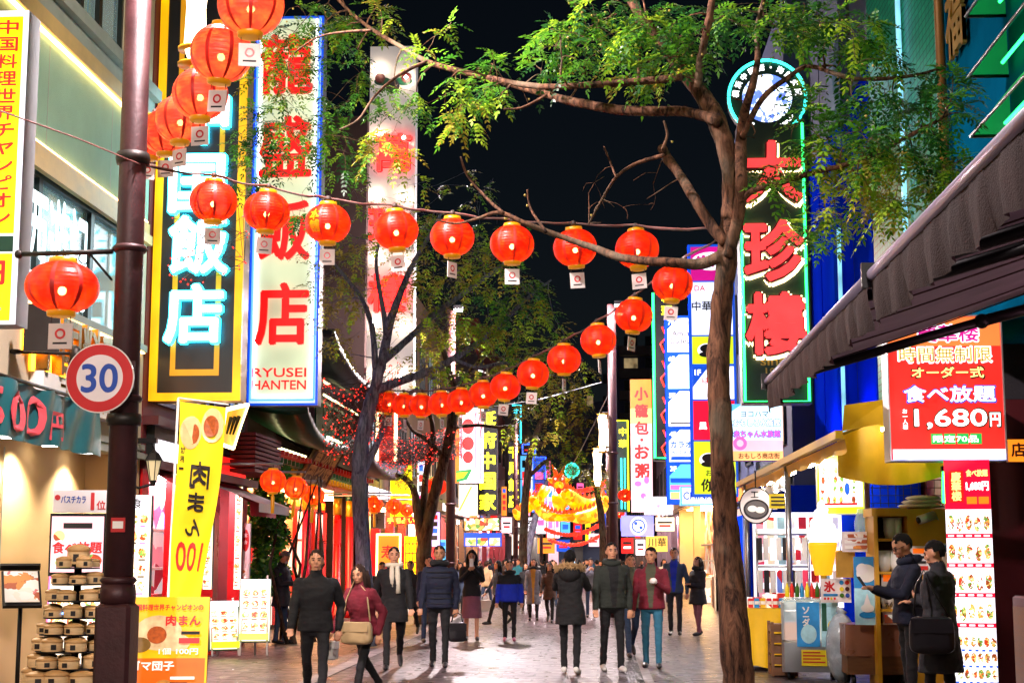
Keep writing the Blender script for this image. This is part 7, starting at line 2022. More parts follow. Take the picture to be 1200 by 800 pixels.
# ---- more stock and notices at the stand
for i, (x, y, z, w, h, c, lb) in enumerate(((2.76, 23.6, 2.28, 30, 22, 'poster_yellow', 'yellow price notice hung from the awning bar, nearest the ice cream lamp'), (2.76, 25.0, 2.3, 26, 20, 'sign_face_white', 'white price notice hung from the awning bar'), (2.76, 27.4, 2.3, 24, 24, 'flag_red', 'red price notice hung from the awning bar near the round sign'))):
    sign_at('price_notice', lb, 'notice', (x, y, z), (w, h), 0.01, 0.01, 0.01, 'white_paint', c, [('r', 3, 4 + 5.5 * k, w - 6 - 4 * (k % 2), 2.6, 'dark_ink' if c != 'flag_red' else 'plate_white') for k in range(3)], rz=R(-8))
for i in range(9):
    t = thing('drink_bottle', 'coloured drink bottle standing on the drinks cooler', 'bottle', (2.48 + 0.065 * i, 20.55 + 0.03 * (i % 2), 1.035), 0, 'drink bottles on the cooler')
    m = MB(); m.lathe([(0.026, 0), (0.028, 0.01), (0.028, 0.12), (0.012, 0.16), (0.012, 0.18)], ('poster_yellow', 'flag_red', 'leaf_green', 'poster_blue')[i % 4], 12); m.build('bottle_body', t, True)
    m = MB(); m.lathe([(0.014, 0.18), (0.014, 0.2), (0, 0.201)], 'white_paint', 10); m.build('cap', t, True)
for i in range(7):
    t = thing('snack_packet', 'small upright snack packet lined up on the yellow table', 'packet', (2.12 + 0.085 * i, 21.78, 0.858), 0, 'snack packets on the yellow table')
    m = MB(); m.bbox(-0.034, 0.034, -0.012, 0.012, 0, 0.13, ('flag_red', 'poster_blue', 'tarp_yellow', 'goods_pink')[i % 4], 0.006); m.build('packet_body', t, True)
    m = MB(); m.box(-0.03, 0.03, -0.0145, -0.0125, 0.045, 0.09, 'white_paint'); m.build('label_strip', t, True)

for i, (x, z, w, h, its, lb) in enumerate(((3.92, 1.35, 24, 34, [('r', 3, 3, 18, 6, 'print_orange'), ('r', 3, 12, 18, 3, 'dark_ink'), ('r', 3, 18, 15, 3, 'dark_ink'), ('r', 3, 24, 17, 5, 'flag_red')], 'white notice with an orange header on the mustard cabinet side'), (4.22, 1.5, 26, 22, [('r', 2, 2, 22, 10, 'poster_blue'), ('o', 13, 15, 8, 4, 'poster_pale')], 'blue notice on the mustard cabinet side below the security camera'), (3.95, 0.8, 34, 40, dish_grid(2, 3, 30, 34, 3, 3, seed=9), 'white picture notice low on the mustard cabinet side'))):
    sign_at('price_notice', lb, 'notice', (x, 19.085, z), (w, h), 0.01, 0.01, 0.008, 'white_paint', 'sign_face_white', its, rz=R((-3, 2, 1)[i]))
# ================================================================ trees
class Tree:
    def __init__(s, name, label, Y, bark, seed, group=None):
        s.rnd = random.Random(seed); s.Y = Y; s.kk = Y / FPX; s.bark = bark
        s.fat = 1.0; s.wood = MB(); s.leaf = MB(); s.nodes = []; s.name = name; s.label = label; s.base = None; s.group = group
    def limb(s, pts, n=8, dy=0.0, bend=0.4):
        """pts [(px, py, r_px)] with the depth drifting by dy along the limb"""
        k = len(pts)
        world = []
        for i, (x, y, r) in enumerate(pts):
            d = s.Y + dy * i / max(1, k - 1) + bend * math.sin(i * 1.7 + x * 0.01) * (0.3 if i == 0 else 1) * min(1, i / 2) * 0.5
            p = P(x, y, d); world.append((p.x, p.y, p.z, r * s.kk * s.fat))
        if s.base is None: s.base = Vector((world[0][0], world[0][1], 0))
        sm = smooth_path(world, 5)
        cen = [Vector(q[:3]) for q in sm]
        rad = [max(0.003, q[3] * (1 + 0.035 * math.sin(i * 1.1 + q[0] * 9))) for i, q in enumerate(sm)]
        for i in range(1, len(cen) - 1):
            cen[i] = cen[i] + Vector((s.rnd.uniform(-1, 1), s.rnd.uniform(-1, 1), s.rnd.uniform(-1, 1))) * rad[i] * 0.07
        s.wood.tube(cen, rad, s.bark, n)
        for c, r in zip(cen, rad):
            s.nodes.append((c, r))
        return s
    def grow(s, target, r0, levels=1):
        best, bd = None, 1e9
        for c, r in s.nodes:
            d = (c - target).length + (0.15 if r > 0.07 else 0)
            if d < bd: best, bd = (c, r), d
        a = best[0]
        if bd < 0.04: return a, Vector((0, 0, 1))
        dirv = target - a
        r = min(r0, best[1] * 0.7)
        pts = []
        nseg = 4
        off = Vector((s.rnd.uniform(-1, 1), s.rnd.uniform(-1, 1), s.rnd.uniform(0.1, 1))) * dirv.length * 0.16
        for i in range(nseg + 1):
            u = i / nseg
            pts.append(a + dirv * u + off * math.sin(math.pi * u) + Vector((s.rnd.uniform(-1, 1), s.rnd.uniform(-1, 1), s.rnd.uniform(-1, 1))) * 0.03 * dirv.length * (0 if i in (0,) else 1))
        rs = [max(0.0025, r * (1 - 0.6 * i / nseg)) for i in range(nseg + 1)]
        s.wood.tube(pts, rs, s.bark, 5)
        for p, q in list(zip(pts, rs))[1:]: s.nodes.append((p, q))
        return pts[-1], (pts[-1] - pts[-2]).normalized()
    def spray(s, p, d, mats, comp, L, pairs):
        rnd = s.rnd
        for _ in range(comp):
            dv = (d * 0.5 + Vector((rnd.uniform(-1, 1), rnd.uniform(-1, 1), rnd.uniform(-0.75, 0.45)))).normalized()
            side = dv.cross(Vector((0, 0, 1)))
            if side.length < 0.1: side = Vector((1, 0, 0))
            side.normalize()
            up = side.cross(dv).normalized()
            mat = rnd.choice(mats)
            ln = L * rnd.uniform(0.7, 1.25)
            for k in range(pairs):
                u = (k + 0.7) / pairs
                q = p + dv * ln * u + Vector((0, 0, -0.35 * ln * u * u))
                for sg in (-1, 1):
                    dd = (side * sg * 0.85 + dv * 0.6 + Vector((0, 0, -0.25)) + up * rnd.uniform(-.25, .25)).normalized()
                    leaf_quad(s.leaf, q, dd, up, ln * 0.36 * (1 - 0.3 * u) * rnd.uniform(0.8, 1.2), ln * 0.135, mat)
            leaf_quad(s.leaf, p + dv * ln + Vector((0, 0, -0.35 * ln)), (dv + Vector((0, 0, -0.6))).normalized(), up, ln * 0.34, ln * 0.13, mat)
    def cluster(s, cx, cyy, rx, ry, n, mats, dy=(0, 0.5), comp=3, L=0.2, pairs=5, r0=0.012):
        for _ in range(n):
            while True:
                u, v = s.rnd.uniform(-1, 1), s.rnd.uniform(-1, 1)
                if u * u + v * v <= 1: break
            t = P(cx + rx * u, cyy + ry * v, s.Y + s.rnd.uniform(*dy))
            p, d = s.grow(t, r0)
            if comp: s.spray(p, d, mats, comp, L, pairs)
        return s
    def bare(s, cx, cyy, rx, ry, n, dy=(0, 0.6), r0=0.01):
        return s.cluster(cx, cyy, rx, ry, n, ['leaf_olive'], dy, 0, r0=r0)
    def berries(s, n):
        for _ in range(n):
            c, r = s.rnd.choice(s.nodes)
            if r < 0.02: s.leaf.ell(c + Vector((s.rnd.uniform(-.05, .05), s.rnd.uniform(-.05, .05), -0.05)), 0.012 * max(1, s.Y / 20), 'berry', 5, 4)
        return s
    def done(s):
        root = thing(s.name, s.label, 'tree', s.base, 0, s.group)
        s.wood.build('trunk', root)
        if s.leaf.v: s.leaf.build('crown', root)
        return root
GR = ['leaf_green', 'leaf_green', 'leaf_lime', 'leaf_deep']; LM = ['leaf_lime', 'leaf_lime', 'leaf_green', 'leaf_olive']; DK = ['leaf_deep', 'leaf_green', 'leaf_deep']; OL = ['leaf_olive', 'leaf_lime', 'leaf_olive']
t = Tree('street_tree', 'large tree with a thick brown trunk and feathery green leaves', 13.0, 'bark_brown', 11)
t.fat = 0.84
t.limb([(872, 868, 27), (868, 815, 23), (861, 740, 20.5), (853, 650, 19), (848, 580, 17), (846, 520, 16), (842, 450, 16), (843, 390, 16), (848, 340, 14.5), (852, 300, 14.5), (855, 262, 14), (857, 225, 13), (853, 185, 13), (843, 150, 14), (826, 116, 13), (802, 85, 10.5), (777, 52, 9), (752, 20, 8), (733, -14, 7.5), (715, -60, 7)], 14, 0.3, 0.15)
t.limb([(853, 300, 9), (865, 255, 9), (869, 212, 9), (868, 172, 8.5), (872, 134, 7), (881, 102, 5.5), (888, 70, 4.5), (887, 35, 3.5), (897, -8, 3)], 10, -0.3)
t.limb([(842, 142, 8), (800, 131, 7.5), (736, 130, 7.2), (675, 120, 6.6), (641, 111, 6.2), (590, 96, 5.5), (540, 84, 5), (500, 72, 4.6), (465, 52, 4), (435, 34, 3.5), (408, 12, 3), (385, -14, 2.5)], 9, 3.5)
t.limb([(800, 90, 6), (745, 96, 5.6), (685, 100, 5.2), (640, 102, 4.8), (600, 97, 4.2), (572, 90, 3)], 8, 0.9)
t.limb([(845, 300, 9.5), (822, 309, 8), (776, 307, 7), (729, 302, 6.2), (700, 292, 5.6), (651, 275, 4.6), (614, 261, 3.8), (585, 249, 3.2), (560, 256, 2.6), (535, 262, 2), (512, 258, 1.4)], 9, 1.8)
t.limb([(590, 250, 2.6), (570, 232, 2.2), (548, 206, 1.8), (540, 184, 1.2)], 6, 0.4); t.limb([(640, 272, 2.4), (622, 245, 2), (618, 222, 1.4)], 6, 0.3)
t.limb([(850, 285, 8), (832, 262, 8), (814, 233, 7.5), (796, 204, 7), (781, 184, 8), (776, 174, 7)], 9, 0.8)
t.limb([(778, 182, 3.2), (745, 192, 2.8), (722, 208, 2.4), (705, 235, 2), (690, 262, 1.4)], 6, 0.7)
t.limb([(722, 208, 2), (715, 190, 1.6), (708, 172, 1.2)], 5, 0.2)
t.limb([(776, 176, 2.5), (782, 158, 2), (778, 142, 1.5)], 5, 0.2)
t.limb([(870, 160, 5), (893, 116, 4.2), (925, 90, 3.8), (950, 78, 3.4), (1000, 92, 3), (1062, 90, 2.4), (1110, 78, 1.8)], 7, -0.8)
t.limb([(858, 255, 5), (878, 226, 4.5), (910, 216, 4.2), (942, 206, 4), (1010, 187, 3.4), (1062, 161, 2.8), (1105, 138, 2)], 7, -0.9)
t.limb([(818, 102, 6.5), (822, 65, 6), (830, 28, 5.4), (837, -20, 5)], 8, -0.3)
t.limb([(500, 72, 2.6), (468, 88, 2.3), (440, 112, 2), (420, 140, 1.8), (398, 152, 1.4)], 6, 0.4)
t.limb([(435, 36, 2.4), (402, 38, 2), (372, 44, 1.6), (345, 62, 1.2)], 6, 1.0)
t.limb([(640, 112, 2.4), (612, 126, 2), (590, 128, 1.6)], 5, 0.2); t.limb([(748, 96, 2.4), (750, 60, 2), (757, 24, 1.8), (752, -10, 1.5)], 5, 0.3)
for (cx, cyy, rx, ry, n, mt, dy) in ((700, 32, 62, 40, 26, GR, (-.5, 1.0)), (765, 42, 60, 40, 26, GR, (-.6, .8)), (655, 62, 36, 34, 13, GR, (0, 1.4)), (820, 36, 42, 36, 16, DK, (-.5, .8)), (730, 84, 60, 18, 9, LM, (0, 1)),
        (565, 88, 40, 30, 14, GR, (.6, 2)), (545, 128, 26, 22, 8, LM, (.8, 2)), (520, 50, 30, 26, 4, LM, (1, 2.2)), (905, 22, 56, 26, 20, GR, (-.8, .6)), (985, 28, 62, 30, 22, GR, (-1, .4)), (1015, 72, 46, 26, 12, GR, (-1, .2)),
        (1050, 140, 66, 46, 32, DK, (-1.2, .2)), (1000, 186, 60, 28, 18, LM, (-1.2, .2)), (1062, 205, 60, 36, 24, LM, (-1.2, 0)), (1105, 118, 36, 40, 16, DK, (-1.2, 0)), (955, 158, 40, 26, 9, GR, (-1, .2)), (1010, 236, 52, 26, 12, LM, (-1.2, .2)), (955, 268, 34, 20, 8, GR, (-.8, .3)), (905, 196, 26, 26, 7, GR, (-.5, .3)), (1108, 190, 34, 34, 12, GR, (-1.2, 0)), (935, 120, 30, 20, 6, GR, (-.8, .2)),
        (365, 26, 52, 34, 18, GR, (3.2, 5)), (330, 70, 38, 46, 16, LM, (3.4, 5)), (398, 84, 36, 44, 14, GR, (3, 5)), (350, 146, 50, 46, 22, GR, (3.4, 5)), (300, 186, 36, 46, 16, DK, (3.6, 5)), (402, 176, 36, 34, 9, GR, (3, 5)), (335, 232, 40, 26, 10, DK, (3.6, 5)), (425, 22, 40, 22, 9, LM, (2.6, 4)), (286, 150, 16, 40, 5, DK, (3.8, 5)), (470, 118, 36, 24, 9, GR, (2, 3.6)), (452, 172, 30, 24, 7, LM, (2, 3.6))):
    t.cluster(cx, cyy, rx, ry, int(n * 1.35), mt, dy, 5, 0.19, 5)
t.bare(730, 230, 50, 40, 16, (0.4, 1.4), 0.008); t.bare(600, 100, 60, 30, 10, (0.4, 1.6), 0.007); t.bare(510, 90, 50, 30, 8, (1.5, 3), 0.007); t.bare(880, 130, 30, 60, 6, (-.4, .3), 0.007)
t.berries(160)
t.done()
t = Tree('street_tree', 'slender grey barked tree with a spreading olive crown, left of the street', 26.8, 'bark_grey', 12)
t.fat = 0.85
t.limb([(430, 757, 13), (428, 700, 11.5), (425, 630, 11), (421, 570, 11), (423, 525, 10.5), (431, 485, 10), (437, 462, 9)], 12, 0.0, 0.1)
t.limb([(437, 465, 8), (446, 430, 7), (452, 402, 6.5), (458, 374, 6), (468, 346, 5), (479, 320, 4), (492, 295, 3.2), (506, 272, 2.6), (518, 248, 1.8)], 9, -0.6)
t.limb([(438, 458, 7), (470, 446, 6), (500, 436, 5.4), (530, 421, 4.6), (560, 401, 4), (592, 374, 3.2), (622, 346, 2.4), (646, 328, 1.6)], 8, 1.2)
t.limb([(448, 424, 6), (480, 396, 5), (506, 371, 4.4), (540, 346, 3.6), (576, 320, 2.8), (604, 298, 1.8)], 8, 1.6)
t.limb([(440, 445, 5), (439, 412, 4.4), (435, 380, 3.8), (424, 350, 3), (405, 325, 2.4), (384, 300, 1.6)], 7, -0.8)
t.limb([(423, 560, 5.5), (438, 528, 5), (450, 500, 4.4), (466, 470, 3.6), (490, 455, 2.8)], 8, 0.6)
t.limb([(453, 396, 4), (449, 362, 3.6), (443, 330, 3), (441, 300, 2.4), (448, 268, 1.6)], 7, -0.3)
t.limb([(500, 436, 3.4), (520, 452, 2.8), (545, 462, 2), (575, 470, 1.4)], 6, 0.8); t.limb([(530, 420, 3), (560, 430, 2.4), (600, 425, 1.8), (640, 440, 1.2)], 6, 1)
for (cx, cyy, rx, ry, n, mt) in ((560, 345, 80, 50, 70, LM), (605, 395, 60, 44, 55, LM), (520, 300, 46, 46, 32, OL), (392, 318, 46, 46, 30, OL), (440, 328, 46, 52, 30, OL), (490, 250, 36, 46, 20, LM), (640, 440, 56, 44, 40, OL), (585, 280, 36, 26, 14, LM), (425, 250, 34, 40, 14, LM), (545, 410, 60, 34, 30, OL), (480, 390, 46, 30, 18, OL), (600, 350, 44, 34, 36, GR), (545, 225, 30, 26, 8, LM), (400, 390, 34, 40, 16, OL)):
    t.cluster(cx, cyy, rx, ry, int(n * 1.0), mt, (-1.4, 1.8), 4, 0.24, 4, 0.012)
t.bare(520, 330, 120, 80, 50, (-1, 1.5), 0.012); t.bare(600, 240, 60, 40, 10, (-.5, 1), 0.01); t.berries(260)
t.done()
t = Tree('street_tree', 'dark forked tree trunk between the grey tree and the brown lamp post', 36, 'bark_dark', 13)
t.fat = 0.78
t.limb([(497, 731, 15), (496, 700, 12.5), (496, 660, 11.5), (498, 632, 11), (503, 605, 9), (510, 575, 8.5), (518, 548, 8), (526, 518, 8), (531, 488, 8), (532, 462, 7), (527, 436, 5), (519, 408, 4), (510, 380, 3)], 12, 0.0, 0.1)
t.limb([(496, 640, 8), (490, 606, 7), (486, 578, 5.5), (478, 563, 4.5), (464, 556, 3)], 8, -0.5)
t.limb([(494, 628, 6), (496, 590, 5.5), (500, 552, 5), (507, 520, 4.5), (505, 490, 3.5), (490, 462, 2.5)], 8, 0.5)
t.limb([(531, 480, 5), (545, 448, 4), (560, 425, 3), (580, 405, 2)], 7, 0.6); t.limb([(520, 535, 4), (500, 515, 3.4), (484, 505, 2.6), (476, 492, 1.8)], 6, -.3); t.limb([(532, 500, 3.5), (560, 498, 2.6), (592, 500, 2), (612, 490, 1.2)], 6, 0.6)
for (cx, cyy, rx, ry, n, mt) in ((480, 556, 26, 10, 16, LM), (500, 455, 40, 24, 14, OL), (560, 450, 40, 34, 16, OL), (620, 500, 36, 24, 14, OL), (520, 390, 40, 30, 14, OL)):
    t.cluster(cx, cyy, rx, ry, n, mt, (-1.2, 1.2), 3, 0.28, 4, 0.016)
t.bare(560, 500, 60, 40, 22, (-.8, .8), 0.014); t.bare(500, 500, 40, 40, 12, (-.8, .8), 0.014)
t.done()
t = Tree('street_tree', 'far tree with thin olive crown in front of the slate apartment slab', 60, 'bark_dark', 14)
t.limb([(612, 697, 6), (613, 640, 5), (616, 580, 4.5), (622, 530, 4), (634, 495, 3.4), (648, 465, 2.6), (660, 440, 1.8)], 8, 0, 0.1); t.limb([(618, 560, 3), (640, 540, 2.4), (664, 530, 1.8), (686, 535, 1.2)], 6, .5); t.limb([(624, 525, 3), (655, 510, 2.4), (680, 490, 1.6)], 6, .5)
for (cx, cyy, rx, ry, n, mt) in ((650, 462, 40, 36, 40, OL), (640, 510, 40, 24, 34, OL), (680, 500, 24, 26, 18, OL), (668, 535, 30, 18, 24, LM)):
    t.cluster(cx, cyy, rx, ry, n, mt, (-1.6, 1.6), 3, 0.4, 4, 0.025)
t.bare(655, 490, 40, 40, 20, (-1, 1), 0.02); t.done()
t = Tree('street_tree', 'far slanting grey tree trunk beneath the dragon lantern', 80, 'bark_grey', 15)
t.limb([(614, 686, 5), (618, 650, 4.4), (624, 620, 4), (632, 590, 3.2), (642, 560, 2.4)], 8, 0, 0.1); t.cluster(640, 560, 18, 14, 16, OL, (-1, 1), 3, 0.45, 4, 0.03); t.done()
t = Tree('street_tree', 'far small tree right of the street with its crown behind the lamp post', 66, 'bark_dark', 16)
t.limb([(708, 693, 5), (707, 640, 4.4), (704, 600, 4), (698, 570, 3), (692, 550, 2)], 8, 0, 0.1)
for (cx, cyy, rx, ry, n) in ((692, 556, 22, 16, 26), (712, 570, 14, 16, 14)): t.cluster(cx, cyy, rx, ry, n, OL, (-1.2, 1.2), 3, 0.4, 4, 0.025)
t.done()
# ================================================================ people
pm('skin_light', '#c98f6e', 0.5, 0, 0.06, 8.0, spec=0.4); pm('skin_tan', '#b37a58', 0.5, 0, 0.06, 8.0, spec=0.4)
pm('hair_black', '#0b0908', 0.7, 0, 0.4, 60.0, 0.6, 160, (6, 6, 1), spec=0.25); pm('hair_brown', '#2c1a10', 0.7, 0, 0.4, 60.0, 0.6, 160, (6, 6, 1), spec=0.25); pm('hair_grey', '#6a6460', 0.5, 0, 0.3, 30.0)
pm('eye_dark', '#0a0808', 0.3); pm('lip_red', '#8a4038', 0.5); pm('shoe_black', '#121114', 0.4); pm('shoe_white', '#cfcbc6', 0.5); pm('shoe_pink', '#c87a94', 0.5)
CLOTH = {}
def cl(name, col, rough=0.85, var=0.2):
    return pm('cloth_' + name, col, rough, 0, var, 6.0, 0.25, 220)
for n_, c_ in (('black', '#0c0b0f'), ('navy', '#10162e'), ('charcoal', '#1c1c22'), ('burgundy', '#6a1024'), ('blue', '#1430b8'), ('grey', '#6a6a74'), ('mauve', '#7a4656'), ('jeans', '#2c6a86'), ('dark_jeans', '#26364e'), ('olive', '#4a4a38'), ('beige', '#b8a078'), ('cream', '#d8cdb8'), ('brown', '#4a3022'), ('teal', '#1c6a76'), ('white', '#c8c6c4'), ('slate', '#3a4a60'), ('fur', '#a8865a'), ('camo', '#20251f'), ('mustard', '#a87a2a'), ('pink', '#a86a7a')):
    cl(n_, c_)
def V3(*a): return np.array(a, float)
def capsule(m, a, b, ra, rb, n=12):
    """closed tube with rounded ends"""
    a, b = V3(*a), V3(*b); d = b - a; L = np.linalg.norm(d); d = d / max(L, 1e-6)
    pts, rs = [], []
    for t in (-1.0, -0.8, -0.45): pts.append(a + d * ra * t); rs.append(ra * math.sqrt(max(0.02, 1 - t * t)))
    for t in (0.0, 1 / 3, 2 / 3, 1.0): pts.append(a + (b - a) * t); rs.append(ra + (rb - ra) * t)
    for t in (0.45, 0.8, 1.0): pts.append(b + d * rb * t); rs.append(rb * math.sqrt(max(0.02, 1 - t * t)))
    m.tube([tuple(p) for p in pts], rs, 'dark_ink', n)
def loft(m, rings, n=20):
    """rings (cx, cy, z, rx, ry) -> closed body"""
    vs, fs = [], []
    for (cx, cyy, z, rx, ry) in rings:
        for j in range(n):
            a = 2 * math.pi * j / n
            c, s_ = math.cos(a), math.sin(a)
            e = 0.85
            vs.append((cx + rx * math.copysign(abs(c) ** e, c), cyy + ry * math.copysign(abs(s_) ** e, s_), z))
    k = len(rings)
    for i in range(k - 1):
        for j in range(n): fs.append((i * n + j, i * n + (j + 1) % n, (i + 1) * n + (j + 1) % n, (i + 1) * n + j))
    fs.append(tuple(range(n - 1, -1, -1))); fs.append(tuple(range((k - 1) * n, k * n)))
    m.add(vs, fs, 'dark_ink')
def ik(s, w, l1, l2, hint):
    d = w - s; L = np.linalg.norm(d); mx = (l1 + l2) * 0.995
    if L > mx: w = s + d / L * mx; d = w - s; L = mx
    a = (l1 * l1 - l2 * l2 + L * L) / (2 * L)
    h = math.sqrt(max(0, l1 * l1 - a * a)); u = d / L
    hn = hint - u * hint.dot(u); hn = hn / max(1e-6, np.linalg.norm(hn))
    return s + u * a + hn * h, w
def person(label, px, Y, ytop, heading=0, top='black', bottom='black', shoe='shoe_black', skin='skin_light', hair=('short', 'hair_black'), legs=((8, 4), (-8, 6)), hands=(None, None), lean=0, head=(0, 0), coat='hip', inner=None, bulk=1.0, female=False, group=None, extras=(), hood=None, leg_skin=False, seed=0, yoke=None):
    rnd = random.Random(seed * 7 + int(px))
    H = EYE + (HZ - ytop) / FPX * Y
    S = H / 1.73
    vox = 0.0095 if Y < 25 else (0.013 if Y < 40 else 0.02)
    hr_, thigh, shin, ankz = 0.088 * (1.05 if female else 1), 0.43, 0.42, 0.085
    m = MB(); seg = []   # classification segments (a, b, r, label)
    J = {}
    low = 9
    for k, (t, kb) in enumerate(legs):
        sx = 1 if k == 0 else -1
        hip = V3(sx * hr_, 0, 0.92)
        a1 = math.radians(t); a2 = math.radians(t - kb)
        knee = hip + thigh * V3(sx * 0.02, -math.sin(a1), -math.cos(a1)); ank = knee + shin * V3(0, -math.sin(a2), -math.cos(a2))
        J[k] = (hip, knee, ank, a2); low = min(low, ank[2] - (0.02 if a2 < -0.2 else 0))
    dz = ankz - low
    up = lambda p: p + V3(0, 0, dz)
    pel = 0.92 + dz
    for k in (0, 1):
        hip, knee, ank, a2 = [up(q) if i < 3 else q for i, q in enumerate(J[k])]
        rT, rK, rA = 0.085, 0.058, 0.046
        if leg_skin: rT, rK, rA = 0.075, 0.05, 0.036
        capsule(m, hip, knee, rT, rK); capsule(m, knee, ank, rK * 0.98, rA)
        seg += [(hip, knee, 0.07, 'bottom'), (knee, ank, 0.05, 'legskin' if leg_skin else 'bottom')]
        cph, sph = math.cos(-min(0, a2) * 0.9), math.sin(-min(0, a2) * 0.9)
        def ft(y, z): return ank + V3(0, y * cph - z * sph * -1 * 0 , z * cph + y * sph * 1.0) if True else None
        heel = ank + V3(0, 0.045 * cph, -0.04 + 0.045 * sph); ball = ank + V3(0.01 * (1 if k == 0 else -1), -0.11 * cph, -0.045 - 0.11 * sph); toe = ank + V3(0.012 * (1 if k == 0 else -1), -0.17 * cph, -0.052 - 0.17 * sph)
        for q in (heel, ball, toe): q[2] = max(q[2], 0.034)
        capsule(m, heel, ball, 0.042, 0.044, 10); capsule(m, ball, toe, 0.044, 0.032, 10)
        capsule(m, ank, heel, 0.045, 0.042, 10)
        seg += [(heel, ball, 0.042, 'shoe'), (ball, toe, 0.04, 'shoe')]
    ln = math.radians(lean)
    def tl(p):   # lean the upper body forward about the pelvis
        y, z = p[1], p[2] - pel
        return V3(p[0], y * math.cos(ln) - z * math.sin(ln), pel + y * math.sin(ln) + z * math.cos(ln))
    b = bulk; sw = 0.93 if female else 1.0
    um = MB()
    hem = {'hip': 0.84, 'thigh': 0.68, 'knee': 0.46, 'waist': 0.96}[coat] + dz
    z0 = pel - 0.92
    rings = []
    if coat in ('knee', 'thigh'):
        fl = 0.215 if coat == 'knee' else 0.195
        rings += [(0, 0.0, hem, fl * b, 0.165 * b), (0, 0, (hem + 0.9 + z0) / 2, 0.19 * b, 0.15 * b)]
    else:
        rings += [(0, 0, hem, 0.178 * b, 0.128 * b)]
    rings += [(0, 0, 0.93 + z0, 0.172 * b, 0.128 * b), (0, 0.0, 1.06 + z0, 0.155 * sw * b, 0.115 * b), (0, -0.01, 1.2 + z0, 0.172 * sw * b, 0.125 * b), (0, 0.0, 1.31 + z0, 0.188 * sw * b, 0.12 * b), (0, 0.01, 1.385 + z0, 0.158 * sw * b, 0.092 * b), (0, 0.015, 1.43 + z0, 0.105, 0.075), (0, 0.015, 1.475 + z0, 0.062, 0.06)]
    loft(um, rings)
    um.v = [tuple(tl(V3(*p)) if p[2] > pel - 0.02 else V3(*p)) for p in um.v]
    o = len(m.v); m.v += um.v; m.f += [[i + o for i in f] for f in um.f]; m.m += [m.mi('dark_ink')] * len(um.f); m.sm += [False] * len(um.f)
    for (cx, cyy, z, rx, ry), (cx2, cy2, z2, rx2, ry2) in zip(rings[:-2], rings[1:-1]):
        for sx in (-1, 0, 1):
            a_, b_ = V3(sx * max(0, rx - ry) * 0.95, cyy, z), V3(sx * max(0, rx2 - ry2) * 0.95, cy2, z2)
            seg.append((tl(a_) if z > pel else a_, tl(b_) if z2 > pel else b_, (ry + ry2) / 2 + 0.012, 'top'))
    # pelvis block under the hem
    capsule(m, (0.05, 0, pel - 0.04), (-0.05, 0, pel - 0.04), 0.115, 0.115)
    seg.append((V3(0.06, 0, pel - 0.06), V3(-0.06, 0, pel - 0.06), 0.10, 'bottom'))
    # arms
    for k in (0, 1):
        sx = 1 if k == 0 else -1
        sh = tl(V3(sx * 0.172 * sw * (0.5 + b * 0.5), 0.01, 1.362 + z0))
        h = hands[k]
        if h is None:
            sw_ = math.radians((-1 if k == 0 else 1) * legs[0][0] * 0.8)
            w = sh + 0.535 * V3(sx * (0.10 + 0.05 * rnd.random()), -math.sin(sw_) - 0.12 - 0.1 * rnd.random(), -math.cos(sw_) * 0.97)
        else:
            w = tl(V3(h[0], h[1], h[2] + z0))
        el, w = ik(sh, w, 0.285, 0.255, V3(sx * 0.55, 0.8, -0.35))
        rs_ = 0.060 * b
        capsule(m, sh, el, rs_, 0.049 * b); capsule(m, el, w, 0.049 * b, 0.037 * b)
        seg += [(sh, el, 0.055 * b, 'top'), (el, w, 0.043 * b, 'top')]
        d = (w - el) / np.linalg.norm(w - el)
        # hand: palm, four bent fingers, thumb
        side = np.cross(d, V3(0, 1, 0)) if abs(d[1]) < 0.8 else np.cross(d, V3(0, 0, 1)); side /= np.linalg.norm(side)
        nrm = np.cross(side, d)
        p0, p1 = w + d * 0.02, w + d * 0.085
        for o_ in (-0.018, 0.0, 0.018):
            capsule(m, p0 + side * o_ * 0.8, p1 + side * o_, 0.019, 0.016, 8)
        seg.append((w + d * 0.03, p1, 0.03, 'skin'))
        cr = -nrm if nrm[0] * sx > 0 else nrm
        for i, fl_ in enumerate((0.034, 0.04, 0.037, 0.028)):
            o_ = -0.030 + 0.020 * i
            q0 = p1 + side * o_; q1 = q0 + d * fl_ + cr * 0.008; q2 = q1 + d * fl_ * 0.6 + cr * fl_ * 0.6
            capsule(m, q0, q1, 0.0098, 0.009, 6); capsule(m, q1, q2, 0.009, 0.0085, 6); seg.append((q0, q2, 0.015, 'skin'))
        th0 = p0 + side * 0.025 * (1 if sx > 0 else -1) + d * 0.01; th1 = th0 + d * 0.05 + side * 0.025 * (1 if sx > 0 else -1) + cr * 0.012
        capsule(m, th0, th1, 0.013, 0.0105, 6); seg.append((th0, th1, 0.014, 'skin'))
        J['hand%d' % k] = (w, p1, d)
    # neck and head
    nk = tl(V3(0, 0.01, 1.44 + z0)); piv = tl(V3(0, 0.015, 1.50 + z0))
    hp, hy = math.radians(head[0]), math.radians(head[1])
    Rm = np.array(Euler((hp + ln * 0.5, 0, hy)).to_matrix())
    def hd(x, y, z): return piv + Rm @ V3(x, y, z)
    capsule(m, nk, hd(0, 0.0, 0.06), 0.054, 0.05); seg.append((hd(0, 0.01, 0.0), hd(0, 0, 0.05), 0.05, 'skin'))
    def hell(c, r, n=18, mm=14):
        q = MB(); q.ell((0, 0, 0), r, 'dark_ink', n, mm)
        o_ = len(m.v); m.v += [tuple(hd(c[0] + x, c[1] + y, c[2] + z)) for x, y, z in q.v]; m.f += [[i + o_ for i in f] for f in q.f]; m.m += [m.mi('dark_ink')] * len(q.f); m.sm += [False] * len(q.f)
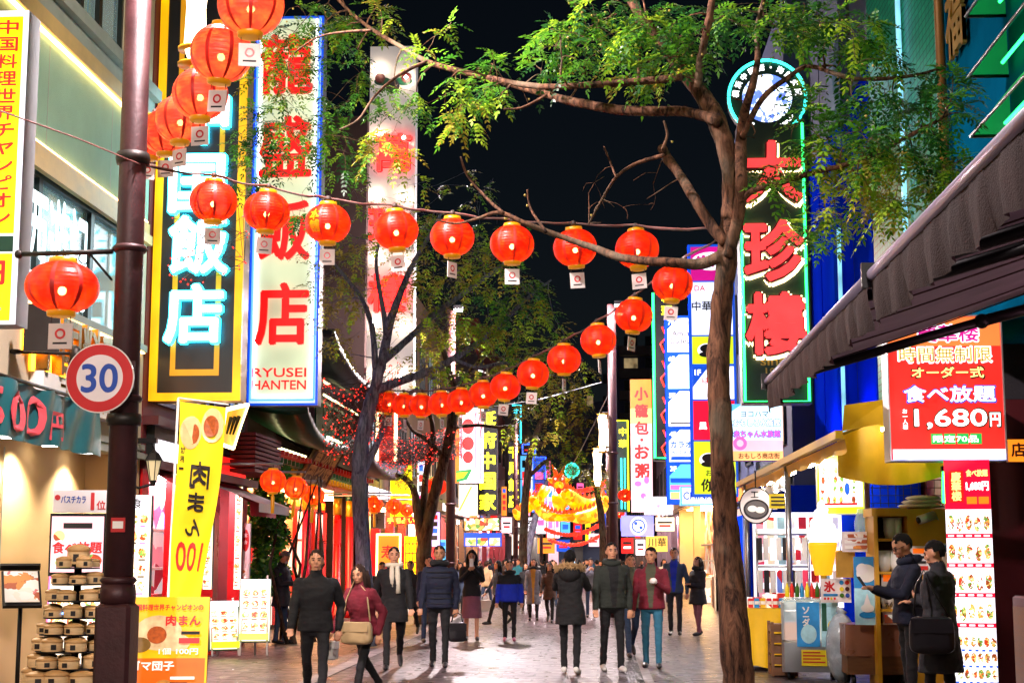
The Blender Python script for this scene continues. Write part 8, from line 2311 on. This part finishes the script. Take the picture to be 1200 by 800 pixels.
    hell((0, -0.005, 0.125), (0.074, 0.094, 0.102)); hell((0, -0.03, 0.06), (0.056, 0.064, 0.066)); hell((0, -0.078, 0.018), (0.026, 0.02, 0.02))
    hell((0, -0.10, 0.088), (0.014, 0.022, 0.020)); hell((0, -0.094, 0.112), (0.010, 0.016, 0.03)); hell((0, -0.094, 0.047), (0.026, 0.012, 0.013))
    for sx in (-1, 1): hell((sx * 0.076, 0.005, 0.10), (0.012, 0.022, 0.033)); hell((sx * 0.034, -0.07, 0.082), (0.026, 0.022, 0.024))
    seg += [(hd(0, -0.01, 0.06), hd(0, -0.01, 0.16), 0.08, 'skin')]
    # collar
    capsule(m, nk + V3(0, 0, -0.01), nk + V3(0, 0, 0.03), 0.082, 0.076); seg.append((nk, nk + V3(0, 0, 0.03), 0.082, 'top'))
    # one continuous surface
    me = bpy.data.meshes.new('person'); me.from_pydata(m.v, [], m.f); me.update()
    ob = bpy.data.objects.new('person', me); COL.objects.link(ob)
    md = ob.modifiers.new('remesh', 'REMESH'); md.mode = 'VOXEL'; md.voxel_size = vox; md.use_smooth_shade = True
    sm_ = ob.modifiers.new('smooth', 'SMOOTH'); sm_.factor = 0.5; sm_.iterations = 3
    dg_ = bpy.context.evaluated_depsgraph_get()
    nm = bpy.data.meshes.new_from_object(ob.evaluated_get(dg_))
    ob.modifiers.clear()
    nv = len(nm.vertices); co = np.empty(nv * 3); nm.vertices.foreach_get('co', co); co = co.reshape(-1, 3)
    A = np.array([s_[0] for s_ in seg]); B = np.array([s_[1] for s_ in seg]); RR = np.array([s_[2] for s_ in seg]); LB = [s_[3] for s_ in seg]
    AB = B - A; L2 = np.maximum(1e-9, (AB ** 2).sum(1))
    best = np.full(nv, 1e9); idx = np.zeros(nv, int)
    for i in range(len(seg)):
        t_ = np.clip(((co - A[i]) @ AB[i]) / L2[i], 0, 1); d_ = np.linalg.norm(co - (A[i] + t_[:, None] * AB[i]), axis=1) - RR[i]
        mk = d_ < best; best[mk] = d_[mk]; idx[mk] = i
    names = ['top', 'bottom', 'skin', 'shoe', 'legskin', 'inner', 'yoke']
    lab = np.array([names.index(LB[i]) for i in idx])
    hz_ = co[:, 2] < hem - 0.012
    lab[(lab == 0) & hz_ & (np.abs(co[:, 0]) < 0.16)] = 1 if not leg_skin else 1
    # cloth folds
    nrm_ = np.empty(nv * 3); nm.vertices.foreach_get('normal', nrm_); nrm_ = nrm_.reshape(-1, 3)
    ox = rnd.uniform(0, 50)
    if vox < 0.015:
        for i in range(nv):
            if lab[i] in (0, 1):
                p = co[i]
                f = noise.noise(Vector((p[0] * 7 + ox, p[1] * 7, p[2] * 13))) * 0.010 + noise.noise(Vector((p[0] * 18 + ox, p[1] * 18, p[2] * 32))) * 0.004
                co[i] = p + nrm_[i] * f
        nm.vertices.foreach_set('co', co.ravel())
    if inner:
        fr = (np.array([0] * nv) == 1)
        q = co.copy(); w_ = 0.03 + 0.045 * np.clip((q[:, 2] - 0.9 - z0) / 0.5, 0, 1)
        fr = (lab == 0) & (q[:, 1] < -0.03) & (np.abs(q[:, 0]) < w_) & (q[:, 2] > hem + 0.02) & (np.abs(idx - 0) >= 0)
        tor = np.array(['top' == LB[i] and RR[i] > 0.085 for i in idx])
        lab[fr & tor] = 5
    if yoke:
        lab[(lab == 0) & (co[:, 2] > 1.22 + z0)] = 6
    np_ = len(nm.polygons); mi_ = np.empty(np_, int)
    for i, p in enumerate(nm.polygons): mi_[i] = lab[p.vertices[0]]
    nm.materials.clear()
    for nme in ('cloth_' + top, 'cloth_' + bottom, skin, shoe, skin, 'cloth_' + (inner or top), 'cloth_' + (yoke or top)): nm.materials.append(MATS[nme])
    nm.polygons.foreach_set('material_index', mi_); nm.polygons.foreach_set('use_smooth', np.ones(np_, bool)); nm.update()
    ob.data = nm; bpy.data.meshes.remove(me)
    x = P(px, HZ, Y).x
    ob.location = (x, Y, 0); ob.rotation_euler = (0, 0, math.radians(heading)); ob.scale = (S, S, S)
    tag(ob, label, 'person', group)
    # face
    if Y < 45:
        f = MB()
        for sx in (-1, 1):
            c_ = hd(sx * 0.031, -0.0905, 0.118); f.ell(c_, (0.0125, 0.006, 0.0065), 'eye_dark', 8, 6)
            f.tube([tuple(hd(sx * 0.014, -0.098, 0.137)), tuple(hd(sx * 0.034, -0.094, 0.141)), tuple(hd(sx * 0.05, -0.084, 0.136))], 0.0042, hair[1], 5)
        f.tube([tuple(hd(-0.022, -0.100, 0.046)), tuple(hd(0, -0.1065, 0.046)), tuple(hd(0.022, -0.100, 0.046))], 0.0055, 'lip_red', 5)
        f.build('face_features', ob, True)
    # hair
    h = MB(); n, mm = 26, 18
    vs, keep = [], {}
    long_ = hair[0] == 'long'
    for i in range(mm + 1):
        for j in range(n):
            th, a = math.pi * i / mm, 2 * math.pi * j / n
            ux, uy, uz = math.sin(th) * math.cos(a), math.sin(th) * math.sin(a), math.cos(th)
            k_ = 1 + 0.09 * noise.noise(Vector((ux * 3 + ox, uy * 3, uz * 3))) + 0.04 * noise.noise(Vector((ux * 9 + ox, uy * 9, uz * 9)))
            fy = 0.108 if uy > -0.1 else 0.108 - 0.012 * min(1, (-uy - 0.1) / 0.4)
            vs.append(tuple(hd(0.086 * ux * k_, 0.006 + fy * uy * k_, 0.132 + 0.106 * uz * k_)))
            keep[i * n + j] = (ux, uy, uz)
    fs = []
    for i in range(mm):
        for j in range(n):
            a_, b_, c_, d_ = i * n + j, i * n + (j + 1) % n, (i + 1) * n + (j + 1) % n, (i + 1) * n + j
            ux, uy, uz = keep[a_]
            face_ = uy < -0.22 and uz < 0.42 + 0.12 * math.sin(ux * 6 + ox)
            low_ = uz < (-0.75 if uy > 0.3 else -0.05)
            if face_ or low_: continue
            fs.append((a_, b_, c_, d_))
    h.add(vs, fs, hair[1], True)
    if long_:
        for sx in (-0.06, -0.03, 0, 0.03, 0.06):
            h.tube([tuple(hd(sx, 0.07 - abs(sx) * 0.3, 0.13)), tuple(hd(sx * 1.25, 0.085 - abs(sx) * 0.5, 0.03)), tuple(hd(sx * 1.3, 0.09 - abs(sx) * 0.6, -0.08)), tuple(hd(sx * 1.2, 0.095, -0.17))], [0.045, 0.05, 0.045, 0.02], hair[1], 8)
        for sx in (-1, 1):
            h.tube([tuple(hd(sx * 0.07, -0.02, 0.17)), tuple(hd(sx * 0.088, -0.02, 0.08)), tuple(hd(sx * 0.085, -0.015, -0.03)), tuple(hd(sx * 0.08, -0.02, -0.13))], [0.02, 0.03, 0.028, 0.01], hair[1], 8)
    h.build('hair', ob, True)
    for e in extras:
        x_ = MB()
        if e == 'scarf':
            x_.tube([tuple(nk + V3(0.10 * math.cos(a), 0.085 * math.sin(a), 0.035)) for a in [i * math.pi / 8 for i in range(17)]], 0.035, 'cloth_cream', 8); x_.tube([tuple(nk + V3(0.045, -0.085, 0.02)), tuple(nk + V3(0.05, -0.115, -0.15)), tuple(nk + V3(0.06, -0.118, -0.36))], [0.03, 0.042, 0.038], 'cloth_cream', 8); x_.tube([tuple(nk + V3(-0.03, -0.085, 0.02)), tuple(nk + V3(-0.03, -0.115, -0.12)), tuple(nk + V3(-0.02, -0.118, -0.27))], [0.03, 0.04, 0.036], 'cloth_cream', 8)
            x_.build('scarf', ob, True)
        if e == 'dark_scarf':
            x_.tube([tuple(nk + V3(0.105 * math.cos(a), 0.09 * math.sin(a), 0.04 + 0.012 * math.sin(a * 3))) for a in [i * math.pi / 8 for i in range(17)]], 0.042, 'cloth_black', 8); x_.build('scarf', ob, True)
        if e == 'fur':
            rr = random.Random(3)
            for i in range(40):
                a = 2 * math.pi * i / 40
                c_ = nk + V3(0.185 * math.cos(a), 0.04 + 0.12 * math.sin(a), 0.03 + 0.035 * math.sin(a))
                for q in range(14):
                    dd = V3(rr.uniform(-1, 1), rr.uniform(-1, 1), rr.uniform(-1, 1)); dd /= np.linalg.norm(dd)
                    x_.tube([tuple(c_), tuple(c_ + dd * 0.075)], [0.013, 0.002], 'cloth_fur', 4)
            x_.build('fur_trim', ob, True)
            x_ = MB(); x_.ell(tuple(nk + V3(0, 0.10, -0.03)), (0.16, 0.09, 0.14), 'cloth_' + top, 14, 10); x_.build('hood', ob, True)
        if e == 'hoodie':
            x_.tube([tuple(nk + V3(0.095 * math.cos(a), 0.02 + 0.09 * math.sin(a), 0.02 + 0.02 * math.sin(a))) for a in [i * math.pi / 8 for i in range(17)]], 0.04, 'cloth_' + top, 8); x_.build('hood', ob, True)
        if e == 'quilt':
            for zz in np.arange(hem + 0.06, 1.36 + z0, 0.075):
                rr_ = [r for r in rings if r[2] <= zz][-1]
                x_.tube([tuple(tl(V3((rr_[3] + 0.006) * math.cos(a), rr_[1] + (rr_[4] + 0.006) * math.sin(a), zz))) for a in [i * math.pi / 12 for i in range(25)]], 0.007, 'cloth_charcoal', 5)
            x_.build('quilting', ob, True)
        if e == 'skirt':
            rs_ = [(0, 0, 0.42 + z0, 0.20, 0.175), (0, 0, 0.7 + z0, 0.18, 0.15), (0, 0, 0.96 + z0, 0.155, 0.12)]
            vs_, n_ = [], 40
            for (_, _, z, rx, ry) in rs_:
                for j in range(n_):
                    a = 2 * math.pi * j / n_; w_ = 1 + 0.05 * math.sin(j * 2.4) * (1.0 - z)
                    vs_.append((rx * w_ * math.cos(a), ry * w_ * math.sin(a), z))
            x_.add(vs_, [(i * n_ + j, i * n_ + (j + 1) % n_, (i + 1) * n_ + (j + 1) % n_, (i + 1) * n_ + j) for i in range(2) for j in range(n_)], 'cloth_' + bottom, True); x_.build('skirt', ob, True)
        if e == 'glasses':
            for sx in (-1, 1): x_.tube([tuple(hd(sx * 0.033 + 0.024 * math.cos(a), -0.104, 0.117 + 0.018 * math.sin(a))) for a in [i * math.pi / 6 for i in range(13)]], 0.0028, 'black_metal', 4); x_.tube([tuple(hd(sx * 0.057, -0.10, 0.12)), tuple(hd(sx * 0.08, 0.0, 0.115))], 0.0028, 'black_metal', 4)
            x_.tube([tuple(hd(-0.009, -0.106, 0.118)), tuple(hd(0.009, -0.106, 0.118))], 0.0028, 'black_metal', 4); x_.build('glasses', ob, True)
        if e == 'mask':
            x_.ell(tuple(hd(0, -0.085, 0.06)), (0.05, 0.03, 0.042), 'cloth_white', 12, 8); x_.build('face_mask', ob, True)
    Rz = Matrix.Translation(ob.location) @ Matrix.Rotation(math.radians(heading), 4, 'Z') @ Matrix.Scale(S, 4)
    ob_pts = {k_: Rz @ Vector(tuple(J[k_][1])) for k_ in ('hand0', 'hand1')}
    ob_pts['M'] = Rz
    return ob, ob_pts
def held_bag(label, at, kind, size, mat, rz=0.0, strap=None, cat='bag'):
    t = thing(kind, label, cat, (at.x, at.y, at.z), rz)
    w, d, h = size
    m = MB(); m.ell((0, 0, 0), 1.0, mat, 28, 16)
    se = lambda q, e: math.copysign(abs(q) ** e, q)
    m.v = [(se(x, 0.45) * w / 2 * (1.0 - 0.06 * z), se(y, 0.6) * d / 2 + 0.006 * math.sin(x * 9 + z * 5), -h / 2 + se(z, 0.45) * h / 2 - 0.012 * math.cos(x * 3) * (z > 0.5)) for x, y, z in m.v]
    m.build('body', t, True)
    m = MB(); pts = strap or [(-w * 0.3, 0, 0), (-w * 0.22, 0, 0.1), (0, 0, 0.13), (w * 0.22, 0, 0.1), (w * 0.3, 0, 0)]
    m.tube(pts, 0.009, mat, 6); m.build('strap', t, True)
    m = MB(); m.box(-w * 0.46, w * 0.46, -d / 2 - 0.006, -d / 2 - 0.001, -h * 0.45, -h * 0.08, mat); m.build('flap', t, True)
    return t
def phone(label, at, rz, rx=R(-35), mat='black_metal'):
    t = thing('smartphone', label, 'phone', at, rz, None, rx)
    m = MB(); m.bbox(-0.037, 0.037, -0.005, 0.005, -0.02, 0.13, mat, 0.003); m.build('case', t, True)
    m = MB(); m.box(-0.033, 0.033, 0.0052, 0.006, -0.014, 0.124, em('phone_screen', '#cfe4ff', 1.0, 0)); m.build('screen', t, True)
    return t
WALK = ((24, 8), (-20, 30)); WALK2 = ((-19, 28), (22, 6)); STAND = ((3, 2), (-2, 3))
HP = (0.14, -0.28, 1.14), (-0.14, -0.28, 1.14)
_, h = person('man in a dark navy jacket and glasses looking down at his phone', 1062, 16.2, 626, -78, 'navy', 'black', hair=('short', 'hair_black'), legs=STAND, hands=((0.07, -0.34, 1.18), (-0.05, -0.34, 1.17)), head=(28, 0), coat='hip', bulk=1.08, extras=('glasses', 'hoodie'), seed=1)
phone('black smartphone held by the man in the navy jacket beside the menu pillar', (h['hand0'] + h['hand1']) / 2 + Vector((-0.03, 0, 0.0)), R(-78), R(35))
_, h = person('person in a long charcoal coat seen from behind, standing in front of the dish menu', 1098, 15.3, 634, -126, 'charcoal', 'black', hair=('short', 'hair_black'), legs=((9, 6), (-4, 4)), hands=((-0.02, -0.22, 1.16), (0.03, -0.25, 1.12)), head=(18, 14), coat='knee', bulk=1.2, seed=2)
held_bag('large black leather shoulder bag on the hip of the person in the charcoal coat', h['M'] @ Vector((0.30, 0.05, 1.02)), 'shoulder_bag', (0.42, 0.14, 0.36), pm('leather_black', '#17151a', 0.35, 0, 0.2), R(-10), [(-0.16, 0, 0), (-0.13, 0.03, 0.28), (-0.05, 0.04, 0.43), (0.0, 0.02, 0.28), (0.16, 0, 0)])
person('man in a plain black zipped jacket walking nearest the camera on the left', 371, 16.6, 640, 8, 'black', 'black', legs=WALK, bulk=1.14, hair=('short', 'hair_brown'), seed=3)
_, h = person('woman in a burgundy coat leaning forward as she walks, with a beige bag', 428, 17.4, 656, -28, 'burgundy', 'black', legs=((24, 8), (-20, 26)), lean=12, bulk=1.16, coat='hip', hair=('long', 'hair_brown'), head=(8, 10), female=True, seed=4)
held_bag('beige shoulder bag worn across the front of the burgundy coat', h['M'] @ Vector((0.10, -0.30, 0.98)), 'shoulder_bag', (0.38, 0.13, 0.26), pm('leather_beige', '#a88e66', 0.5, 0, 0.15), R(-20), [(-0.17, 0, 0), (-0.2, 0.12, 0.22), (-0.1, 0.14, 0.46), (0.05, 0.14, 0.3), (0.17, 0, 0)])
held_bag('small white paper bag swinging from the hand of the woman in burgundy', h['hand1'] + Vector((0, 0, -0.04)), 'paper_bag', (0.2, 0.08, 0.22), 'plate_white', R(30))
person('man in a long dark coat with a cream scarf hanging down his chest', 462, 21.9, 638, 8, 'black', 'black', legs=WALK2, coat='thigh', bulk=1.08, extras=('scarf',), seed=5)
_, h = person('man in a quilted navy puffer jacket and black trousers carrying a black bag', 515, 22.2, 640, 2, 'navy', 'black', legs=((10, 4), (-8, 10)), bulk=1.14, extras=('quilt', 'dark_scarf'), skin='skin_tan', hair=('short', 'hair_black'), seed=6)
held_bag('black handbag hanging from the left hand of the man in the puffer jacket', h['hand0'] + Vector((0.03, 0, -0.13)), 'handbag', (0.27, 0.12, 0.28), 'leather_black', R(20))
_, h = person('woman in a black jacket and mauve skirt filming with a phone held at her chest', 553, 29, 645, 4, 'black', 'mauve', 'shoe_black', legs=((9, 3), (-7, 8)), hands=((0.06, -0.27, 1.34), (-0.06, -0.27, 1.33)), head=(14, 0), hair=('long', 'hair_black'), female=True, leg_skin=True, extras=('skirt',), bulk=1.06, seed=7)
phone('white smartphone held up by the woman in the mauve skirt', (h['hand0'] + h['hand1']) / 2 + Vector((0, -0.02, 0.03)), R(4), R(-10), 'plate_white')
person('child in a bright blue jacket with a black upper chest and pink shoes', 597, 29, 657, 3, 'blue', 'black', 'shoe_pink', legs=((6, 3), (-4, 5)), bulk=1.22, yoke='black', extras=('dark_scarf',), seed=8)
person('woman in a long grey coat open over a mustard top with a black scarf', 625, 37.9, 655, 2, 'grey', 'black', coat='knee', inner='mustard', hair=('long', 'hair_brown'), legs=((8, 3), (-7, 8)), female=True, extras=('dark_scarf',), seed=9)
person('woman in a dark brown coat walking beside the grey coat', 644, 37, 657, -6, 'brown', 'black', coat='thigh', hair=('long', 'hair_black'), legs=WALK, female=True, seed=10)
_, h = person('woman in a black parka with a big fur trimmed hood, seen from behind', 668, 21, 646, 174, 'black', 'black', 'shoe_white', legs=((7, 3), (-7, 5)), hands=((0.07, -0.30, 1.36), (-0.07, -0.30, 1.36)), coat='thigh', bulk=1.14, female=True, extras=('fur',), hair=('short', 'hair_black'), seed=11)
phone('smartphone raised by the woman in the fur hooded parka', (h['hand0'] + h['hand1']) / 2 + Vector((0, 0.02, 0.03)), R(174), R(-10))
person('tall man in an open dark camouflage jacket, black shirt and black jeans', 717, 21.5, 637, 12, 'camo', 'black', 'shoe_white', legs=((7, 3), (-9, 6)), inner='black', bulk=1.12, extras=('hoodie',), seed=12)
_, h = person('man in a burgundy bomber jacket, olive top and teal jeans holding a white bun', 763, 22.2, 642, -6, 'burgundy', 'jeans', 'shoe_black', legs=((5, 3), (-4, 4)), hands=((0.10, -0.30, 1.2), None), inner='olive', bulk=1.12, head=(6, -12), seed=13)
t = thing('steamed_bun', 'white steamed bun in the hand of the man in the burgundy bomber', 'bun', h['hand0'] + Vector((0, -0.05, 0.02))); m = MB(); m.lathe([(0.03, -0.03), (0.05, -0.012), (0.048, 0.01), (0.025, 0.034), (0.0, 0.04)], 'plate_white', 14); m.build('dough', t, True); m = MB(); m.lathe([(0.035, -0.045), (0.058, -0.02), (0.054, -0.018)], 'tag_card', 10); m.build('paper', t, True)
person('man in a dark green jacket half hidden between the camouflage and burgundy jackets', 739, 24.7, 646, 10, 'olive', 'dark_jeans', legs=WALK2, bulk=1.1, skin='skin_tan', seed=14)
person('man in a navy blazer over a blue sweater and white collar, dark trousers', 790, 31, 643, -8, 'slate', 'charcoal', legs=((8, 4), (-6, 6)), inner='blue', bulk=1.04, seed=15)
person('woman in a grey coat and dark plaid skirt with hands clasped, facing left', 817, 31, 653, -48, 'charcoal', 'mauve', coat='thigh', hair=('long', 'hair_brown'), legs=((8, 3), (-6, 8)), hands=((0.07, -0.25, 1.12), (-0.05, -0.26, 1.12)), female=True, bulk=1.1, extras=('dark_scarf',), seed=16)
person('elderly man in a dark overcoat and face mask looking down beside the hedge', 331, 27.9, 645, 72, 'charcoal', 'dark_jeans', coat='thigh', hair=('short', 'hair_grey'), hands=((0.06, -0.3, 1.12), (-0.06, -0.3, 1.12)), head=(34, 0), legs=STAND, extras=('mask',), bulk=1.06, seed=17)
_, h = person('woman in a slate blue jacket carrying a white tote, behind the child in blue', 583, 36, 655, -65, 'slate', 'black', legs=WALK, female=True, hair=('long', 'hair_black'), seed=18)
held_bag('white tote bag of the woman in the slate blue jacket', h['hand1'] + Vector((0, 0, -0.1)), 'tote_bag', (0.3, 0.1, 0.28), 'plate_white', R(20))
crowd = [(448, 30, 656, 10, 'black', 'black', 'short', 'person with short hair in black seen between the burgundy coat and the cream scarf'), (481, 31, 655, -5, 'charcoal', 'black', 'short', 'person in charcoal behind the man with the cream scarf'), (503, 28.5, 652, 20, 'navy', 'dark_jeans', 'short', 'person whose head shows left of the puffer jacket man'), (539, 41, 657, 0, 'slate', 'black', 'long', 'person in slate blue right of the puffer jacket man in the distance'), (570, 46, 656, 160, 'beige', 'dark_jeans', 'short', 'person in a beige coat walking away behind the filming woman'), (607, 50, 655, -20, 'teal', 'black', 'short', 'person in a teal jacket turned left beyond the child in blue'), (616, 44, 658, 0, 'black', 'black', 'long', 'person in black just left of the grey coated woman'), (651, 52, 657, 175, 'brown', 'dark_jeans', 'short', 'person in a brown jacket walking away beyond the brown coated woman'), (692, 40, 654, 5, 'grey', 'dark_jeans', 'short', 'person in a grey jacket right of the fur hood holding up both hands'), (703, 52, 655, 0, 'black', 'black', 'long', 'person in black between the fur hood and the camouflage jacket, far off'), (742, 48, 655, 170, 'charcoal', 'black', 'short', 'person in charcoal walking away beyond the burgundy bomber'), (778, 52, 655, 10, 'cream', 'dark_jeans', 'long', 'person in a cream coat far behind the navy blazer'), (560, 58, 656, 0, 'charcoal', 'black', 'short', 'tiny person in charcoal below the blue framed menu board'), (590, 62, 655, 170, 'pink', 'black', 'long', 'tiny person in pink left of the teal jacket'), (628, 66, 656, 0, 'white', 'black', 'short', 'tiny person in white right of the teal jacket'), (636, 58, 655, 180, 'black', 'black', 'short', 'tiny person in black below the dragon tail'), (660, 72, 656, 0, 'navy', 'black', 'short', 'tiny person in navy under the dragon'), (672, 64, 655, 175, 'burgundy', 'black', 'long', 'tiny person in burgundy under the dragon'), (684, 78, 656, 0, 'black', 'black', 'short', 'tiny person in black under the right end of the dragon'), (712, 70, 655, 170, 'slate', 'black', 'short', 'tiny person in slate blue beside the twin lamp post'), (726, 62, 656, 0, 'beige', 'black', 'long', 'tiny person in beige right of the twin lamp post'), (752, 66, 655, 0, 'black', 'black', 'short', 'tiny person in black below the mustard sign'), (645, 84, 656, 180, 'grey', 'black', 'short', 'tiny person in grey at the middle of the far street'), (698, 88, 656, 0, 'teal', 'black', 'long', 'tiny person in teal at the far right of the street'), (545, 50, 656, 20, 'burgundy', 'black', 'long', 'person in burgundy near the far left shops'), (524, 46, 656, 0, 'black', 'dark_jeans', 'short', 'person in black by the left brown post far off'), (470, 44, 656, 30, 'olive', 'black', 'short', 'person in olive by the orange framed door sign')]
for i, (px, Y, yt, hdg, tp, bt, hr_s, lb) in enumerate(crowd):
    kw = {}
    if 'holding up both hands' in lb: kw['hands'] = ((0.08, -0.26, 1.36), (-0.08, -0.26, 1.36))
    person(lb, px, Y, yt, hdg, tp, bt, legs=(WALK, WALK2, STAND)[i % 3], hair=(hr_s, ('hair_black', 'hair_brown', 'hair_black')[i % 3]), coat=('hip', 'thigh', 'hip', 'knee')[i % 4], female=hr_s == 'long', bulk=1.08, skin=('skin_light', 'skin_tan')[i % 2], seed=30 + i, **kw)
for i in range(50):
    fr = random.Random(100 + i)
    person('dark coated person deep in the crowd toward the far end of the street', fr.uniform(545, 745), fr.uniform(46, 100), 655 + fr.uniform(-1.5, 2), fr.choice([0, 10, -15, 175, 185]), fr.choice(['black', 'charcoal', 'navy', 'black', 'brown']), fr.choice(['black', 'dark_jeans']), legs=(WALK, WALK2, STAND)[i % 3], hair=(fr.choice(['short', 'long']), 'hair_black'), coat=fr.choice(['hip', 'thigh']), group='dark coated people in the far crowd', seed=90 + i)
